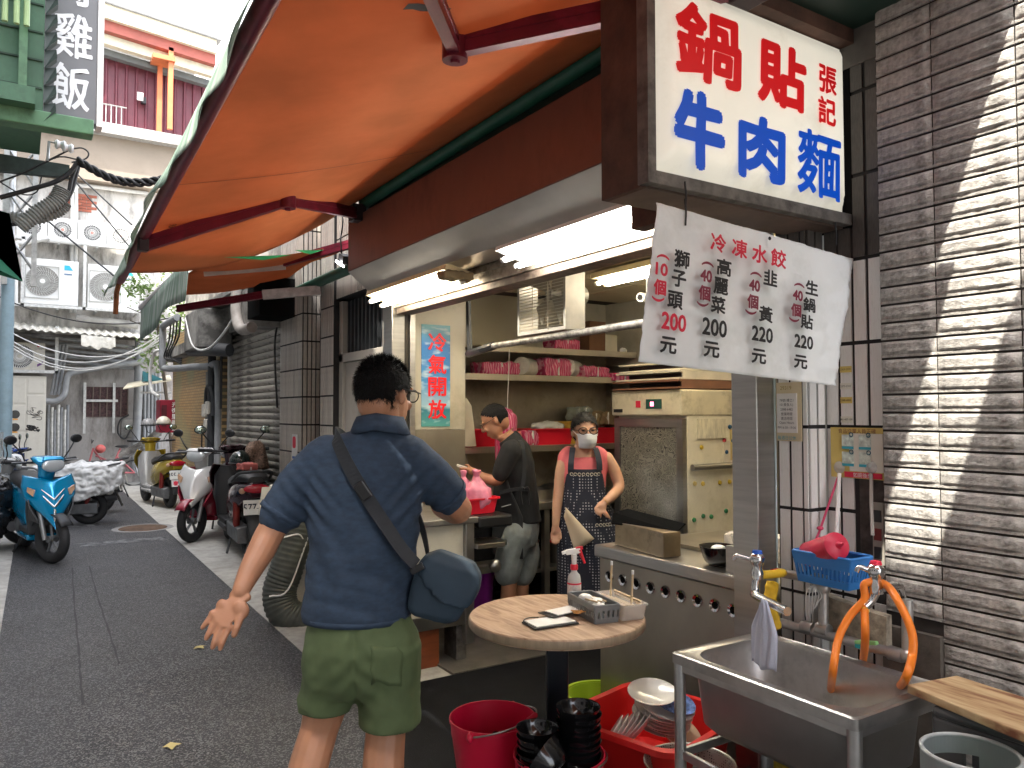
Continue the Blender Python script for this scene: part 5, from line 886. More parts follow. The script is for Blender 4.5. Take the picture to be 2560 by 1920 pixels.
bk_ = thing('purple_bin', 'magenta plastic bin under the bench beside the cook', 'bin', (2.72,4.78,0)); m = MB(); c = (2.74,4.82,.0); m.lathe([(0,.01),(.13,.0),(.16,.4),(.175,.4),(.175,.425),(.15,.42),(.12,.02)], 24, c); m.build('bin', M('magenta_plastic', (.26,.01,.30), .4, v=.1), bk_, sm=45)
m = MB(); m.b2(3.9,4.72,.1,4.3,4.95,.75); tag(m.build('drawer_unit', M('dull_drawers', (.09,.09,.085), .5, .5), bev=.01), 'dull metal drawer unit behind the woman', 'drawers'); m = MB(); m.b2(2.5,4.95,.42,2.85,5.06,.6); tag(m.build('radio_set', BLACK, bev=.01), 'black appliance under the cart flap', 'appliance')
m = MB(); m.tube([(2.46,4.38,.55),(2.56,4.3,.56)], .012, 8); m.ell((2.60,4.27,.56), .045,.03,.04,12,8); tag(m.build('ladle', STEEL2, sm=60), 'steel ladle sticking out below the cart flap', 'ladle')
# steam over the griddle
sm_ = MB(); sm_.ell((2.86,2.95,1.12), .22,.3,.32,16,10); so_ = sm_.build('steam', None); tag(so_, 'wisp of pale steam rising behind the splash box', 'steam', kind='stuff')
vm = bpy.data.materials.new('steam_vapour'); vm.use_nodes = True; N = vm.node_tree.nodes; L = vm.node_tree.links; N.remove(N['Principled BSDF']); pv = N.new('ShaderNodeVolumePrincipled'); pv.inputs['Color'].default_value = (.95,.93,.88,1); tc = N.new('ShaderNodeTexCoord'); nz_ = N.new('ShaderNodeTexNoise'); nz_.inputs['Scale'].default_value = 6; nz_.inputs['Detail'].default_value = 4; L.new(tc.outputs['Object'], nz_.inputs[0])
vd = N.new('ShaderNodeVectorMath'); vd.operation = 'DISTANCE'; vd.inputs[1].default_value = (2.86,2.95,1.12); L.new(tc.outputs['Object'], vd.inputs[0]); fa = N.new('ShaderNodeMapRange'); fa.inputs[1].default_value = .05; fa.inputs[2].default_value = .26; fa.inputs[3].default_value = 1; fa.inputs[4].default_value = 0; L.new(vd.outputs['Value'], fa.inputs[0]); mr = N.new('ShaderNodeMapRange'); mr.inputs[1].default_value = .45; mr.inputs[2].default_value = .75; mr.inputs[4].default_value = 4; L.new(nz_.outputs[0], mr.inputs[0]); mu = N.new('ShaderNodeMath'); mu.operation = 'MULTIPLY'; L.new(fa.outputs[0], mu.inputs[0]); L.new(mr.outputs[0], mu.inputs[1]); L.new(mu.outputs[0], pv.inputs['Density']); L.new(pv.outputs[0], N['Material Output'].inputs['Volume']); so_.data.materials.append(vm)
# ================================================================ round table
TX, TY, TR, TH = 1.80, 2.49, .345, .75
tb = thing('round_table', 'round wood grain table on a black square pedestal', 'table', (TX,TY,0))
wd = M('table_laminate', (.42,.29,.19), .42, v=.1)
N, L, p = mnodes(wd); tc = N.new('ShaderNodeTexCoord'); mp = N.new('ShaderNodeMapping'); mp.inputs['Scale'].default_value = (9,1.2,1); mp.inputs['Rotation'].default_value = (0,0,R(-20)); L.new(tc.outputs['Object'], mp.inputs[0]); nz_ = N.new('ShaderNodeTexNoise'); nz_.inputs['Scale'].default_value = 4; nz_.inputs['Detail'].default_value = 8; nz_.inputs['Distortion'].default_value = 1.2; L.new(mp.outputs[0], nz_.inputs[0]); rp = N.new('ShaderNodeValToRGB'); e = rp.color_ramp.elements; e[0].position = .3; e[0].color = (.24,.14,.085,1); e[1].position = .68; e[1].color = (.52,.38,.27,1); k = e.new(.5); k.color = (.42,.285,.19,1); L.new(nz_.outputs[0], rp.inputs[0]); L.new(rp.outputs[0], p.inputs['Base Color'])
m = MB(); m.lathe([(0,.712),(TR-.004,.712),(TR,.716),(TR,.746),(TR-.004,.75),(0,.75)], 72, (TX,TY,0)); m.build('table_top', wd, tb, sm=40)
m = MB(); m.lathe([(TR+.0005,.717),(TR+.0025,.72),(TR+.0025,.742),(TR+.0005,.745)], 72, (TX,TY,0)); m.build('edge_band', M('edge_band_wood', (.30,.23,.15), .5, v=.25, s=30, stretch=(1,1,.2)), tb, sm=40)
m = MB(); m.box((TX,TY,.36),(.085,.085,.70),rz=R(-32)); m.build('pedestal', M('black_gloss_metal', (.008,.010,.014), .3, .2, v=.1), tb, bev=.006)
m = MB(); m.box((TX,TY,.02),(.42,.42,.012),rz=R(-32)); m.build('base_plate', MATS['black_gloss_metal'], tb, bev=.004)
# things on the table
def W(px, py, z=.751): return onZ(px, py, z)
q = W(1435,1508); sb = thing('spray_bottle', 'clear spray bottle with white head and red trigger on the table', 'spray bottle', tuple(q))
CLR = M('cloudy_plastic', (.62,.62,.60), .2, v=.05, al=.75); m = MB(); m.lathe([(0,0),(.026,0),(.028,.006),(.028,.10),(.024,.118),(.012,.13),(.012,.14)], 22, tuple(q)); m.build('bottle', CLR, sb, sm=50)
m = MB(); m.lathe([(.0285,.02),(.029,.022),(.029,.084),(.0285,.086)], 22, tuple(q)); m.build('label_band', M('bottle_label', (.66,.62,.60), .6, v=.25, s=70), sb); m = MB(); m.lathe([(.0292,.08),(.0295,.081),(.0295,.086),(.0292,.087)], 22, tuple(q)); m.build('red_line', PINKTX, sb)
m = MB(); m.lathe([(.013,.138),(.016,.14),(.016,.158),(.012,.162)], 16, tuple(q)); m.build('collar', REDP, sb, sm=50)
rv_ = Vector((.8425,-.5388,0)); m = MB(); b_ = q+Vector((0,0,.16)); m.tube([b_, b_+Vector((0,0,.025)), b_+Vector((0,0,.045))], [.010,.011,.012], 10); m.box(b_+rv_*-.004+Vector((0,0,.055)), (.062,.018,.022), rz=R(-32.6), ry=-.15); m.box(b_-rv_*.042+Vector((0,0,.05)), (.02,.013,.014), rz=R(-32.6), ry=-.3); m.build('spray_head', WHITE, sb, bev=.003)
m = MB(); m.tube([b_+rv_*.022+Vector((0,0,.062)), b_+rv_*.03+Vector((0,0,.04)), b_+rv_*.045+Vector((0,0,.005))], [.010,.008,.005], 8); m.box(b_+rv_*.022+Vector((0,0,.068)), (.03,.016,.012), rz=R(-32.6), ry=-.15); m.build('trigger', REDP, sb, sm=50)
gt = M('grey_basket_plastic', (.16,.17,.175), .45, v=.06)
bA, bB, bC = W(1413,1518), W(1500,1567), W(1559,1556); bx = (bB-bA).normalized(); bw = (bC-bB).normalized(); c0 = bA.lerp(bB,.55)+bw*.045; brz = math.atan2(bx.y,bx.x)-R(90); gk = thing('utensil_basket', 'slotted grey plastic basket with spoons and napkins', 'basket', tuple(c0), brz, local=True)
def slotted(par, w_, l_, h_, mat, rim=.006, slots=True, nl=12, taper=.92, k0=.3, k1=.72):
    m = MB(); t_ = .0022
    def side(a, b, n):                                   # a wall between two bottom corners, cut by upright slots
        a, b = Vector(a), Vector(b); A = Vector((a.x/taper, a.y/taper, h_)); B = Vector((b.x/taper, b.y/taper, h_)); P = lambda u, q: a.lerp(b,u).lerp(A.lerp(B,u),q)
        nrm = (b-a).cross(A-a).normalized()*t_
        def pane(u0, u1, q0, q1): m.add([P(u0,q0),P(u1,q0),P(u1,q1),P(u0,q1),P(u0,q0)+nrm,P(u1,q0)+nrm,P(u1,q1)+nrm,P(u0,q1)+nrm], [(0,1,2,3),(4,7,6,5),(0,4,5,1),(1,5,6,2),(2,6,7,3),(3,7,4,0)])
        pane(0,1,0,k0); pane(0,1,k1,1)
        for i in range(n): pane(i/n, (i+.55)/n, k0, k1)
    hx, hy = w_/2*taper, l_/2*taper; cs = [(-hx,-hy,0),(hx,-hy,0),(hx,hy,0),(-hx,hy,0)]
    for i in range(4): side(cs[i], cs[(i+1) % 4], nl if (i % 2) else max(3, int(nl*w_/l_)))
    m.b2(-hx,-hy,0,hx,hy,t_); o = m.build('basket_body', mat, par)
    m = MB(); rr0 = rrect(w_,l_,.012,3); m.tube([(a, b, h_) for a, b in rr0], rim*.6, 6, ring=True); m.build('rim', mat, par, sm=60); return o
slotted(gk, .088, .20, .056, gt, nl=13); gk.scale = (1.2,1.2,1.2)
for k in range(5): m = MB(); m.ell((.01*math.sin(k*2), -.06+.03*k, .045+.006*(k % 2)), .022,.024,.014,12,6); tag(m.build('spoon_bowl', WHITE, gk, sm=180))
for k in range(3): m = MB(); m.tube([(-.02+.02*k,-.05,.05),(-.01+.015*k,.07,.062)], .003, 6); m.build('wrapped_stick', M('chopstick_paper', (.58,.45,.28), .7, v=.15), gk)
c1 = c0+Vector((-bx.y,bx.x,0))*.118*(1 if Vector((-bx.y,bx.x,0)).dot(bw) > 0 else -1)+bx*.0; cb = thing('chopstick_box', 'clear plastic box packed with paper wrapped chopsticks', 'box', tuple(c1), brz, local=True)
m = MB(); cl_ = M('clear_box', (.75,.72,.68), .12, v=.03, al=.35); rr0 = lambda s_, z: [(a, b, z) for a, b in rrect(.095*s_, .21*s_, .014)]; m.loft([rr0(.9,0), rr0(1,.05), rr0(1.05,.05), rr0(1.05,.046)], cap=False); m.loft([rr0(.98,.05), rr0(.88,.003)]); m.build('tub', cl_, cb, sm=50); cb.scale = (1.2,1.2,1.2)
random.seed(9)
for k in range(16): m = MB(); x = -.036+.005*(k % 14)+random.uniform(-.002,.002); z = .022+.009*(k//5)+random.uniform(0,.004); m.tube([(x,-.095,z),(x+random.uniform(-.006,.006),.088,z+.004)], .0042, 5); m.build('chopsticks', MATS['chopstick_paper'], cb)
for k, (x, y, h_) in enumerate(((-.01,.06,.15),(.005,-.055,.16))): m = MB(); m.tube([(x,y,.03),(x-.004,y+.004,h_)], .0042, 6); m.build('upright_chopsticks', MATS['chopstick_paper'], cb); m = MB(); m.tube([(x-.004,y+.004,h_-.012),(x-.004,y+.004,h_+.001)], .0046, 6); m.build('paper_tip', WHITE, cb)
nb_ = thing('order_pads', 'black clipboards with white order slips and rubber bands on the table', 'order pad', tuple(W(1385,1548)))
u_ = (W(1455,1548)-W(1310,1568)).normalized(); v_ = Vector((-u_.y,u_.x,0))
def pad(c, w_, l_, z, h_, mat, name, rz=0): m = MB(); m.box((c.x,c.y,z+h_/2),(w_*1.25,l_*1.3,h_),rz=math.atan2(u_.y,u_.x)+rz); m.build(name, mat, nb_, bev=.001)
ca = W(1375,1560); pad(ca,.15,.085,.752,.006,BLACK,'lower_board'); pad(ca+v_*.004,.135,.075,.7585,.004,WHITE,'order_slips',.03)
cb_ = W(1405,1540); pad(cb_,.14,.07,.766,.003,BLACK,'upper_board',.18); pad(cb_+u_*.01,.11,.06,.7695,.004,M('paper_white', (.72,.70,.66), .8, v=.05),'upper_slips',.2); pad(cb_+u_*.01,.112,.062,.7655,.0012,M('carbon_pink', (.5,.2,.22), .8),'carbon_copy',.22)
random.seed(2); rbm = M('rubber_band', (.55,.26,.06), .5); c = W(1447,1532,.776)
for k in range(8): a = [c+Vector((random.gauss(0,.012),random.gauss(0,.012),random.uniform(-.002,.007))) for _ in range(5)]; m = MB(); m.tube(spline(a+[a[0]],5), .0013, 5); m.build('rubber_band', rbm, nb_)
m = MB(); m.tube(spline([W(1318,1562,.757),W(1308,1552,.77),W(1320,1545,.772),W(1345,1543,.765)],6), .0022, 6); m.build('elastic_loop', BLACK, nb_)
# ================================================================ sink
SK = thing('steel_sink', 'stainless steel sink on a tube frame in front of the stone wall', 'sink', (2.05,1.55,0)); X0, X1, Y0, Y1, ZR = 1.825, 2.275, 1.215, 1.885, .755
def srect(dx, dy, r, z, cx=(X0+X1)/2, cy=(Y0+Y1)/2): return [(cx+a, cy+b, z) for a, b in rrect(dx, dy, r, 6)]
W_, L_ = X1-X0, Y1-Y0; SS = M('sink_steel', (.46,.45,.435), .36, .9, v=.14, s=6, rv=.12, b=.04, bs=16, dirt=('#55524c', .35), dsc=7)
m = MB(); m.loft([srect(W_,L_,.015,ZR-.03), srect(W_,L_,.015,ZR), srect(W_-.012,L_-.012,.02,ZR+.004), srect(W_-.018,L_-.018,.02,ZR+.0005), srect(W_-.082,L_-.082,.09,ZR-.001), srect(W_-.092,L_-.092,.09,ZR-.012), srect(W_-.115,L_-.115,.085,ZR-.19), srect(W_-.15,L_-.15,.07,ZR-.225), srect(W_-.20,L_-.20,.05,ZR-.235)], cap=False); m.add(srect(W_-.20,L_-.20,.05,ZR-.235), [tuple(range(28))]); m.build('basin', SS, SK, sm=50)
m = MB(); m.loft([srect(W_-.07,L_-.07,.075,ZR-.03), srect(W_-.105,L_-.105,.075,ZR-.215), srect(W_-.165,L_-.165,.055,ZR-.242)], cap=False); m.add(srect(W_-.165,L_-.165,.055,ZR-.242), [tuple(range(28))]); m.build('basin_outside', M('sink_underside', (.46,.45,.43), .42, .9, v=.12, s=4, rv=.1), SK, sm=50)
LG = M('frame_tube', (.5,.5,.49), .38, .9, v=.2, s=8, rv=.1); legs = [(X0+.022,Y1-.02),(X0+.022,Y0+.02),(X1-.022,Y1-.02),(X1-.022,Y0+.02)]
for x, y in legs: m = MB(); m.cyl((x,y,0),(x,y,ZR-.03), .019, n=14); m.build('leg', LG, SK, sm=40)
for (a, b) in ((0,1),(2,3),(0,2),(1,3)):
    for z in (ZR-.045,.43):
        if z == .43 and (a, b) == (1,3): continue
        p0, p1 = Vector((*legs[a],z)), Vector((*legs[b],z)); d = p1-p0; m = MB(); s_ = (.014,abs(d.y)-.03,.028) if abs(d.y) > abs(d.x) else (abs(d.x)-.03,.014,.028); m.box((p0+p1)/2, s_); m.build('rail', LG, SK, bev=.003)
m = MB(); m.cyl((2.05,1.62,ZR-.245),(2.05,1.62,.36), .03, n=12); m.build('drain', M('yellow_drain', (.5,.36,.03), .5), SK)
# taps and pipes
tp = thing('tap_pipes', 'galvanised water pipes with two chrome taps above the sink', 'tap', (2.33,1.6,1))
def pl(pts, r=.0165, mat=GALV, name='pipe', k=1): m = MB(); m.tube(spline(pts,k) if k > 1 else pts, r, 12); return m.build(name, mat, tp, sm=50)
T1 = onX(1900,1418,2.06); PX = 2.31
a = onX(1945,1432,PX); b = onX(2050,1452,PX); c = onX(2058,1470,PX); d = onX(2058,1575,PX); e = onX(1940,1555,PX); f_ = onX(2240,1637,PX); g_ = onX(2268,1640,PX); h_ = onX(2268,1500,PX)
pl([a,b]); pl([c,d]); pl([e,f_]); pl([h_+Vector((0,0,.0)),g_+Vector((0,0,.02))])
for q in (b,d,f_,onX(2020,1570,PX)): m = MB(); m.cyl(q+Vector((0,.022,0)), q-Vector((0,.022,0)), .022, n=14); m.build('coupling', GALV, tp, sm=40)
for q in (c,g_): m = MB(); m.ell(q, .024); m.build('elbow', GALV, tp, sm=180)
def faucet(q, cap, flip=1):                               # q: body centre
    m = MB(); m.lathe([(0,-.012),(.019,-.012),(.022,.010),(.016,.028),(.022,.042),(.026,.06),(.018,.074),(0,.078)], 18, tuple(q+Vector((0,0,.0)))); m.build('tap_body', CHROME, tp, sm=60)
    m = MB(); m.lathe([(0,.086),(.015,.084),(.018,.074)], 16, tuple(q)); m.build('tap_cap', cap, tp, sm=60)
    m = MB(); k = q+Vector((0,0,.05)); dv = Vector((-.6,.55,0)).normalized()*flip; m.tube(spline([k, k+dv*.03+Vector((0,0,.006)), k+dv*.065+Vector((0,0,.014)), k+dv*.078+Vector((0,0,.0))],4), .008, 8); m.build('tap_lever', CHROME, tp, sm=60)
q = onX(1893,1440,2.10); faucet(q, M('blue_cap', (.02,.1,.5), .3))
pl([q, q+Vector((.10,-.02,.0)), a], .014, M('yellow_tape', (.62,.40,.02), .5, v=.2), 'taped_pipe', 4); m = MB(); m.tube([a+Vector((-.03,0,0)), a], .016, 10); m.build('red_joint', REDP, tp)
pl([q, q+Vector((-.005,.005,-.03)), q+Vector((-.01,0,-.055)), onX(1890,1490,2.06), onX(1968,1530,2.0)], .0145, CHROME, 'spout', 4)
q2 = onX(2190,1475,2.16); faucet(q2, PINKTX, .7); pl([q2, q2+Vector((-.01,.01,-.03)), q2+Vector((-.03,.02,-.05))], .015, CHROME, 'spout', 3); pl([q2, q2+Vector((.1,-.01,.0)), onX(2255,1500,2.36)], .013, CHROME, 'pipe', 3)
# orange hose
hs_ = thing('orange_hose', 'bright orange rubber hose looped through the sink from the tap', 'hose', tuple(q2)); OR = M('orange_rubber', (.80,.21,.015), .42, v=.06, s=4); sp0 = q2+Vector((-.03,.02,-.055))
bt0 = ZR-.2
m = MB(); m.tube(spline([sp0+Vector((0,0,.01)), sp0+Vector((0,.0,-.1)), onZ(2152,1690,.62), onZ(2150,1745,.57)],8), .0115, 14); m.build('straight_run', OR, hs_, sm=60)
lo = [onZ(2075,1735,.60), onX(2080,1690,2.02), onX(2095,1600,2.06), onX(2125,1540,2.10), onX(2160,1500,2.13), q2+Vector((-.025,.02,.016)), q2+Vector((.01,-.02,.018)), onX(2245,1505,2.12), onX(2278,1580,2.10), onX(2280,1640,2.08), onX(2262,1700,2.04), onZ(2240,1725,.62)]
m = MB(); m.tube(spline(lo,8), .0115, 14); m.build('loop', OR, hs_, sm=60); m = MB(); m.cyl(sp0+Vector((0,0,.004)), sp0+Vector((0,0,-.012)), .0135, n=14); m.build('clamp', M('yellow_clip', (.7,.55,.03), .4), hs_)
# plastic sleeve hanging on the spout, rag, brush
pb = thing('plastic_sleeve', 'thin bluish plastic sleeve hanging from the left tap spout', 'plastic bag', tuple(onX(1910,1660,2.0))); fm = M('bluish_film', (.62,.66,.80), .3, v=.12, s=14, al=.82, stretch=(1,1,.2))
def sl(u, q): c = onX(1912-4*q,1500+168*q,2.0-.005*q); w_ = .012+.05*min(1,q*2.2)-.004*q; a = (u-.5)*2; return c+Vector((-.25*a*w_, -a*w_+.0, 0))+Vector((-.012*math.cos(a*1.5)-.004*math.sin(u*22+q*3),0,.006*math.sin(u*9) if q > .95 else 0))
m = MB(); m.grid(16, 18, sl); o = m.build('film', fm, pb, sm=180); k = o.modifiers.new('s','SOLIDIFY'); k.thickness = .003
m = MB(); r0 = onX(1930,1455,2.2); m.tube([r0, onX(1925,1500,2.18), onX(1935,1545,2.17), onX(1945,1575,2.17)], [.02,.022,.016,.012], 10); t = thing('yellow_rag', 'yellow cloth rag tied behind the left tap', 'rag', tuple(r0)); melt(m, 'cloth', M('yellow_cloth', (.60,.38,.02), .8, v=.3, s=12), t, .005, 2, disp=lambda q: .006*noise.noise(q*60))
t = thing('scrub_brush', 'small green and white scrub brush on the pipe behind the hose', 'brush', tuple(onX(2165,1610,2.22))); q = onX(2165,1608,2.24); m = MB(); m.box(q,(.016,.075,.012),rx=-.2); m.build('handle', M('brush_green', (.25,.55,.2), .4), t, bev=.003); m = MB(); m.box(q+Vector((0,.02,-.014)),(.014,.03,.018)); m.build('bristles', M('brush_teal', (.02,.4,.45), .7), t)
t = thing('string_tuft', 'bundle of white strings tied around the water pipe', 'string', tuple(onX(2035,1490,2.3))); q = onX(2035,1462,2.295)
for k in range(6): m = MB(); m.tube(spline([q, q+Vector((-.01,.012*(k-3),-.03)), q+Vector((-.012,.010*(k-2.5),-.05-.012*k)), q+Vector((-.008,.006*(k-2),-.07-.01*k))],4), .0018, 5); m.build('strand', WHITE, t)
# blue basket and red bottle
bc = onX(2090,1458,2.27); bb = thing('wall_basket', 'blue slotted plastic basket hung on the tiled pier', 'basket', (2.285,1.60,bc.z-.01), R(0), local=True); slotted(bb, .12, .22, .10, M('blue_plastic', (.03,.20,.56), .4, v=.08), .009, True, 13, .84, .25, .6)
rbt = thing('sauce_bottle', 'red plastic squeeze bottle lying in the blue basket', 'bottle', (2.26,1.58,bc.z+.08)); q0 = Vector((2.295,1.70,bc.z+.068)); q1 = Vector((2.235,1.545,bc.z+.128)); d = (q1-q0).normalized(); rot = d.to_track_quat('Z','Y').to_matrix().to_4x4(); ln = (q1-q0).length
RB = M('sauce_red', (.56,.02,.06), .4, v=.08); m = MB(); m.lathe([(0,0),(.038,.002),(.042,.012),(.042,ln-.02),(.038,ln-.008)], 24, mt=Matrix.Translation(q0) @ rot); m.build('bottle', RB, rbt, sm=50); m = MB(); m.lathe([(.044,ln-.012),(.044,ln),(.034,ln+.006),(.012,ln+.010),(.009,ln+.016),(.004,ln+.036),(0,ln+.038)], 24, mt=Matrix.Translation(q0) @ rot); m.build('nozzle_cap', RB, rbt, sm=50)
hk = thing('hanger_ties', 'pink cord and white strap holding the blue basket on suction hooks', 'cord', (2.4,1.65,1.2)); q = onX(2098,1185,2.45)
m = MB(); m.tube([q, onX(2050,1325,2.38), onX(2025,1385,2.34), onX(2027,1400,2.33)], .004, 6); m.build('pink_cord', M('pink_cord', (.6,.06,.14), .6), hk); m = MB(); m.ell(onX(2050,1322,2.375), .012,.012,.008,8,6); m.build('cord_knot', MATS['pink_cord'], hk)
m = MB(); m.tube([q, onX(2095,1260,2.42), onX(2090,1345,2.38)], .007, 6); m.build('white_strap', WHITE, hk)
for px, py in ((2098,1170),(2178,1170)): q = onX(px,py,2.452); m = MB(); m.lathe([(0,.010),(.008,.008),(.022,0)], 16, mt=Matrix.Rotation(R(-90),4,'Y')); m.xf(Matrix.Translation(q)); m.build('suction_cup', M('clear_cup', (.6,.6,.58), .2, al=.6), hk, sm=60)
m = MB(); m.tube(spline([onX(2090,1345,2.37), onX(2100,1352,2.345), onX(2102,1365,2.335)],3), .003, 5); m.build('s_hook', BLACK, hk)
m = MB(); m.tube([onX(2178,1185,2.45), onX(2178,1260,2.44), onX(2181,1340,2.42)], .006, 6); m.build('grey_strap', M('grey_strap', (.4,.38,.35), .6), hk)
# notices, sockets
n1 = thing('notice_sheet', 'laminated notice with printed hours on the white tiles', 'notice', (2.35,1.8,1.4)); z0, z1 = onX(1950,1103,2.35).z, onX(1950,958,2.35).z
m = MB(); m.b2(2.347,1.755,z0,2.350,1.862,z1); m.build('backing', M('notice_cream', (.60,.50,.32), .5, v=.08), n1); m = MB(); m.b2(2.344,1.772,z0+.03,2.3465,1.858,z1-.04); m.build('sheet', M('notice_white', (.70,.67,.64), .5, v=.04), n1)
for k, s_ in enumerate(('79號1樓之1','101美食人)','2388-6482','營業時間','賣店時間','Open Hours','PM16:30~19:30')): text(s_, .0125, BLKTX, n1, (2.343,1.815,z1-.065-.0165*k), (0,-1,0), (0,0,1), lift=.0005)
text('29319', .02, M('gold_text', (.3,.2,.03), .5), n1, (2.346,1.82,z1-.02), (0,-1,0), (0,0,1), lift=.0005); text('每週日公休', .016, M('cyan_text', (.02,.3,.4), .5), n1, (2.343,1.815,z0+.012), (0,-1,0), (0,0,1), lift=.0005)
n2 = thing('hygiene_notice', 'yellow and white hygiene card with hand washing drawings behind suction cups', 'notice', (2.45,1.62,1.2)); z0, z1 = onX(2110,1195,2.458).z, onX(2110,1070,2.458).z
ycd = M('card_yellow', (.62,.47,.13), .5, v=.1, s=6); m = MB(); m.b2(2.455,1.515,z0,2.4585,1.715,z1); m.build('card', ycd, n2); m = MB(); m.b2(2.452,1.515,z0+.025,2.4545,1.64,z1-.02); m.build('white_area', M('card_white', (.66,.64,.55), .5, v=.06), n2)
m = MB(); m.b2(2.451,1.52,z0+.003,2.4535,1.66,z0+.022); m.build('red_strip', PINKTX, n2); text('如廁後應', .018, WHITE, n2, (2.4505,1.59,z0+.0125), (0,-1,0), (0,0,1), lift=.0005); text('食品從業人員正確', .018, M('card_brown', (.2,.06,.04), .6), n2, (2.4515,1.61,z1-.012), (0,-1,0), (0,0,1), lift=.0008)
for k in range(4):
    y, z = 1.645-.065*(k % 2), z1-.045-.06*(k//2); m = MB(); m.b2(2.4495,y-.022,z-.02,2.4515,y+.022,z+.02); m.build('drawing', M('drawing_pale', (.55,.62,.55), .5, v=.4, s=50), n2); m = MB(); m.b2(2.449,y-.022,z-.03,2.4512,y+.022,z-.021); m.build('caption', M('caption_cyan', (.05,.4,.5), .5), n2); m = MB(); m.tube(arc((2.448,y-.015,z+.02), .007, 0, 6, 12, 'yz'), .0018, 4); m.build('water_drop', M('drop_teal', (.01,.1,.15), .4), n2)
for k, (s_, py) in enumerate((('2303-2559',925),('2375-2333',967),('2388-6800',1002),('081-407-159',1050))):
    z = onX(2110,py,2.46).z; t = thing('phone_sticker', ('yellow oval sticker with a phone number, topmost of four', 'white sticker with a phone number below the yellow oval one', 'small yellow square sticker with a phone number', 'white sticker with a phone number, lowest of four')[k], 'sticker', (2.46,1.655,z), group='phone stickers on the tile'); m = MB(); m.b2(2.4605,1.633,z-.011,2.4635,1.677,z+.011); m.build('label', ycd if k in (0,2) else M('card_white', (.7,.68,.6), .5), t); text(s_, .0095, BLKTX, t, (2.46,1.655,z), (0,-1,0), (0,0,1), lift=.0006)
sw = thing('switch_recess', 'row of old switches in a broken hole in the tiles', 'switch', (2.48,1.55,1.1)); m = MB(); m.b2(2.4695,1.50,.99,2.4745,1.615,1.36); m.build('broken_edge', M('broken_plaster', (.06,.05,.045), .9, v=.5, s=20, b=.5), sw); m = MB(); m.b2(2.463,1.525,1.03,2.469,1.565,1.24); m.build('plate', M('switch_plate', (.35,.33,.28), .5, v=.1), sw)
for k, c_ in enumerate(((.03,.03,.03),(.2,.03,.03),(.03,.03,.03))): m = MB(); m.b2(2.459,1.532,1.05+.062*k,2.4628,1.558,1.09+.062*k); m.build('switch', M('switch_%d' % (k % 2), c_, .4), sw)
m = MB(); m.grid(8, 4, lambda u, q: (2.395-.012*math.sin(3*u), 1.70-.24*u, .92-.03*u-.12*q*(1+.15*math.sin(u*11)))); o = tag(m.build('rough_stone_lump', M('speckled_stone', (.32,.27,.2), .9, v=.5, s=28, b=.6, bs=30)), 'rough speckled cement lump where the pipes enter the wall', 'cement'); k = o.modifiers.new('s','SOLIDIFY'); k.thickness = .04
# ================================================================ buckets, bowls, tubs on the ground
def bucket(label, c, r0, r1, h_, mat, handle=None, grip=True, tilt=None):
    t = thing('bucket', label, 'bucket', c, 0, None); m = MB(); m.lathe([(0,.004),(r0,0),(r1,h_*.82),(r1*1.02,h_*.84),(r1*1.04,h_),(r1*1.07,h_),(r1*1.07,h_-.012),(r1*1.03,h_-.008),(r1*.98,h_*.82),(r0*.97,.008),(0,.008)], 40, c); m.build('pail', mat, t, sm=45)
    if handle:
        a0, drop = handle; pts = []
        for i in range(17):
            u = math.pi*i/16; x = math.cos(u)*r1*1.1; y = math.sin(u)*r1*1.12; pts.append((c[0]+x*math.cos(a0)-y*math.sin(a0)*math.cos(drop), c[1]+x*math.sin(a0)+y*math.cos(a0)*math.cos(drop), c[2]+h_-.02+y*math.sin(drop)))
        m = MB(); m.tube(pts, .0035, 6); m.build('handle', STEEL2, t, sm=60)
        for s_ in (0,16): m = MB(); m.ell(pts[s_], .014,.014,.02,10,8); m.build('lug', mat, t, sm=180)
        if grip: m = MB(); m.tube(pts[7:10], .011, 10); m.build('grip', mat, t, sm=60)
    return t
BR_ = M('bucket_red', (.60,.008,.045), .36, v=.07, s=3)
B1 = (1.30,2.22,.30); 
q = onZ(1230,1790,.385); bucket('red plastic bucket with a few black bowls beside the table leg', (q.x,q.y,0), .11, .155, .385, BR_, (R(-150),R(14)))
for k, (dx, dy, z, a) in enumerate(((-.03,-.03,.24,.5),(.05,-.04,.22,-.6),(.02,.04,.16,.3))): bowl('soup_bowl', ('tilted black bowl inside the red bucket', 'second black bowl deep in the red bucket', 'lowest black bowl in the red bucket')[k], (q.x+dx,q.y+dy,z), .075, .07, rot=Matrix.Rotation(a+.3,3,'X') @ Matrix.Rotation(a,3,'Y'), group='bowls in the red bucket')
q = onZ(1396,1880,.35); QC = (q.x, q.y, 0); bucket('low red bucket filled with stacks of black bowls', QC, .12, .152, .35, BR_, (R(-165),R(5)), False)
s1 = onZ(1445,1765,.515); n_ = 13
for k in range(n_): bowl('soup_bowl', 'black soup bowl in the tall stack of the low red bucket' if k < n_-1 else 'topmost black soup bowl of the tall stack', (s1.x+.002*math.sin(k*3),s1.y+.002*math.cos(k*2),.515-.08-(n_-1-k)*.0235), .081, .08, group='tall stack of black bowls')
s2 = onZ(1343,1815,.46)
for k in range(7): bowl('soup_bowl', 'black soup bowl in the short stack of the low red bucket' if k < 6 else 'topmost black soup bowl of the short stack', (s2.x+.003*math.sin(k*2),s2.y+.002*math.cos(k*3),.46-.078-(6-k)*.026), .076, .075, group='short stack of black bowls')
s3 = onZ(1398,1885,.42); bowl('soup_bowl', 'ribbed black bowl lying on its side against the stacks', (s3.x,s3.y,.36), .082, .08, rot=Matrix.Rotation(R(-58),3,'X') @ Matrix.Rotation(R(-25),3,'Y'))
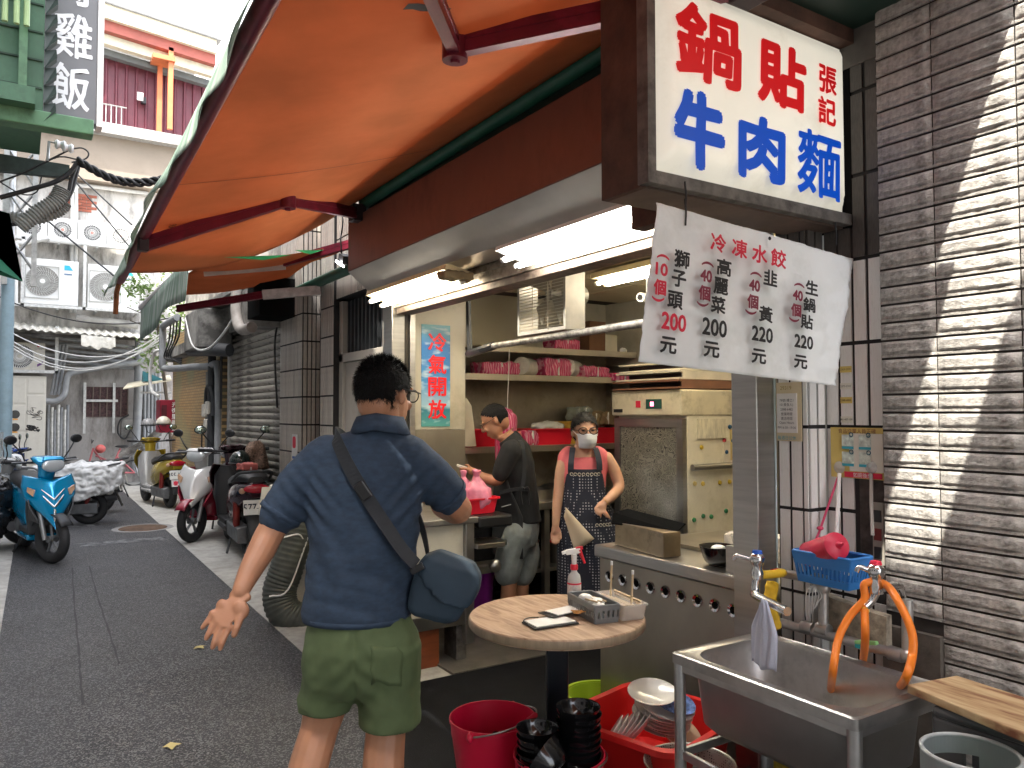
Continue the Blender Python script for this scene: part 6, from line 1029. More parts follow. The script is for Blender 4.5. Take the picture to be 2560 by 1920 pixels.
# red tub with plates
tc_ = onZ(1640,1790,.10); tub = basket('large red plastic tub heaped with dirty plates', (2.08,2.25,.185), (.50,.50,.20), M('tub_red', (.66,.02,.018), .35, v=.06, s=3), 'washing_tub', .84, .006, None, .022, 'tub', None, R(14)); m = MB(); m.b2(1.9,2.08,.0,2.28,2.42,.184); tag(m.build('step_crate', M('grey_crate', (.1,.1,.1), .6), bev=.01), 'grey crate under the red washing tub', 'crate')
pl_m = M('white_china', (.72,.70,.66), .22, v=.04, s=5, coat=.2); pl_b = M('blue_china', (.12,.2,.45), .25, v=.8, s=40); pl_t = M('tan_china', (.45,.36,.24), .3, v=.2)
random.seed(21)
def plate(label, c, r, rot, mat, oval=1.0, group='dirty plates in the tub'):
    m = MB(); prof = [(0,.004),(r*.55,.004),(r*.62,.006),(r,.022),(r*1.0,.025),(r*.6,.010),(0,.008)]; m.lathe(prof, 28, mt=Matrix.Translation(c) @ rot.to_4x4() @ Matrix.Diagonal((oval,1,1,1))); return tag(m.build('plate', mat, sm=50), label, 'plate', group)
RX, RY, RZ = (lambda a: Matrix.Rotation(R(a),3,'X')), (lambda a: Matrix.Rotation(R(a),3,'Y')), (lambda a: Matrix.Rotation(R(a),3,'Z'))
pr_ = RZ(-32) @ RX(22) @ RY(12); pn = pr_ @ Vector((0,0,1)); p0_ = onZ(1645,1815,.31)
for k in range(7): plate('oval white plate in the fanned pile of the red tub', p0_+pn*.0135*k+(pr_ @ Vector((1,0,0)))*.012*math.sin(k*2.2), .082, pr_, pl_m, 1.35)
plate('blue patterned oval dish on the pile of plates', p0_+pn*.0135*7.3+(pr_ @ Vector((1,.3,0)))*.03, .068, pr_ @ RY(4), pl_b, 1.3, None)
plate('white oval plate overlapping the blue patterned dish', p0_+pn*.125-(pr_ @ Vector((1,-.2,0)))*.06, .075, pr_ @ RY(-10), pl_m, 1.3, None)
plate('tan soup plate below the fanned pile', p0_-(pn*.035)+Vector((.05,-.07,.0)), .08, RZ(-32) @ RX(30) @ RY(24), pl_t, 1.15, None)
for k in range(6): q = onZ(1535+13*k,1850-4*k,.31); plate('white dish standing on edge in the red tub', q, .078, RZ(-50) @ RY(-58+2*k), pl_m, 1.2)
# green tub, colander
q = onZ(1495,1735,.17); gtb = thing('green_tub', 'lime green round tub behind the table pedestal', 'tub', (q.x,q.y,0)); m = MB(); m.lathe([(0,.004),(.11,0),(.155,.18),(.17,.18),(.17,.172),(.15,.172),(.105,.008),(0,.008)], 36, (q.x,q.y,0)); m.build('tub', M('lime_plastic', (.28,.42,.02), .4, v=.08), gtb, sm=45)
q = onZ(1722,1905,.36); cd = thing('colander', 'dented aluminium colander with food stains under the sink', 'colander', (q.x,q.y,0)); al_ = M('dull_aluminium', (.45,.43,.39), .42, .85, v=.2, s=8, dirt=('#4a2c18', .5), dsc=9, dlo=.6, dhi=.7)
N, L, p = mnodes(al_); tc = N.new('ShaderNodeTexCoord'); vo = N.new('ShaderNodeTexVoronoi'); vo.inputs['Scale'].default_value = 110; vo.inputs['Randomness'].default_value = 0; L.new(tc.outputs['Object'], vo.inputs[0]); mr = N.new('ShaderNodeMapRange'); mr.inputs[1].default_value = .22; mr.inputs[2].default_value = .3; mr.inputs[3].default_value = 1; mr.inputs[4].default_value = 0; L.new(vo.outputs['Distance'], mr.inputs[0]); mx = N.new('ShaderNodeMix'); mx.data_type = 'RGBA'; mx.inputs['B'].default_value = (.02,.02,.02,1); L.new(mr.outputs[0], mx.inputs['Factor']); L.new(p.inputs['Base Color'].links[0].from_socket, mx.inputs['A']); L.new(mx.outputs['Result'], p.inputs['Base Color'])
m = MB(); m.lathe([(0,.03),(.09,.04),(.135,.10),(.145,.20),(.155,.205),(.155,.2),(.142,.19),(.13,.10),(.085,.048),(0,.04)], 40, (q.x,q.y,.155)); m.build('bowl', al_, cd, sm=60); m = MB(); m.lathe([(.10,0),(.11,.0),(.10,.19),(.09,.19)], 24, (q.x,q.y,0)); m.build('stand_ring', GRS, cd, sm=50); t = thing('food_scraps', 'pale food scraps lying in the colander', 'scraps', (q.x,q.y,.08)); m = MB(); [m.ell((q.x+random.uniform(-.07,.07),q.y+random.uniform(-.07,.07),.235), .03,.025,.02,8,6) for _ in range(9)]; melt(m, 'scraps', M('scraps_beige', (.45,.36,.22), .6, v=.4, s=30), t, .007, 2)
# gas cylinder
GX, GY = 1.93, .985; gc = thing('gas_cylinder', 'grey gas cylinder with a green valve wheel inside its collar', 'gas cylinder', (GX,GY,0)); GM = M('cylinder_grey', (.28,.32,.32), .42, .2, v=.08, s=4); rr_c = .108
m = MB(); m.lathe([(0,.02),(.12,.02),(.145,.07),(.145,.42),(.13,.49),(.09,.53),(.05,.545),(0,.545)], 36, (GX,GY,0)); m.build('tank', GM, gc, sm=50)
m = MB(); n_ = 64
def col_ring(z, r_): return [(GX+r_*math.cos(2*math.pi*i/n_), GY+r_*math.sin(2*math.pi*i/n_), z) for i in range(n_)]
top = []; 
for i in range(n_):
    a = 2*math.pi*i/n_; top.append(.735-.0*math.cos(a))
holes = set()
va = math.atan2(1.13-GY, 2.3-GX)                           # windows cut in the collar, one facing the wall, one facing the alley
def inhole(i): d0 = (2*math.pi*i/n_-R(50)+math.pi) % (2*math.pi)-math.pi; d1 = (2*math.pi*i/n_-R(230)+math.pi) % (2*math.pi)-math.pi; return abs(d0) < .62 
zs = [.50,.60,.69,.735]
for r_, flip in ((rr_c,0),(rr_c-.006,1)):
    for i in range(n_):
        j = (i+1) % n_
        for k in range(3):
            if k == 1 and inhole(i): continue
            a, b = 2*math.pi*i/n_, 2*math.pi*j/n_; m.add([(GX+r_*math.cos(a),GY+r_*math.sin(a),zs[k]),(GX+r_*math.cos(b),GY+r_*math.sin(b),zs[k]),(GX+r_*math.cos(b),GY+r_*math.sin(b),zs[k+1]),(GX+r_*math.cos(a),GY+r_*math.sin(a),zs[k+1])], [(0,1,2,3)])
m.build('collar', GM, gc, sm=60); m = MB(); m.tube(col_ring(.735, rr_c-.003), .0055, 6, ring=True); m.build('collar_rim', M('rim_pale', (.5,.54,.54), .4), gc, sm=60)
m = MB(); m.cyl((GX,GY,.54),(GX,GY,.62), .018, n=12); m.build('valve_stem', M('brass', (.4,.26,.08), .35, .9), gc); m = MB(); m.lathe([(.012,.0),(.045,-.004),(.055,.006),(.052,.02),(.03,.028),(.014,.022)], 28, (GX,GY,.625)); m.build('valve_wheel', M('valve_green', (.0,.27,.09), .4, v=.1), gc, sm=60)
def onc(ang, w_, z0, z1, mat, name, r_=rr_c+.0012): m = MB(); m.loft([[(GX+r_*math.cos(a),GY+r_*math.sin(a),z0),(GX+r_*math.cos(a),GY+r_*math.sin(a),z1)] for a in [ang-w_/2+w_*k/8 for k in range(9)]], cap=False, closed=False); m.build(name, mat, gc)
onc(R(150),.5,.665,.72,M('gas_label', (.7,.7,.72), .5, v=.2, s=40),'inside_label',rr_c-.0085); onc(R(150),.3,.645,.664,M('label_navy', (.02,.04,.2), .5),'navy_band',rr_c-.0085); onc(R(222),.9,.56,.645,M('pink_label', (.6,.12,.3), .5, v=.7, s=22),'pink_label')
# stool and board
sto = thing('plastic_stool', 'dark grey plastic stool under the wooden board', 'stool', (2.15,.98,0)); SGM = M('stool_grey', (.085,.088,.09), .55, v=.08)
m = MB(); m.prism([(1.02,.0),(1.10,.0),(1.085,.62),(.88,.62),(.865,0),(.80,0),(.83,.735),(1.14,.735)][::1], lambda a, b, h: (2.05+h, a, b), .02) if False else None
for x in (2.045, 2.235):
    m = MB()
    for a in ((x,1.06,0,x+.014,1.14,.69),(x,.80,0,x+.014,.88,.69),(x,.80,.69,x+.014,1.14,.745),(x,.885,.585,x+.014,1.055,.62)): m.b2(*a)
    m.build('leg_frame', SGM, sto, bev=.006)
m = MB(); m.b2(2.04,.80,.746,2.255,1.14,.775); m.build('seat', SGM, sto, bev=.012)
bd_ = M('worn_board', (.42,.28,.15), .6, v=.1); N, L, p = mnodes(bd_); tc = N.new('ShaderNodeTexCoord'); mp = N.new('ShaderNodeMapping'); mp.inputs['Scale'].default_value = (12,1.6,6); L.new(tc.outputs['Object'], mp.inputs[0]); nz_ = N.new('ShaderNodeTexNoise'); nz_.inputs['Scale'].default_value = 3; nz_.inputs['Detail'].default_value = 8; L.new(mp.outputs[0], nz_.inputs[0]); rp = N.new('ShaderNodeValToRGB'); e = rp.color_ramp.elements; e[0].position = .36; e[0].color = (.20,.075,.035,1); e[1].position = .6; e[1].color = (.56,.42,.24,1); k = e.new(.48); k.color = (.44,.29,.15,1); L.new(nz_.outputs[0], rp.inputs[0]); L.new(rp.outputs[0], p.inputs['Base Color'])
m = MB(); b0, b1, b2_, b3 = onZ(2266,1713,.80), onZ(2390,1690,.80), onZ(2390,1690,.80)+(onZ(2560,1745,.80)-onZ(2390,1690,.80))*3, onZ(2266,1713,.80)+(onZ(2560,1836,.80)-onZ(2266,1713,.80))*2.2
m.prism([(q.x,q.y) for q in (b0,b1,b2_,b3)], lambda a, b, h: (a, b, .777+h), .023); tag(m.build('wooden_board', bd_, bev=.003), 'worn wooden board laid over the plastic stool', 'board')
# ================================================================ people (local frame: X right, Y away from the camera, Z up)
SKIN = M('skin_tan', (.40,.19,.105), .5, v=.1, s=9, sub=.12, b=.04, bs=140); SKIN2 = M('skin_warm', (.52,.30,.20), .5, v=.08, s=9, sub=.12)
HAIR = M('black_hair', (.006,.0055,.0055), .7, v=.3, s=60, spec=.2); HAIRG = M('greying_hair', (.010,.009,.008), .6, v=.4, s=30, spec=.3)
def ellsec(c, rx, ry, n=20, tx=0, ty=0, p=2.0):
    o = []
    for j in range(n):
        a = 2*math.pi*j/n; ca, sa = math.cos(a), math.sin(a); u = math.copysign(abs(ca)**(2/p), ca)*rx; v_ = math.copysign(abs(sa)**(2/p), sa)*ry; o.append((c[0]+u, c[1]+v_, c[2]+tx*u+ty*v_))
    return o
def torso(m, secs, n=24): m.loft([ellsec((s[0],s[1],s[2]), s[3], s[4], n, *(s[5:] if len(s) > 5 else ())) for s in secs]); return m
def limb(m, pts, n=12): m.tube([p[:3] for p in pts], [p[3] for p in pts], n); m.ell(pts[0][:3], pts[0][3]*.98, nu=10, nv=7); m.ell(pts[-1][:3], pts[-1][3]*.98, nu=10, nv=7); return m
def smoothlimb(m, pts, n=12, k=5):
    P = spline([p[:3] for p in pts], k); rs = []
    for i in range(len(pts)-1): rs += [pts[i][3]+(pts[i+1][3]-pts[i][3])*j/k for j in range(k)]
    rs.append(pts[-1][3]); m.tube(P, rs, n); m.ell(pts[0][:3], pts[0][3]*.97, nu=10, nv=7); m.ell(pts[-1][:3], pts[-1][3]*.97, nu=10, nv=7)
def head(m, c, yaw, pitch=0, s=1.0, face=True):
    """head about .23 high; looks along +Y before yaw; returns its matrix"""
    mt = Matrix.Translation(c) @ Matrix.Rotation(yaw,4,'Z') @ Matrix.Rotation(pitch,4,'X') @ Matrix.Scale(s,4); h = MB()
    h.ell((0,-.012,.03), .076,.096,.088,20,14); h.ell((0,.028,-.035), .060,.062,.085,16,12); h.ell((0,.05,-.085), .034,.034,.03,12,8); h.ell((0,-.045,-.02), .062,.055,.07,14,10)
    if face:
        h.tube([(0,.088,.012),(0,.103,-.014),(0,.108,-.03)], [.009,.012,.015], 8); h.ell((0,.107,-.032), .013,.011,.009,10,6)
        for q in (-1,1): h.ell((q*.03,.082,-.028), .02,.014,.018,10,6); h.ell((q*.03,.085,.026), .024,.010,.008,10,6)
        h.ell((0,.089,-.064), .022,.010,.006,10,6); h.ell((0,.087,-.073), .018,.010,.006,10,6)
    for q in (-1,1): h.ell((q*.076,-.008,-.004), .010,.017,.028,10,8)
    h.xf(mt); m.add(h.v, h.f); return mt
def hair(par, mt, keep, name='hair', mat=HAIR, grow=.006, strands=1800, ln=(.008,.02), up=.3, crown=None, seed=1):
    random.seed(seed); m = MB(); nu, nv = 40, 26; vs = {}; P = lambda u, q: Vector((math.sin(q)*math.cos(u)*(.077+grow), -.012+math.sin(q)*math.sin(u)*(.097+grow), .028+math.cos(q)*(.09+grow)))
    pts = [[P(2*math.pi*i/nu, math.pi*(j+.2)/nv) for j in range(nv)] for i in range(nu)]
    for i in range(nu):
        for j in range(nv-1):
            a, b, c, d = pts[i][j], pts[(i+1) % nu][j], pts[(i+1) % nu][j+1], pts[i][j+1]
            if keep((a+b+c+d)/4): k = [mt @ (p_+Vector((0,0,0))*1+Vector((noise.noise(p_*60),noise.noise(p_*60+Vector((5,0,0))),noise.noise(p_*60+Vector((0,9,0)))))*.003) for p_ in (a,b,c,d)]; m.add(k, [(0,1,2,3)])
    n_ = 0
    while n_ < strands:
        u, q = random.uniform(0,2*math.pi), math.acos(random.uniform(-.75,1)); p_ = P(u,q)
        if not keep(p_): continue
        n_ += 1; nr = Vector((p_.x/.077**2,(p_.y+.012)/.097**2,(p_.z-.028)/.09**2)).normalized(); l_ = random.uniform(*ln)
        if crown: l_ *= 1+crown*max(0, nr.z)**2
        d = (nr*(up+random.uniform(0,.4))+Vector((random.uniform(-.5,.5),.2*random.uniform(-1,1)-.1,-.55+nr.z*.5))).normalized(); t_ = d.cross(nr).normalized()*random.uniform(.0008,.0018)
        p0 = p_-nr*.002; m.add([mt @ (p0-t_), mt @ (p0+t_), mt @ (p0+d*l_)], [(0,1,2)])
    return m.build(name, mat, par, fix=False)
def finger(m, pts, r): 
    limb(m, [(*pts[0],r*1.1),(*pts[1],r*1.02),(*pts[2],r*.95),(*pts[3],r*.8)] if len(pts) == 4 else [(*p_,r*(1.05-.12*i)) for i, p_ in enumerate(pts)], 10)
# ---------------------------------------------------------------- customer in the blue polo shirt
MX, MY = .995, 2.39; D0 = 2.55
man = thing('person', 'customer seen from behind in a navy polo shirt and olive shorts with a shoulder bag', 'person', (MX,MY,0), R(-32.6), local=True)
def hp(px, py, dy=0): d = D0+dy; return Vector(((px-1280)/1923*d+.4509, dy, 1.55-(py-1030)/1923*d))
b = MB()
torso(b, [(-.05,.0,.80,.13,.09),(-.05,.0,.95,.15,.10),(-.042,.0,1.15,.155,.105),(-.035,.0,1.32,.155,.09),(-.02,.0,1.40,.12,.065),(.0,.0,1.46,.075,.058),(.012,.005,1.52,.062,.06),(.018,.01,1.58,.058,.06)])
hd = head(b, (.022,.025,1.606), R(-28), R(-3), 1.04)
sl_ = (-.18,0,1.365); smoothlimb(b, [(*sl_,.045),(-.262,-.008,1.28,.047),(*hp(680,1325,-.03),.046),(*hp(655,1375,-.07),.044),(*hp(628,1425,-.12),.036),(*hp(606,1472,-.165),.027)], 14)
wr = hp(604,1476,-.17); 
pal = MB(); K = {'l': hp(538,1528,-.20), 'r': hp(547,1545,-.207), 'm': hp(560,1558,-.21), 'i': hp(577,1560,-.208)}; wl, wr2 = hp(588,1482,-.172), hp(622,1488,-.172)
nrm = Vector((.12,-1,.12)).normalized()
pal.loft([[p_+nrm*.013, p_-nrm*.012] for p_ in (wl, (wl+K['l'])/2+Vector((-.006,0,0)), K['l'], K['r'], K['m'], K['i'], (K['i']+wr2)/2+Vector((.012,0,.004)), wr2)], cap=False, closed=False)
for s_ in (1,-1): pal.add([p_+nrm*(.013 if s_ > 0 else -.012) for p_ in (wl, (wl+K['l'])/2+Vector((-.006,0,0)), K['l'], K['r'], K['m'], K['i'], (K['i']+wr2)/2+Vector((.012,0,.004)), wr2)], [tuple(range(8))])
pal.add([wl+nrm*.013, wl-nrm*.012, wr2-nrm*.012, wr2+nrm*.013], [(0,1,2,3)]); b.add(pal.v, pal.f)
for a in (wl, wr2): b.ell(a, .013, nu=10, nv=7)
b.ell(wr, .022,.017,.02,10,7)
for k_ in K.values(): b.ell(k_, .0135, nu=10, nv=7)
finger(b, [K['l'], hp(526,1543,-.208), hp(519,1553,-.212), hp(512,1562,-.212)], .0088)
finger(b, [K['r'], hp(533,1566,-.216), hp(527,1578,-.222), hp(522,1588,-.222)], .0098)
finger(b, [K['m'], hp(547,1584,-.220), hp(542,1598,-.226), hp(538,1610,-.225)], .0102)
finger(b, [K['i'], hp(567,1584,-.218), hp(561,1600,-.224), hp(557,1613,-.222)], .0098)
th0 = hp(612,1520,-.19); b.ell(th0, .02,.016,.026,10,8); b.ell(hp(600,1518,-.195), .018,.012,.026,10,8); finger(b, [th0, hp(603,1545,-.205), hp(597,1562,-.214), hp(591,1580,-.216)], .0118)
b.ell(hp(560,1512,-.192), .02,.012,.026,10,8)
sr = (.11,0,1.365); smoothlimb(b, [(*sr,.045),(.18,.04,1.305,.045),(.262,.10,1.225,.047),(.245,.18,1.20,.044),(.19,.28,1.20,.034),(.17,.34,1.21,.027)], 14)
b.box((.155,.385,1.215),(.07,.07,.03),rz=.3); [finger(b, [(.13+.02*k,.40,1.21),(.128+.02*k,.43,1.205),(.13+.018*k,.445,1.195)], .0095) for k in range(4)]; finger(b, [(.125,.37,1.215),(.105,.39,1.215),(.10,.41,1.21)], .011)
lh, rh = (-.12,.0,.80), (.03,.0,.80)
smoothlimb(b, [(*lh,.08),(-.165,.03,.60,.072),(-.19,.03,.50,.062),(-.212,-.02,.40,.064),(-.225,-.05,.30,.058),(-.235,-.08,.18,.042),(-.24,-.09,.09,.036)], 14)
smoothlimb(b, [(*rh,.08),(.03,.02,.60,.078),(.03,.03,.50,.066),(.028,.0,.40,.068),(.03,.0,.30,.062),(.035,.0,.18,.043),(.04,.0,.09,.037)], 14)
for x, y in ((-.24,-.04),(.045,.05)): b.ell((x,y,.04), .04,.10,.04,12,8)
melt(b, 'body', SKIN, man, .0038, 2)
random.seed(31); hair(man, hd, lambda p_: p_.z > (-.045+.45*max(0,p_.y+.02)+(0 if p_.y < .0 else .35*p_.y)) and not (abs(p_.x) > .06 and p_.z < .012 and p_.y > -.035) and not (p_.y > .068 and p_.z < .075), strands=7500, ln=(.009,.019), up=.32, crown=.45, grow=.004)
m = MB(); hh = lambda x, y, z: hd @ Vector((x,y,z))
for q in (-1,1): m.tube([hh(q*.081,-.01,.018), hh(q*.081,.05,.016), hh(q*.072,.098,.012)], .0028, 6); m.tube([hh(q*(.038+.026*math.cos(a)), .108-.3*abs(.03*math.cos(a)), .004+.02*math.sin(a)) for a in [k*math.pi/8 for k in range(16)]], .0022, 5, ring=True)
m.tube([hh(-.013,.112,.006), hh(.013,.112,.006)], .0022, 5); m.build('glasses', BLACK, man)
POLO = M('navy_polo_knit', (.026,.046,.080), .9, v=.22, s=34, b=.25, bs=420, stretch=(1,1,2.2)); s = MB()
torso(s, [(-.062,.0,.868,.174,.128),(-.060,.0,.90,.180,.134),(-.052,.0,1.0,.176,.136),(-.040,-.002,1.1,.178,.135),(-.040,-.004,1.2,.186,.132),(-.038,-.006,1.29,.192,.128),(-.036,-.006,1.36,.196,.12),(-.034,.0,1.42,.184,.105),(-.02,.002,1.468,.138,.086),(.004,.004,1.488,.088,.074),(.012,.006,1.50,.07,.068)], 28)
smoothlimb(s, [(-.160,0,1.395,.085),(-.235,-.004,1.325,.077),(-.285,-.012,1.255,.074),(-.313,-.02,1.212,.071)], 16); smoothlimb(s, [(.098,0,1.395,.085),(.165,.028,1.34,.078),(.210,.06,1.295,.072),(.232,.078,1.268,.069)], 16)
def wrk(q):
    f = 0; a = max(0, 1-abs(q.z-1.0)/.22); f += a*.0045*(abs(math.sin(q.z*42+q.x*10+4*noise.noise(q*5)))**.6-.6); f += .004*noise.noise(Vector((q.x*7,q.y*7,q.z*16)))
    for sx, sz in ((-.215,1.27),(.15,1.27)): d = math.hypot(q.x-sx, q.z-sz); f += .0065*math.exp(-(d/.09)**2)*math.sin((q.x*(1 if sx < 0 else -1)+q.z*.9)*120)
    f += .0035*math.sin((q.x*.8+q.z)*46+3*noise.noise(q*6))*max(0,1-abs(q.z-1.12)/.25)
    return f
melt(s, 'polo_shirt', POLO, man, .0085, 5, disp=wrk)
for a_, b_, r_ in (((-.304,-.017,1.226),(-.313,-.02,1.212),.0735),((.227,.074,1.275),(.234,.080,1.266),.0715)): m = MB(); m.tube([a_, b_], r_, 20, cap=False); o = m.build('sleeve_cuff', POLO, man, sm=180); k = o.modifiers.new('s','SOLIDIFY'); k.thickness = .004
m = MB(); m.loft([ellsec((-.061,0,z), rx, ry, 32) for z, rx, ry in ((.872,.176,.130),(.890,.179,.134))], cap=False); o = m.build('hem_band', POLO, man, sm=180); k = o.modifiers.new('s','SOLIDIFY'); k.thickness = .004
m = MB(); cpts = []
for k in range(25): a = math.pi*(-.02+1.04*k/24)+math.pi; cpts.append((.012+.078*math.cos(a), .006+.078*math.sin(a)))
m.loft([[(x, y, z) for x, y in ((c_[0],c_[1]),)]+[(x*1.0+.0, y-.004, z-.02) for x, y, z in ((c_[0]*1.02,c_[1]*1.05,z),)] for c_ in [(0,0)] for z in (0,)] or [[(0,0,0),(0,0,.01)]]*2, cap=False, closed=False) if False else None
m.loft([[(x, y*.95, 1.548-.012*abs(x-.012)/.07), (.012+(x-.012)*1.10, y*1.10-.006, 1.523-.006*abs(x-.012)/.07), (.012+(x-.012)*1.30, y*1.28-.004, 1.494-.016*abs(x-.012)/.07)] for x, y in cpts], cap=False, closed=False); o = m.build('collar', POLO, man, sm=180); k = o.modifiers.new('s','SOLIDIFY'); k.thickness = .006
OLV = M('olive_twill', (.075,.105,.042), .8, v=.14, s=10, b=.12, bs=300); s = MB()
torso(s, [(-.055,0,.96,.155,.112),(-.05,-.004,.86,.17,.128),(-.046,-.010,.79,.184,.134),(-.047,-.008,.73,.192,.126),(-.050,-.004,.67,.188,.11),(-.052,0,.63,.16,.085)], 26)
smoothlimb(s, [(-.128,.0,.80,.10),(-.140,.01,.70,.102),(-.158,.02,.63,.094),(-.172,.025,.585,.092)], 18); smoothlimb(s, [(.045,-.01,.80,.105),(.043,.0,.70,.108),(.046,.01,.60,.103),(.046,.015,.535,.102)], 18)
def wrs(q):
    f = .005*noise.noise(Vector((q.x*10,q.y*10,q.z*5)))+.003*noise.noise(q*24); d = math.hypot(q.x+.045, q.z-.72); f += .003*math.exp(-(d/.12)**2)*math.sin((abs(q.x+.045)*.9+q.z)*90)
    f += -.010*math.exp(-((q.x+.045)/.010)**2)*(1 if q.z > .6 and q.y < 0 else 0)+.0025*math.sin(q.x*48+q.z*14+4*noise.noise(q*5))*max(0,1-abs(q.z-.64)/.16); return f
sho = melt(s, 'shorts', OLV, man, .0085, 4, disp=wrs)
for v_ in sho.data.vertices:                              # flat hems
    if v_.co.z < .575 and v_.co.x < -.06: v_.co.z = .575-.02*(v_.co.x+.16)
    if v_.co.z < .528 and v_.co.x > -.06: v_.co.z = .528
m = MB(); m.grid(8, 8, lambda u, q: (.015+.115*u, -.150-.008*math.sin(math.pi*u)-.006*math.sin(math.pi*q)+.02*(u-.3)**2, .83-.135*q-.01*u)); o = m.build('back_pocket', OLV, man, sm=180); k = o.modifiers.new('w','SHRINKWRAP'); k.target = sho; k.offset = .003; k = o.modifiers.new('s','SOLIDIFY'); k.thickness = .002
for x, y in ((-.24,-.03),(.045,.06)): m = MB(); m.ell((x,y,.03), .046,.125,.034,14,8); melt(m, 'shoe', BLACK, man, .012, 2)
# strap and bag
def strapw(pts, w_, name, mat):
    m = MB(); P = [Vector(p_) for p_ in spline(pts,8)]; secs = []
    for i, p_ in enumerate(P):
        d = (P[min(i+1,len(P)-1)]-P[max(i-1,0)]).normalized(); n_ = Vector((p_.x+.04, p_.y, 0)).normalized(); w2 = d.cross(n_).normalized()*w_/2; secs.append([p_-w2, p_+w2, p_+w2+n_*.003, p_-w2+n_*.003])
    m.loft(secs); return m.build(name, mat, bag)
bag = thing('shoulder_bag', 'dark blue fabric shoulder bag with grey webbing strap at the customer hip', 'bag', (MX,MY,0), R(-32.6), local=True)
WEB = M('webbing_grey', (.022,.025,.03), .8, v=.12, s=60, b=.2, bs=500); BAGM = M('bag_blue_nylon', (.020,.040,.062), .75, v=.1, s=9, b=.15, bs=400)
strapw([(-.118,.075,1.455),(-.125,.01,1.478),hp(838,1090,-.115),hp(870,1160,-.142),hp(909,1228,-.148),hp(960,1305,-.150),hp(1005,1370,-.148),hp(1040,1408,-.135)], .042, 'strap', WEB)
strapw([hp(1062,1420,.0),hp(1068,1380,.08),(.115,.13,1.2),(.0,.15,1.35),(-.10,.10,1.45)], .04, 'front_strap', WEB)
q = hp(908,1226,-.152); m = MB(); m.box(q+Vector((0,-.006,0)),(.058,.008,.034),ry=.95); m.build('buckle', BLACK, bag, bev=.004)
bc_ = hp(1098,1462,-.03); s = MB(); s.loft([[(bc_.x+a*w_+.02*q_, bc_.y+b_*d_, bc_.z-.105+.2*q_-.12*a*(.0)) for a, b_ in rrect(1,1,.22,4)] for q_, w_, d_ in ((0,.12,.07),(.1,.17,.10),(.5,.20,.12),(.85,.195,.11),(1,.17,.08))])
s.xf(Matrix.Translation(bc_) @ Matrix.Rotation(R(14),4,'Y') @ Matrix.Translation(-bc_)); melt(s, 'pouch', BAGM, bag, .008, 4, disp=lambda q: .006*noise.noise(q*14))
s = MB(); s.loft([[(bc_.x+a*w_+.02, bc_.y-.008+b_*d_, bc_.z+z) for a, b_ in rrect(1,1,.25,4)] for z, w_, d_ in ((.02,.20,.132),(.05,.212,.138),(.085,.19,.12),(.115,.12,.06))])
s.xf(Matrix.Translation(bc_) @ Matrix.Rotation(R(20),4,'Y') @ Matrix.Translation(-bc_)); s.v = [(a, b_, c_-.085*max(0,1-((a-bc_.x-.02)/.105)**2)*(1 if c_ < bc_.z+.03 else 0)) for a, b_, c_ in s.v]; melt(s, 'flap', BAGM, bag, .007, 4)
q = hp(1043,1418,-.10); m = MB(); m.box(q,(.045,.012,.022),ry=-.5); m.build('strap_anchor', BLACK, bag, bev=.003); q = hp(1172,1440,-.03); m = MB(); m.tube(arc(q, .012, 0, 6, 12), .003, 6); m.build('hook', CHROME, bag)
# ---------------------------------------------------------------- woman with apron and mask (faces the camera)
WX, WY = 2.70, 3.47; D1 = WX*.5388+WY*.8425; L1 = WX*.8425-WY*.5388
wo = thing('person', 'woman in a pink top and dark dotted apron wearing a white face mask', 'person', (WX*1.18,WY*1.18,1.55-1.55*1.18), R(-32.6), local=True); wo.scale = (1.18,1.18,1.18)
def wp(px, py, dy=0): d = D1+dy; return Vector(((px-1280)/1923*d-L1, dy, 1.55-(py-1030)/1923*d))
Z6 = lambda x, y: (1080+x/3.318, 950+y/3.318)
wz = lambda x, y, dy=0: wp(*Z6(x,y), dy)
b = MB(); hc = wz(1262,420); 
torso(b, [(.02,0,.80,.13,.10),(.01,0,.95,.12,.09),(.0,.0,1.1,.115,.09),(.0,.0,1.22,.118,.085),(.0,.0,1.285,.108,.068),(.0,.0,1.33,.07,.055),(.0,-.005,1.36,.05,.05),(hc.x,-.01,1.40,.045,.048)])
hw = head(b, (hc.x,-.02,hc.z-.01), R(180+8), R(0), .90)
smoothlimb(b, [(*wz(1100,645),.036),(*wz(1070,760,-.02),.036),(*wz(1055,880,-.03),.033),(*wz(1035,1040,-.05),.029),(*wz(1022,1200,-.07),.021)], 12)
h0 = wz(1020,1235,-.07); b.ell(h0, .024,.018,.034,10,8); [finger(b, [h0+Vector((-.02+.012*k,0,-.02)), h0+Vector((-.022+.013*k,-.004,-.05)), h0+Vector((-.018+.012*k,-.012,-.078+.004*abs(k-1.5)))], .0082) for k in range(4)]; finger(b, [h0+Vector((.02,0,.0)), h0+Vector((.03,-.01,-.025)), h0+Vector((.03,-.015,-.045))], .0095)
smoothlimb(b, [(*wz(1448,645),.036),(*wz(1512,760,-.02),.036),(*wz(1545,885,-.05),.032),(*wz(1488,960,-.12),.029),(*wz(1425,1012,-.16),.021)], 12)
h0 = wz(1400,1050,-.17); b.ell(h0, .03,.02,.032,10,8)
for k, (x0, y0, x1, y1) in enumerate(((1362,1070,1368,1110),(1380,1080,1395,1130),(1405,1085,1440,1130),(1420,1080,1472,1148))): finger(b, [wz(x0,y0-10,-.175), wz((x0+x1)/2,(y0+y1)/2-8,-.19), wz(x1,y1,-.19)], .0085)
finger(b, [wz(1375,1035,-.17), wz(1350,1065,-.185), wz(1358,1100,-.19)], .010)
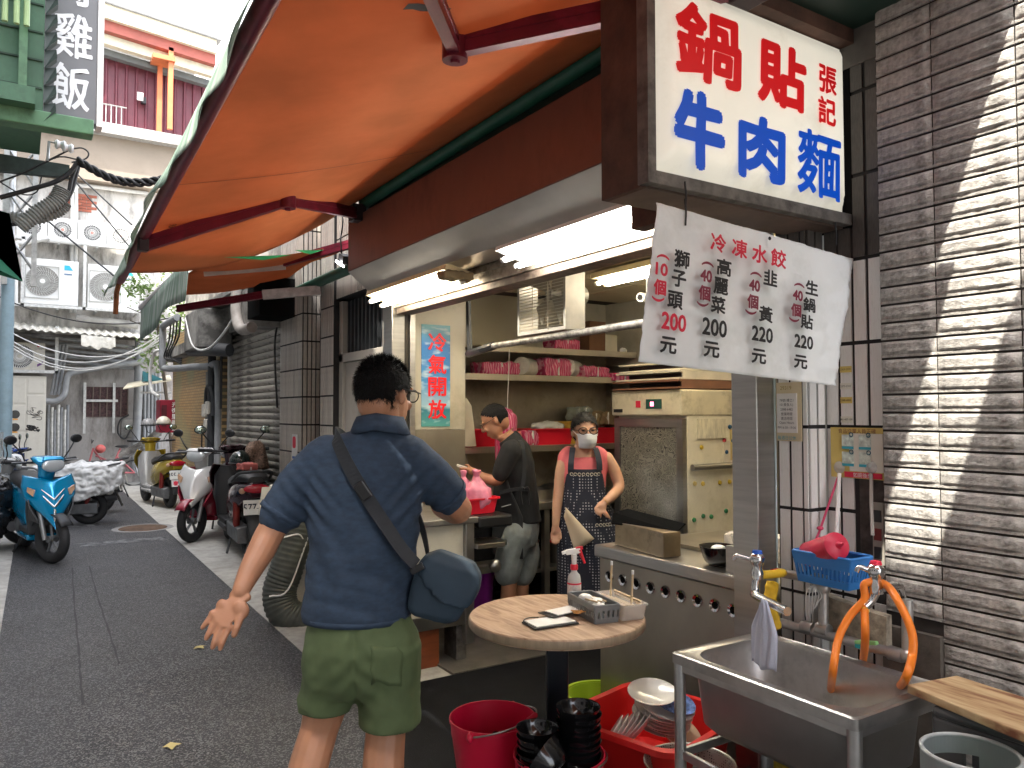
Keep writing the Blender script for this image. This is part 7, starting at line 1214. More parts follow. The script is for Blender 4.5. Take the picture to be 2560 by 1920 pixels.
for x in (-.06,.08): smoothlimb(b, [(x,.02,.80,.08),(x,.02,.6,.056),(x,.03,.46,.048),(x,.03,.30,.034)], 12); b.ell((x,-.02,.27), .036,.09,.031,10,8)
melt(b, 'body', SKIN2, wo, .006, 4)
hair(wo, hw, lambda p_: p_.z > .028+.75*max(0,p_.y-.03) or (p_.y < .0 and p_.z > -.06), mat=HAIRG, strands=2200, ln=(.012,.024), up=.05, grow=.008, seed=4)
m = MB(); hh = lambda x, y, z: hw @ Vector((x,y,z)); MSK = M('surgical_mask', (.66,.70,.76), .8, v=.05, s=20)
m.grid(15, 11, lambda u, q: tuple(hh((2*u-1)*.063*(1-.22*q*q), .134-.052*(2*u-1)**2-.024*(2*q-1)**2-.008*q+.002*math.sin(q*22), -.006-.092*q))); o = m.build('face_mask', MSK, wo, sm=180); k = o.modifiers.new('s','SOLIDIFY'); k.thickness = .004
for q in (-1,1): m = MB(); m.tube([hh(q*.060,.085,-.02), hh(q*.078,.02,.01), hh(q*.082,-.01,.02)], .0018, 5); m.build('mask_loop', WHITE, wo)
m = MB()
for q in (-1,1): m.tube([hh(q*(.034+.027*math.cos(a)), .112-.012*abs(math.cos(a)), .012+.021*math.sin(a)) for a in [k*math.pi/8 for k in range(16)]], .0028, 5, ring=True); m.tube([hh(q*.061,.10,.015), hh(q*.082,.0,.018)], .0025, 5)
m.tube([hh(-.008,.114,.014), hh(.008,.114,.014)], .0025, 5); m.build('glasses', M('brown_frames', (.05,.025,.015), .3), wo)
for q in (-1,1): m = MB(); m.ell(hh(q*.031,.0925,.013), .010,.006,.004,10,6); m.build('eye', BLACK, wo)
PNK = M('coral_pink_cotton', (.62,.14,.16), .85, v=.12, s=9); s = MB()
torso(s, [(.01,0,.98,.125,.098),(.0,0,1.1,.124,.10),(.0,0,1.2,.130,.102),(.0,0,1.26,.124,.09),(.0,.005,1.295,.115,.078)], 24)
for q in (-1,1): smoothlimb(s, [(q*.108,.0,1.24,.045),(q*.105,.0,1.295,.042),(q*.085,.015,1.325,.034)], 10)
melt(s, 'tank_top', PNK, wo, .008, 4, disp=lambda q: .004*noise.noise(Vector((q.x*20,q.y*20,q.z*9))))
APR = M('dotted_apron', (.010,.013,.028), .8, v=.1); N, L, p = mnodes(APR); tc = N.new('ShaderNodeTexCoord'); vo = N.new('ShaderNodeTexVoronoi'); vo.inputs['Scale'].default_value = 62; vo.inputs['Randomness'].default_value = .05; L.new(tc.outputs['Object'], vo.inputs[0]); mr = N.new('ShaderNodeMapRange'); mr.inputs[1].default_value = .18; mr.inputs[2].default_value = .30; mr.inputs[3].default_value = .9; mr.inputs[4].default_value = 0; L.new(vo.outputs['Distance'], mr.inputs[0]); mx = N.new('ShaderNodeMix'); mx.data_type = 'RGBA'; mx.inputs['B'].default_value = (.45,.46,.5,1); L.new(mr.outputs[0], mx.inputs['Factor']); L.new(p.inputs['Base Color'].links[0].from_socket, mx.inputs['A']); L.new(mx.outputs['Result'], p.inputs['Base Color'])
NAVY = M('apron_navy', (.012,.015,.03), .8, v=.15)
def apr(z, a): rx = .120+.06*max(0,min(1,(1.12-z)/.25)); ry = .112+.045*max(0,min(1,(1.12-z)/.3)); cx = .0+.03*max(0,min(1,(1.1-z)/.3)); return (cx+rx*1.02*math.sin(a), -ry*math.cos(a)-.004+.006*math.sin(a*9+z*14)*max(0,min(1,(1.0-z)/.2)), z)
m = MB(); m.grid(24, 30, lambda u, q: apr(1.205-.72*q, (u-.5)*(1.9+1.7*min(1,q*3)))); o = m.build('apron_skirt', APR, wo, sm=180); k = o.modifiers.new('s','SOLIDIFY'); k.thickness = .004
m = MB(); m.grid(16, 4, lambda u, q: tuple(Vector(apr(1.232-.03*q, (u-.5)*1.75))+Vector((0,-.001,0)))); o = m.build('apron_band', NAVY, wo, sm=180); k = o.modifiers.new('s','SOLIDIFY'); k.thickness = .004
for q in (-1,1):
    m = MB(); P = [(q*.080,-.098,1.225),(q*.078,-.098,1.27),(q*.07,-.07,1.32),(q*.062,-.02,1.348),(q*.06,.04,1.33)]; m.loft([[(x-.016,y,z),(x+.016,y,z),(x+.016,y-.004,z+.002),(x-.016,y-.004,z+.002)] for x, y, z in spline(P,4)]); m.build('apron_strap', M('strap_denim', (.03,.035,.05), .85, v=.1), wo)
for k in range(8): m = MB(); a = (k-3.5)*.19; q = Vector(apr(1.205,a))+Vector((0,-.006,0)); m.tube(arc(q, .008, 0, 2*math.pi*.9, 8), .0022, 4); m.build('flower_trim', M('trim_cream', (.45,.42,.36), .8), wo)
for k in range(5): m = MB(); a = .25+k*.13; q = Vector(apr(.93,a))+Vector((0,-.006,0)); m.tube(arc(q, .008, 0, 2*math.pi*.9, 8), .0022, 4); m.build('flower_trim', MATS['trim_cream'], wo)
m = MB(); t0, t1, t2, t3 = wz(1105,1050,-.15), wz(1340,1310,-.19), wz(1180,1420,-.18), wz(1090,1130,-.12); m.grid(8, 8, lambda u, q: tuple(t0.lerp(t1,u).lerp(t3.lerp(t2,u),q)+Vector((0,-.012*math.sin(math.pi*u)-.01*math.sin(q*5),0)))); o = m.build('waist_cloth', M('cream_cloth', (.55,.46,.33), .85, v=.08), wo, sm=180); k = o.modifiers.new('s','SOLIDIFY'); k.thickness = .004
m = MB(); m.tube(arc((0,0,0), .0245, 0, 6.2, 14, 'xy'), .0025, 5); m.xf(Matrix.Translation(wz(1440,1005,-.155)) @ Matrix.Rotation(R(50),4,'Y')); m.build('bracelet', M('gold', (.6,.4,.15), .3, .9), wo)
# ---------------------------------------------------------------- cook in black, in profile facing left
CX, CY = 2.74, 4.66; D2 = CX*.5388+CY*.8425; L2 = CX*.8425-CY*.5388
ck = thing('person', 'cook in black T-shirt and long black apron bending over food bags', 'person', (CX,CY,0), R(-32.6), local=True)
def cz(x, y, dy=0): px, py = Z6(x, y); d = D2+dy; return Vector(((px-1280)/1923*d-L2, dy, 1.55-(py-1030)/1923*d))
b = MB(); pv = cz(760,1150); ch = cz(700,720); nk = cz(635,480); hc = cz(520,340)
b.loft([ellsec((q.x,0,q.z), rx, ry, 20, tx) for q, rx, ry, tx in ((cz(740,1250),.11,.14,0),(pv,.11,.135,0),(cz(720,950),.105,.13,.1),(ch,.105,.145,.25),(cz(680,580),.085,.14,.4),(nk,.05,.06,.7),(cz(590,450),.05,.05,.7))])
hc2 = head(b, tuple(hc), R(90), R(-28), .98)
for dy in (-.15,.15): smoothlimb(b, [(*cz(650,580,dy),.055),(*cz(600,700,dy*1.05),.045),(*cz(550,825,dy*1.0),.04),(*cz(450,815,dy*.8),.036),(*cz(365,775,dy*.6),.027)], 12)
for dy in (-.09,.07):
    h0 = cz(335,755,dy); b.ell(h0, .035,.022,.026,10,8)
    for k in range(4): finger(b, [h0+Vector((-.025,.006*k-.01,.01)), h0+Vector((-.055,.012*k-.02,.024-.008*k)), h0+Vector((-.085,.012*k-.02,.022-.012*k))], .0088)
    finger(b, [h0+Vector((-.01,0,.018)), h0+Vector((-.03,.0,.042)), h0+Vector((-.05,0,.045))], .010)
for dy, x in ((-.08,640),(.08,740)): smoothlimb(b, [(*cz(730,1250,dy),.085),(*cz(x+10,1450,dy),.068),(*cz(x,1640,dy),.055),(*cz(x-8,1800,dy),.056),(*cz(x+5,2000,dy),.038)], 12); q = cz(x-20,2085,dy); b.ell((q.x-.03,q.y,.045), .11,.04,.035,10,8)
melt(b, 'body', SKIN, ck, .0065, 4)
hair(ck, hc2, lambda p_: (p_.z > .03+.75*max(0,p_.y-.0) or (p_.y < -.03 and p_.z > -.06)) and not (abs(p_.x) > .06 and p_.z < .0 and p_.y > -.03), strands=1200, ln=(.006,.014), up=.2, grow=.004, seed=6)
m = MB(); hh = lambda x, y, z: hc2 @ Vector((x,y,z))
for q in (-1,1): m.tube([hh(q*.081,-.01,.018), hh(q*.078,.05,.014), hh(q*.066,.096,.008)], .0022, 5); m.tube([hh(q*(.036+.025*math.cos(a)), .106-.01*abs(math.cos(a)), .004+.019*math.sin(a)) for a in [k*math.pi/8 for k in range(16)]], .002, 5, ring=True)
m.build('glasses', MATS['brown_frames'], ck); m = MB(); m.tube([hh(.05*math.cos(a), -.03+.06*math.sin(a), -.125-.02*math.sin(a)) for a in [k*.42 for k in range(15)]], .003, 5, ring=True); m.build('necklace', MATS['gold'], ck)
TSH = M('black_tshirt', (.012,.012,.013), .9, v=.25, s=9); s = MB()
s.loft([ellsec((q.x,0,q.z), rx, ry, 24, tx) for q, rx, ry, tx in ((cz(775,1170),.118,.15,0),(cz(745,1050),.12,.148,0),(cz(722,900),.122,.15,.1),(cz(702,720),.125,.165,.25),(cz(682,590),.105,.16,.4),(cz(650,500),.07,.085,.7),(cz(625,470),.058,.064,.8))])
for dy in (-.15,.15): smoothlimb(s, [(*cz(660,580,dy),.075),(*cz(610,680,dy*1.06),.068),(*cz(565,775,dy*1.06),.062)], 14)
melt(s, 'tshirt', TSH, ck, .009, 4, disp=lambda q: .007*noise.noise(Vector((q.x*14,q.y*14,q.z*9))))
APB = M('black_apron', (.014,.016,.018), .75, v=.2, s=8)
m = MB(); tp = [cz(600,640), cz(560,760), cz(530,880), cz(520,1000), cz(516,1150), cz(515,1300), cz(517,1440)]; wx = [.06,.11,.15,.17,.17,.165,.16]
def ap(u, q):
    k = q*(len(tp)-1); i = min(int(k), len(tp)-2); f_ = k-i; p_ = tp[i].lerp(tp[i+1],f_); w_ = wx[i]+(wx[i+1]-wx[i])*f_; a = (u-.5)*2; dep = .21*(abs(a)**1.5)*min(1,q*1.6); return (p_.x-.012+dep, a*w_, p_.z)
m.grid(20, 30, ap); o = m.build('apron', APB, ck, sm=180); k = o.modifiers.new('s','SOLIDIFY'); k.thickness = .005
m = MB(); P = spline([cz(600,640,-.09), cz(720,500,-.10), cz(760,600,-.155), cz(765,760,-.158), cz(745,900,-.16)],5); m.loft([[(x-.013,y,z),(x+.013,y,z),(x+.013,y-.005,z),(x-.013,y-.005,z)] for x, y, z in P]); m.build('apron_strap', APB, ck)
m = MB(); P = spline([cz(560,930,-.16), cz(680,905,-.163), cz(780,905,-.16), cz(830,915,-.07)],5); m.loft([[(x,y,z-.012),(x,y,z+.012),(x,y-.005,z+.012),(x,y-.005,z-.012)] for x, y, z in P]); m.build('apron_tie', APB, ck); m = MB(); [m.tube(spline([cz(770,905,-.165), cz(770+dx,890,-.175), cz(770+dx*1.4,950,-.17), cz(772+dx,1030,-.165)],4), .007, 6) for dx in (-25,25)]; m.build('apron_bow', APB, ck)
m = MB(); m.add([cz(575,1045,-.172), cz(655,1025,-.172), cz(655,1032,-.174), cz(575,1053,-.174)], [(0,1,2,3)]); m.build('pocket_seam', M('seam_grey', (.2,.2,.2), .8), ck)
DEN = M('grey_denim', (.20,.225,.225), .85, v=.2, s=14, b=.1, bs=200); s = MB(); s.loft([ellsec((q.x,0,q.z), rx, ry, 20) for q, rx, ry in ((cz(760,1120),.112,.14),(cz(740,1250),.125,.15),(cz(720,1360),.125,.15))])
for dy, x in ((-.08,622),(.08,745)): smoothlimb(s, [(*cz(720,1260,dy),.11),(*cz(x+30,1430,dy),.10),(*cz(x,1590,dy),.098)], 14)
melt(s, 'shorts', DEN, ck, .01, 4, disp=lambda q: .007*noise.noise(Vector((q.x*10,q.y*10,q.z*8))))
for dy, x in ((-.08,640),(.08,740)): q = cz(x-20,2085,dy); m = MB(); m.ell((q.x-.03,q.y,.04), .125,.048,.04,12,8); melt(m, 'shoe', BLACK, ck, .012, 2)
m = MB(); q = cz(300,745,-.06); m.box(q+Vector((-.03,0,.02)),(.10,.05,.012),ry=.3); tag(m.build('wrapper', WHITE), 'folded white wrapper between the hands of the cook', 'wrapper'); w_ = bpy.data.objects['wrapper']; w_.location = Vector((CX,CY,0)); w_.rotation_euler = (0,0,R(-32.6))
# ================================================================ scooters (local frame: X forward, Y left, Z up)
ALU = M('cast_aluminium', (.28,.28,.28), .45, .7, v=.15); DPL = M('dark_plastic', (.03,.031,.033), .55, v=.15); ENG = M('engine_grey', (.16,.165,.17), .5, .5, v=.25, s=12)
LAMPC = M('headlight_lens', (.62,.65,.66), .12, .3, v=.1, coat=.5); AMB = M('amber_lens', (.55,.33,.2), .15, v=.15, coat=.4); TAIL = M('tail_lens', (.42,.006,.02), .15, v=.1, coat=.5); MIR = M('mirror_glass', (.45,.55,.48), .06, .9, v=.02)
def paint(n, c, **k): return M(n, c, .22, .35, v=.05, s=3, coat=.6, **k)
def wheel(par, x, steer=0, r=.235, w_=.05, name='front_wheel', hub=True):
    mt = Matrix.Translation((x,0,r)) @ Matrix.Rotation(steer,4,'Z')
    m = MB(); P = []
    for i in range(36): a = 2*math.pi*i/36; P.append([((r-w_+w_*math.cos(t)*1.0)*math.cos(a), w_*.95*math.sin(t), (r-w_+w_*math.cos(t))*math.sin(a)) for t in [2*math.pi*j/10 for j in range(10)]])
    m.loft(P, ring=True); m.xf(mt); tyre = m.build(name, RUBBER, par, sm=60)
    m = MB(); P = []
    for i in range(30): a = 2*math.pi*i/30; P.append([((r-w_*1.7+q[0])*math.cos(a), q[1], (r-w_*1.7+q[0])*math.sin(a)) for q in ((0,-.03),(.022,-.034),(.022,.034),(0,.03),(-.012,0))])
    m.loft(P, ring=True)
    for k in range(5): a = 2*math.pi*k/5+.3; m.tube([(.02*math.cos(a),0,.02*math.sin(a)),((r-w_*1.6)*math.cos(a+.2),0,(r-w_*1.6)*math.sin(a+.2))], .014, 6)
    m.cyl((0,-.045,0),(0,.045,0), .034, n=14); m.xf(mt); m.build('rim', ENG if name == 'front_wheel' else ALU, tyre, sm=40)
    return tyre
def scooter(label, loc, rz, body, accent=None, steer=0, plate=None, plate2=None, seatc=None, tail_amb=False, front_mirrors=True, inner=None, emblem=False):
    t = thing('scooter', label, 'scooter', loc, rz, None, local=True); accent = accent or body; inner = inner or DPL; SM = Matrix.Translation((.50,0,.62)) @ Matrix.Rotation(steer,4,'Z') @ Matrix.Translation((-.50,0,-.62))
    wheel(t, .63, steer*1.0); wheel(t, -.60, 0, .235, .055, 'rear_wheel')
    for y in (-.075,.075): m = MB(); m.tube([(.63+.075*math.sin(-steer)*0,y,.235),(.56,y,.45),(.50,y,.62)], [.021,.024,.024], 8); m.xf(Matrix.Translation((.63,0,0)) @ Matrix.Rotation(steer,4,'Z') @ Matrix.Translation((-.63,0,0))); m.build('fork', ALU, t, sm=50)
    m = MB(); P = []
    for i in range(11): a = R(35+11.5*i); rr0 = .275; P.append([(.63+rr0*math.cos(a)*1.0, y, .235+rr0*math.sin(a)-.02*abs(y)/.06) for y in (-.062,-.03,.03,.062)])
    m.loft(P, cap=False, closed=False); m.xf(Matrix.Translation((.63,0,0)) @ Matrix.Rotation(steer,4,'Z') @ Matrix.Translation((-.63,0,0))); o = m.build('front_fender', inner, t, sm=50); k = o.modifiers.new('s','SOLIDIFY'); k.thickness = .006
    # leg shield: a pointed prow
    def shield(u, q):
        a = (u-.5)*2; w_ = (.215,.24,.225,.16,.05)[min(4,int(q*4))]*(1-(q*4) % 1)+(.24,.225,.16,.05,.03)[min(4,int(q*4))]*((q*4) % 1) if q < 1 else .03
        z = .80-.46*q+.05*abs(a)*(1-q)+.10*abs(a)**1.5*q; x = .55+.19*q**.8+.02-(.16+.05*(1-q))*abs(a)**1.7+.018*math.exp(-(a/.12)**2)*math.sin(math.pi*min(1,q*1.2)); return (x, a*w_, z)
    m = MB(); m.grid(29, 21, shield); o = m.build('front_shield', body, t, sm=38); k = o.modifiers.new('s','SOLIDIFY'); k.thickness = .014
    m = MB(); m.loft([ellsec((.37,0,.28), .06,.16,16), ellsec((.40,0,.5), .09,.19,16), ellsec((.42,0,.72), .07,.19,16), ellsec((.41,0,.82), .05,.13,16)]); m.build('inner_shield', inner, t, sm=50)
    for y in (-1,1):
        m = MB(); m.add([(.585,y*.150,.715),(.548,y*.205,.745),(.545,y*.208,.70),(.590,y*.165,.655)], [(0,1,2,3)]); o = m.build('indicator', AMB, t); k = o.modifiers.new('s','SOLIDIFY'); k.thickness = .02; k.offset = 1
        m = MB(); m.add([(.55,y*.20,.62),(.58,y*.19,.54),(.62,y*.13,.42),(.60,y*.10,.38),(.46,y*.17,.42)], [(0,1,2,3,4)]); o = m.build('side_trim', inner, t); k = o.modifiers.new('s','SOLIDIFY'); k.thickness = .012
    if emblem:
        for y in (-1,1): m = MB(); m.tube([(.70,0,.55),(.665,y*.06,.62),(.64,y*.09,.66)], [.012,.010,.004], 6); m.tube([(.685,0,.62),(.655,y*.05,.67),(.625,y*.10,.72)], [.010,.008,.003], 6); m.build('chrome_wing', CHROME, t, sm=60)
        m = MB(); m.tube([(.735,0,.37),(.722,0,.45),(.706,0,.53)], [.004,.016,.012], 6); m.build('prow_highlight', CHROME, t, sm=60)
    # handlebar cowl, headlight
    m = MB(); m.loft([ellsec((.50,0,.93), .05,.10,18), ellsec((.47,0,.985), .10,.15,18), ellsec((.42,0,1.02), .09,.15,18), ellsec((.37,0,1.035), .04,.09,18)]); m.loft([ellsec((.43,0,.80), .055,.075,12), ellsec((.45,0,.95), .07,.09,12)]); m.xf(SM); m.build('handlebar_cowl', body, t, sm=50)
    m = MB(); m.ell((.545,0,.945), .04,.118,.068,18,10); m.xf(SM); m.build('headlight', LAMPC, t, sm=180)
    m = MB(); m.grid(9, 5, lambda u, q: (.555-.03*q+.02*(1-(2*u-1)**2), (u-.5)*.24*(1-.2*q), 1.0+.035*q)); m.xf(SM); o = m.build('cowl_peak', body, t, sm=60); k = o.modifiers.new('s','SOLIDIFY'); k.thickness = .01
    m = MB(); m.tube([(.36,-.34,.99),(.40,-.15,.975),(.42,0,.97),(.40,.15,.975),(.36,.34,.99)], .012, 8); m.xf(SM); m.build('handlebar', DPL, t, sm=60)
    for y in (-1,1):
        m = MB(); m.cyl((.385,y*.22,.982),(.355,y*.36,.992), .018, n=10); m.xf(SM); m.build('grip', RUBBER, t, sm=50); m = MB(); m.tube([(.43,y*.2,.985),(.43,y*.34,.985)], .006, 6); m.xf(SM); m.build('brake_lever', ALU, t)
        m = MB(); m.tube(spline([(.40,y*.19,.985),(.42,y*.24,1.07),(.40,y*.31,1.16)],4), .007, 6); m.xf(SM); ms_ = m.build('mirror', BLACK, t, sm=60); m = MB(); m.ell((.40,y*.335,1.20), .016,.065,.045,14,8); m.xf(SM); m.build('mirror_shell', BLACK, ms_, sm=180); m = MB(); m.ell((.392,y*.335,1.20), .012,.056,.038,14,8); m.xf(SM); m.build('mirror_face', MIR, ms_, sm=180)
    m = MB(); m.b2(-.10,-.155,.26,.40,.155,.31); m.build('floorboard', inner, t, bev=.015); m = MB(); m.b2(-.12,-.165,.20,.36,.165,.258); m.build('side_skirt', accent, t, bev=.02)
    # rear body, seat, tail
    m = MB(); m.loft([[(x+.0*b_, b_*w_, z0+(z1-z0)*c_) for b_, c_ in ((-.75,0),(-1,.35),(-.9,.8),(-.6,1),(.6,1),(.9,.8),(1,.35),(.75,0))] for x, w_, z0, z1 in ((-.02,.12,.28,.60),(-.14,.155,.30,.66),(-.35,.175,.36,.70),(-.6,.18,.47,.73),(-.80,.145,.55,.745),(-.95,.07,.60,.74))]); m.build('rear_body', body, t, sm=40, bev=.008)
    m = MB(); m.loft([[(x, b_*w_, z+c_*h_) for b_, c_ in ((-1,0),(-1,.5),(-.7,.95),(0,1.05),(.7,.95),(1,.5),(1,0))] for x, w_, z, h_ in ((.02,.08,.62,.08),(-.10,.13,.66,.09),(-.35,.145,.70,.075),(-.5,.15,.715,.09),(-.75,.14,.74,.085),(-.90,.07,.74,.05))]); m.build('seat', seatc or M('seat_vinyl', (.02,.02,.021), .5, v=.2, b=.1), t, sm=50)
    m = MB(); m.tube(spline([(-.62,-.17,.74),(-.86,-.15,.82),(-.98,-.08,.84),(-1.0,0,.845),(-.98,.08,.84),(-.86,.15,.82),(-.62,.17,.74)],5), .014, 8); m.build('grab_rail', DPL if body is not MATS.get('blue_metallic') else ALU, t, sm=60)
    m = MB(); m.ell((-.945,0,.685), .03,.12,.042,16,8); m.build('tail_light', TAIL, t, sm=180)
    for y in (-1,1): m = MB(); m.ell((-.91,y*.125,.665), .03,.03,.028,10,8); m.build('rear_indicator', AMB, t, sm=180)
    m = MB(); m.grid(5, 6, lambda u, q: (-.90-.12*q**1.5, (u-.5)*.15, .62-.38*q)); o = m.build('rear_mudguard', DPL, t, sm=60); k = o.modifiers.new('s','SOLIDIFY'); k.thickness = .01
    m = MB(); m.box((-.985,0,.52),(.008,.25,.135),ry=R(14)); pl_ = m.build('number_plate', M('plate_white', (.66,.66,.62), .45, v=.05, dirt=('#8f8a80', .3)), t, bev=.01)
    if plate: text(plate, .085, M('plate_ink', (.02,.03,.05), .5), pl_, (-.991,0,.52), (0,-1,0), (-math.sin(R(14))*-1*-1,0,math.cos(R(14))), off=.0008, lift=.004, sx=.92, sy=1.25)
    if plate2:
        m = MB(); m.box((-1.005,0,.40),(.006,.2,.10),ry=R(14)); p2 = m.build('sticker_plate', WHITE, t); text(plate2, .07, PINKTX, p2, (-1.0095,0,.40), (0,-1,0), (.2,0,1), off=.003, lift=.004)
    m = MB(); m.loft([ellsec((-.25,-.08,.22), .10,.07,14), ellsec((-.28,-.08,.34), .12,.08,14), ellsec((-.30,-.05,.42), .09,.07,14)]); m.loft([[(x, y0, z) for y0, z in ((.04,.15),(.13,.16),(.14,.30),(.04,.33))] for x in (-.1,-.35,-.62,-.72)]); m.build('engine', ENG, t, sm=50, bev=.01)
    m = MB(); m.cyl((-.30,-.17,.27),(-.92,-.20,.36), .05, .065, 14); m.build('exhaust', M('exhaust_grey', (.13,.13,.135), .45, .5, v=.15), t, sm=40); m = MB(); m.tube([(-.4,-.235,.30),(-.8,-.262,.36)], [.03,.035], 8, sq=.3); m.build('heat_guard', ALU, t, sm=50)
    for y in (-.12,.12): m = MB(); m.cyl((-.58,y,.30),(-.68,y*1.1,.62), .022, n=10); m.cyl((-.58,y,.32),(-.65,y*1.1,.54), .032, n=10); m.build('shock_absorber', M('shock_red', (.2,.02,.015), .4), t, sm=40)
    m = MB(); m.tube([(-.2,-.1,.18),(-.3,-.16,.01)], .012, 6); m.tube([(-.2,.1,.18),(-.3,.16,.01)], .012, 6); m.tube([(-.2,-.1,.18),(-.2,.1,.18)], .012, 6); m.build('centre_stand', DPL, t)
    return t
BLUE = M('blue_metallic', (.0,.30,.58), .22, .45, v=.06, s=3, coat=.7)
sc1 = scooter('bright blue scooter facing the camera with chrome wings on its prow', (.19,9.94,0), R(-80), BLUE, steer=R(22), emblem=True)
SILV = paint('silver_paint', (.45,.45,.44)); 
sc2 = scooter('scooter under a crumpled silver white cover behind the blue scooter', (.25,12.35,0), R(168), paint('pale_scooter', (.5,.5,.5)), inner=ENG)
cv = thing('scooter_cover', 'crumpled silver white plastic cover over the parked scooter', 'cover', (.25,12.35,0), R(168), local=True); m = MB(); m.loft([ellsec((x,0,z), .03, w_, 12) if False else [(x, b_*w_, z0+(z1-z0)*c_) for b_, c_ in ((-1,0),(-1,.5),(-.8,.9),(0,1),(.8,.9),(1,.5),(1,0))] for x, w_, z0, z1 in ((.10,.2,.35,.82),(-.2,.25,.34,.84),(-.55,.26,.36,.86),(-.85,.22,.45,.87),(-1.02,.12,.55,.86))]); melt(m, 'cover', M('silver_cover', (.56,.56,.55), .45, v=.15, s=9), cv, .014, 2, disp=lambda q: .035*noise.noise(q*5)+.05*abs(noise.noise(q*9))-.03*abs(noise.noise(q*17+Vector((3,1,2)))))
sc3 = scooter('dark blue scooter with tall mirrors farther down the left kerb', (.45,13.55,0), R(172), paint('deep_blue', (.01,.06,.30)), inner=DPL)
sc4 = scooter('grey scooter with black bags at the left kerb beside the blue pole', (-.55,10.75,0), R(5), paint('grey_scooter', (.3,.31,.31)), inner=DPL)
sc8 = scooter('black scooter wedged between the blue pole and the covered scooter', (-.30,12.75,0), R(150), paint('black_scooter', (.015,.015,.017)), inner=DPL)
for k, q in enumerate(((-.22,10.35,.62),(-.25,10.3,.35),(-.12,10.55,.5))):
    t = thing('black_bag', ('upper black plastic bag hanging on the grey scooter', 'lower black plastic bag by the grey scooter', 'small black plastic bag squeezed beside the blue scooter')[k], 'bag', q); m = MB(); m.ell(q, .17,.17,.24,14,10); melt(m, 'bag', M('black_film', (.01,.01,.011), .22, v=.2), t, .02, 1, disp=lambda p_: .04*abs(noise.noise(p_*9))+.02*noise.noise(p_*22))
m = MB(); m.grid(9, 7, lambda u, q: (-.2+.05*math.sin(u*3), 10.55-.4*(u-.5), .95+.38*q)); tag(m.build('clear_windshield', M('clear_screen', (.7,.72,.72), .1, v=.05, al=.35), sm=180), 'clear curved windshield above the black bags', 'windshield')
sc5 = scooter('silver and yellow scooter seen from the rear with plate 355-KGC', (1.99,14.22,0), R(98), paint('yellow_paint', (.50,.36,.03)), SILV, plate='355-KGC', plate2='春 旺', inner=SILV)
def helmet(label, c, mat, rz=0, s=1.0):
    t = thing('helmet', label, 'helmet', c, rz, local=True); m = MB(); n = 20; secs = []
    for j in range(8): a = R(90-13.5*j); secs.append([(.125*s*math.cos(a)*math.cos(2*math.pi*i/n)*1.08, .12*s*math.cos(a)*math.sin(2*math.pi*i/n), .13*s*math.sin(a)) for i in range(n)])
    m.loft(secs, cap=False); o = m.build('shell', mat, t, sm=180); k = o.modifiers.new('s','SOLIDIFY'); k.thickness = .015
    m = MB(); m.tube([(.135*s*math.cos(2*math.pi*i/n), .122*s*math.sin(2*math.pi*i/n), -.012) for i in range(n)], .008, 6, ring=True); m.build('edge_trim', BLACK, t); m = MB(); m.tube(spline([(.02,.11*s,-.01),(.03,.05,-.12),(.03,-.02,-.14)],4), .006, 5); m.build('chin_strap', BLACK, t); return t
helmet('cream helmet hung on the handlebar of the silver and yellow scooter', (2.08,14.35,1.36), M('helmet_cream', (.60,.56,.46), .3, coat=.4), R(60)); helmet('grey helmet beside the cream helmet', (1.86,14.5,1.34), M('helmet_grey', (.25,.25,.25), .3), R(30), .9)
helmet('white open helmet resting on the black scooter seat', (-.05,12.6,.86), M('helmet_white', (.6,.6,.6), .3, coat=.4), R(150))
WRED = paint('white_scooter', (.68,.68,.67)); sc6 = scooter('white scooter with a crimson lower panel facing the road', (2.14,10.42,0), R(-124), WRED, paint('crimson_panel', (.26,.01,.03)), steer=R(-12), inner=M('crimson_trim', (.25,.01,.03), .3, v=.05, coat=.4))
MRS = paint('black_cherry', (.035,.006,.012)); sc7 = scooter('black cherry scooter seen from the rear with plate 577-MU', (2.14,9.15,0), R(86), MRS, DPL, plate='577-MU', inner=BLACK)
helmet('glossy black helmet on the seat of the black cherry scooter', (2.12,9.05,.99), M('helmet_black', (.012,.02,.016), .12, v=.1, coat=.6), R(80))
lc = thing('leopard_cloth', 'brown leopard print cloth draped over the black cherry scooter', 'cloth', (2.35,9.3,.8)); LM = M('leopard_print', (.16,.10,.07), .8, v=.95, s=55); m = MB(); m.loft([[(2.30+a,9.12+b_,z) for a, b_ in rrect(w_,w_*.7,w_*.2,3)] for z, w_ in ((.9,.3),(1.02,.26),(1.14,.2),(1.22,.1))]); melt(m, 'cloth', LM, lc, .012, 2, disp=lambda q: .03*noise.noise(Vector((q.x*14,q.y*14,q.z*3))))
bundle('folded coral cloth on the tail of the black cherry scooter', (2.08,8.58,.93), (.16,.2,.07), 50, .2, M('coral_cloth', (.55,.15,.13), .8, v=.2), None, 'cloth', 'folded_cloth')
for o_, k_ in ((sc1,1.06),(sc5,1.08),(sc6,1.08),(sc7,1.12)): o_.scale = (k_,k_,k_)
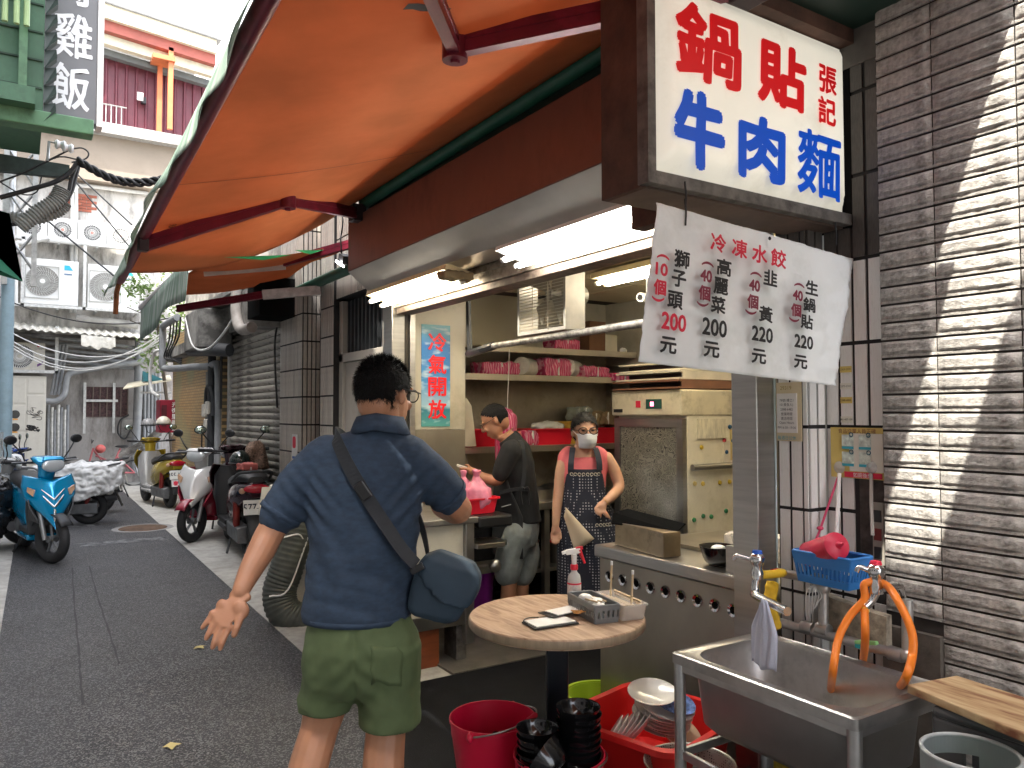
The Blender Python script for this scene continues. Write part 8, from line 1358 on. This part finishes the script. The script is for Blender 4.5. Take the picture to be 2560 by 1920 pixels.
# bicycle
bi = thing('bicycle', 'old pink bicycle leaning at the end wall', 'bicycle', (1.7,18.1,0)); BP = M('faded_pink_paint', (.45,.12,.13), .5, v=.2, s=9); YB = 18.15
for x, n_ in ((1.17,'front_wheel'),(2.08,'rear_wheel')):
    m = MB(); m.tube([(x+.27*math.cos(a),YB,.27+.27*math.sin(a)) for a in [k*math.pi/16 for k in range(32)]], .017, 6, ring=True); wh = m.build(n_, RUBBER, bi, sm=60); m = MB(); m.tube([(x+.245*math.cos(a),YB,.27+.245*math.sin(a)) for a in [k*math.pi/16 for k in range(32)]], .010, 6, ring=True); m.build('rim', ALU, wh); m = MB(); [m.tube([(x,YB,.27),(x+.24*math.cos(k*.5236),YB,.27+.24*math.sin(k*.5236))], .003, 4) for k in range(12)]; m.build('spokes', ALU, wh)
for a, b_ in (((1.30,.82),(1.17,.27)),((1.30,.78),(1.62,.32)),((1.62,.32),(1.80,.80)),((1.34,.66),(1.70,.48)),((1.62,.30),(2.08,.27)),((1.74,.62),(2.08,.27))): m = MB(); m.tube([(a[0],YB,a[1]),(b_[0],YB,b_[1])], .018, 8); m.build('frame_tube', BP, bi, sm=50)
m = MB(); m.tube([(1.28,YB-.22,.98),(1.27,YB,.92),(1.28,YB+.22,.98)], .011, 6); m.build('handlebar', BLACK, bi); m = MB(); m.ell((1.83,YB,.84), .13,.06,.03,12,8); m.build('saddle', BLACK, bi, sm=180); m = MB(); m.tube([(1.85,YB,.62),(2.2,YB,.64)], .01, 6); m.build('carrier', ALU, bi); m = MB(); m.ell((1.42,YB-.1,.80), .10,.10,.09,12,8); m.build('red_bell_cover', M('coral_plastic', (.5,.1,.09), .4), bi, sm=180)
for k in range(4): m = MB(); m.tube([(1.5+.12*k,18.5,.45+.02*k),(2.6,18.3-.1*k,1.1+.05*k)], .05, 6); tag(m.build('plank', STC), 'grey plank leaning behind the pink bicycle', 'plank', 'planks behind the bicycle')
# exhaust hose unit at the shop corner
hz_ = thing('duct_hose', 'fat dark green corrugated duct hose bending behind the customer', 'hose', (1.75,5.7,0)); HG = M('duct_green', (.075,.082,.07), .45, v=.25, s=14); Yh = 5.75
hp_ = spline([onY(752,1270,Yh),onY(738,1340,Yh),onY(716,1420,Yh),onY(698,1480,Yh),onY(714,1532,Yh-.05),onY(775,1556,Yh-.1),onY(850,1552,Yh-.1)],18); m = MB(); m.tube(hp_, [.122+.0045*math.sin(i*2.1) for i in range(len(hp_))], 20); m.build('hose', HG, hz_, sm=60)
hp_ = spline([onY(808,1300,Yh+.1),onY(806,1380,Yh+.1),onY(812,1450,Yh+.1),onY(835,1510,Yh+.1),onY(870,1560,Yh+.1)],18); m = MB(); m.tube(hp_, [.085+.008*math.sin(i*2.1) for i in range(len(hp_))], 18); m.build('second_hose', HG, hz_, sm=60)
m = MB(); q = onY(745,1335,Yh-.14); m.tube(spline([onY(700,1345,Yh-.12),q,onY(760,1352,Yh-.1)],5), .006, 5); m.tube(spline([onY(672,1490,Yh-.12),onY(720,1472,Yh-.14),onY(770,1340,Yh-.1)],5), .006, 5); m.build('tie_wire', WHITE, hz_)
mu_ = thing('spot_cooler', 'pale cooling unit with a printed board behind the customer', 'cooler', (2.0,6.2,0)); m = MB(); m.b2(1.75,5.95,.02,2.25,6.5,.95); m.build('case', ACG, mu_, bev=.02); b0, b1, b2_, b3 = onY(690,1250,Yh-.1), onY(775,1250,Yh-.1), onY(778,1335,Yh-.1), onY(680,1290,Yh-.1); m = MB(); m.add([b0+Vector((-.1,0,.1)),b1+Vector((.1,0,.1)),b2_+Vector((.12,0,0)),b3+Vector((-.1,0,.02))], [(0,1,2,3)]); o = m.build('printed_board', M('board_pale', (.52,.52,.47), .6, v=.05), mu_); k = o.modifiers.new('s','SOLIDIFY'); k.thickness = .01
for r_ in range(3):
    for k in range(8): q = onY(715+9*k,1278+12*r_+2*k,Yh-.112); m = MB(); m.box(q,(.018,.002,.016)); m.build('print_mark', BLKTX, mu_)
sb_ = thing('leaning_board', 'pale advertising board with faded print leaning on the shutter beside the tiled pillar', 'board', (2.45,9.2,0)); q0, q1 = onX(603,1130,2.46), onX(665,1300,2.46); m = MB(); m.b2(2.45,q1.y,.3,2.47,q0.y,q0.z); m.build('panel', M('board_aqua', (.45,.52,.50), .6, v=.15, s=9), sb_)
for k in range(5): m = MB(); m.b2(2.444,q0.y-.3-.1*(k % 2),q0.z-.12-.07*k,2.449,q0.y-.12,q0.z-.08-.07*k); m.build('print_mark', M('faded_print', (.2,.25,.28), .7), sb_)
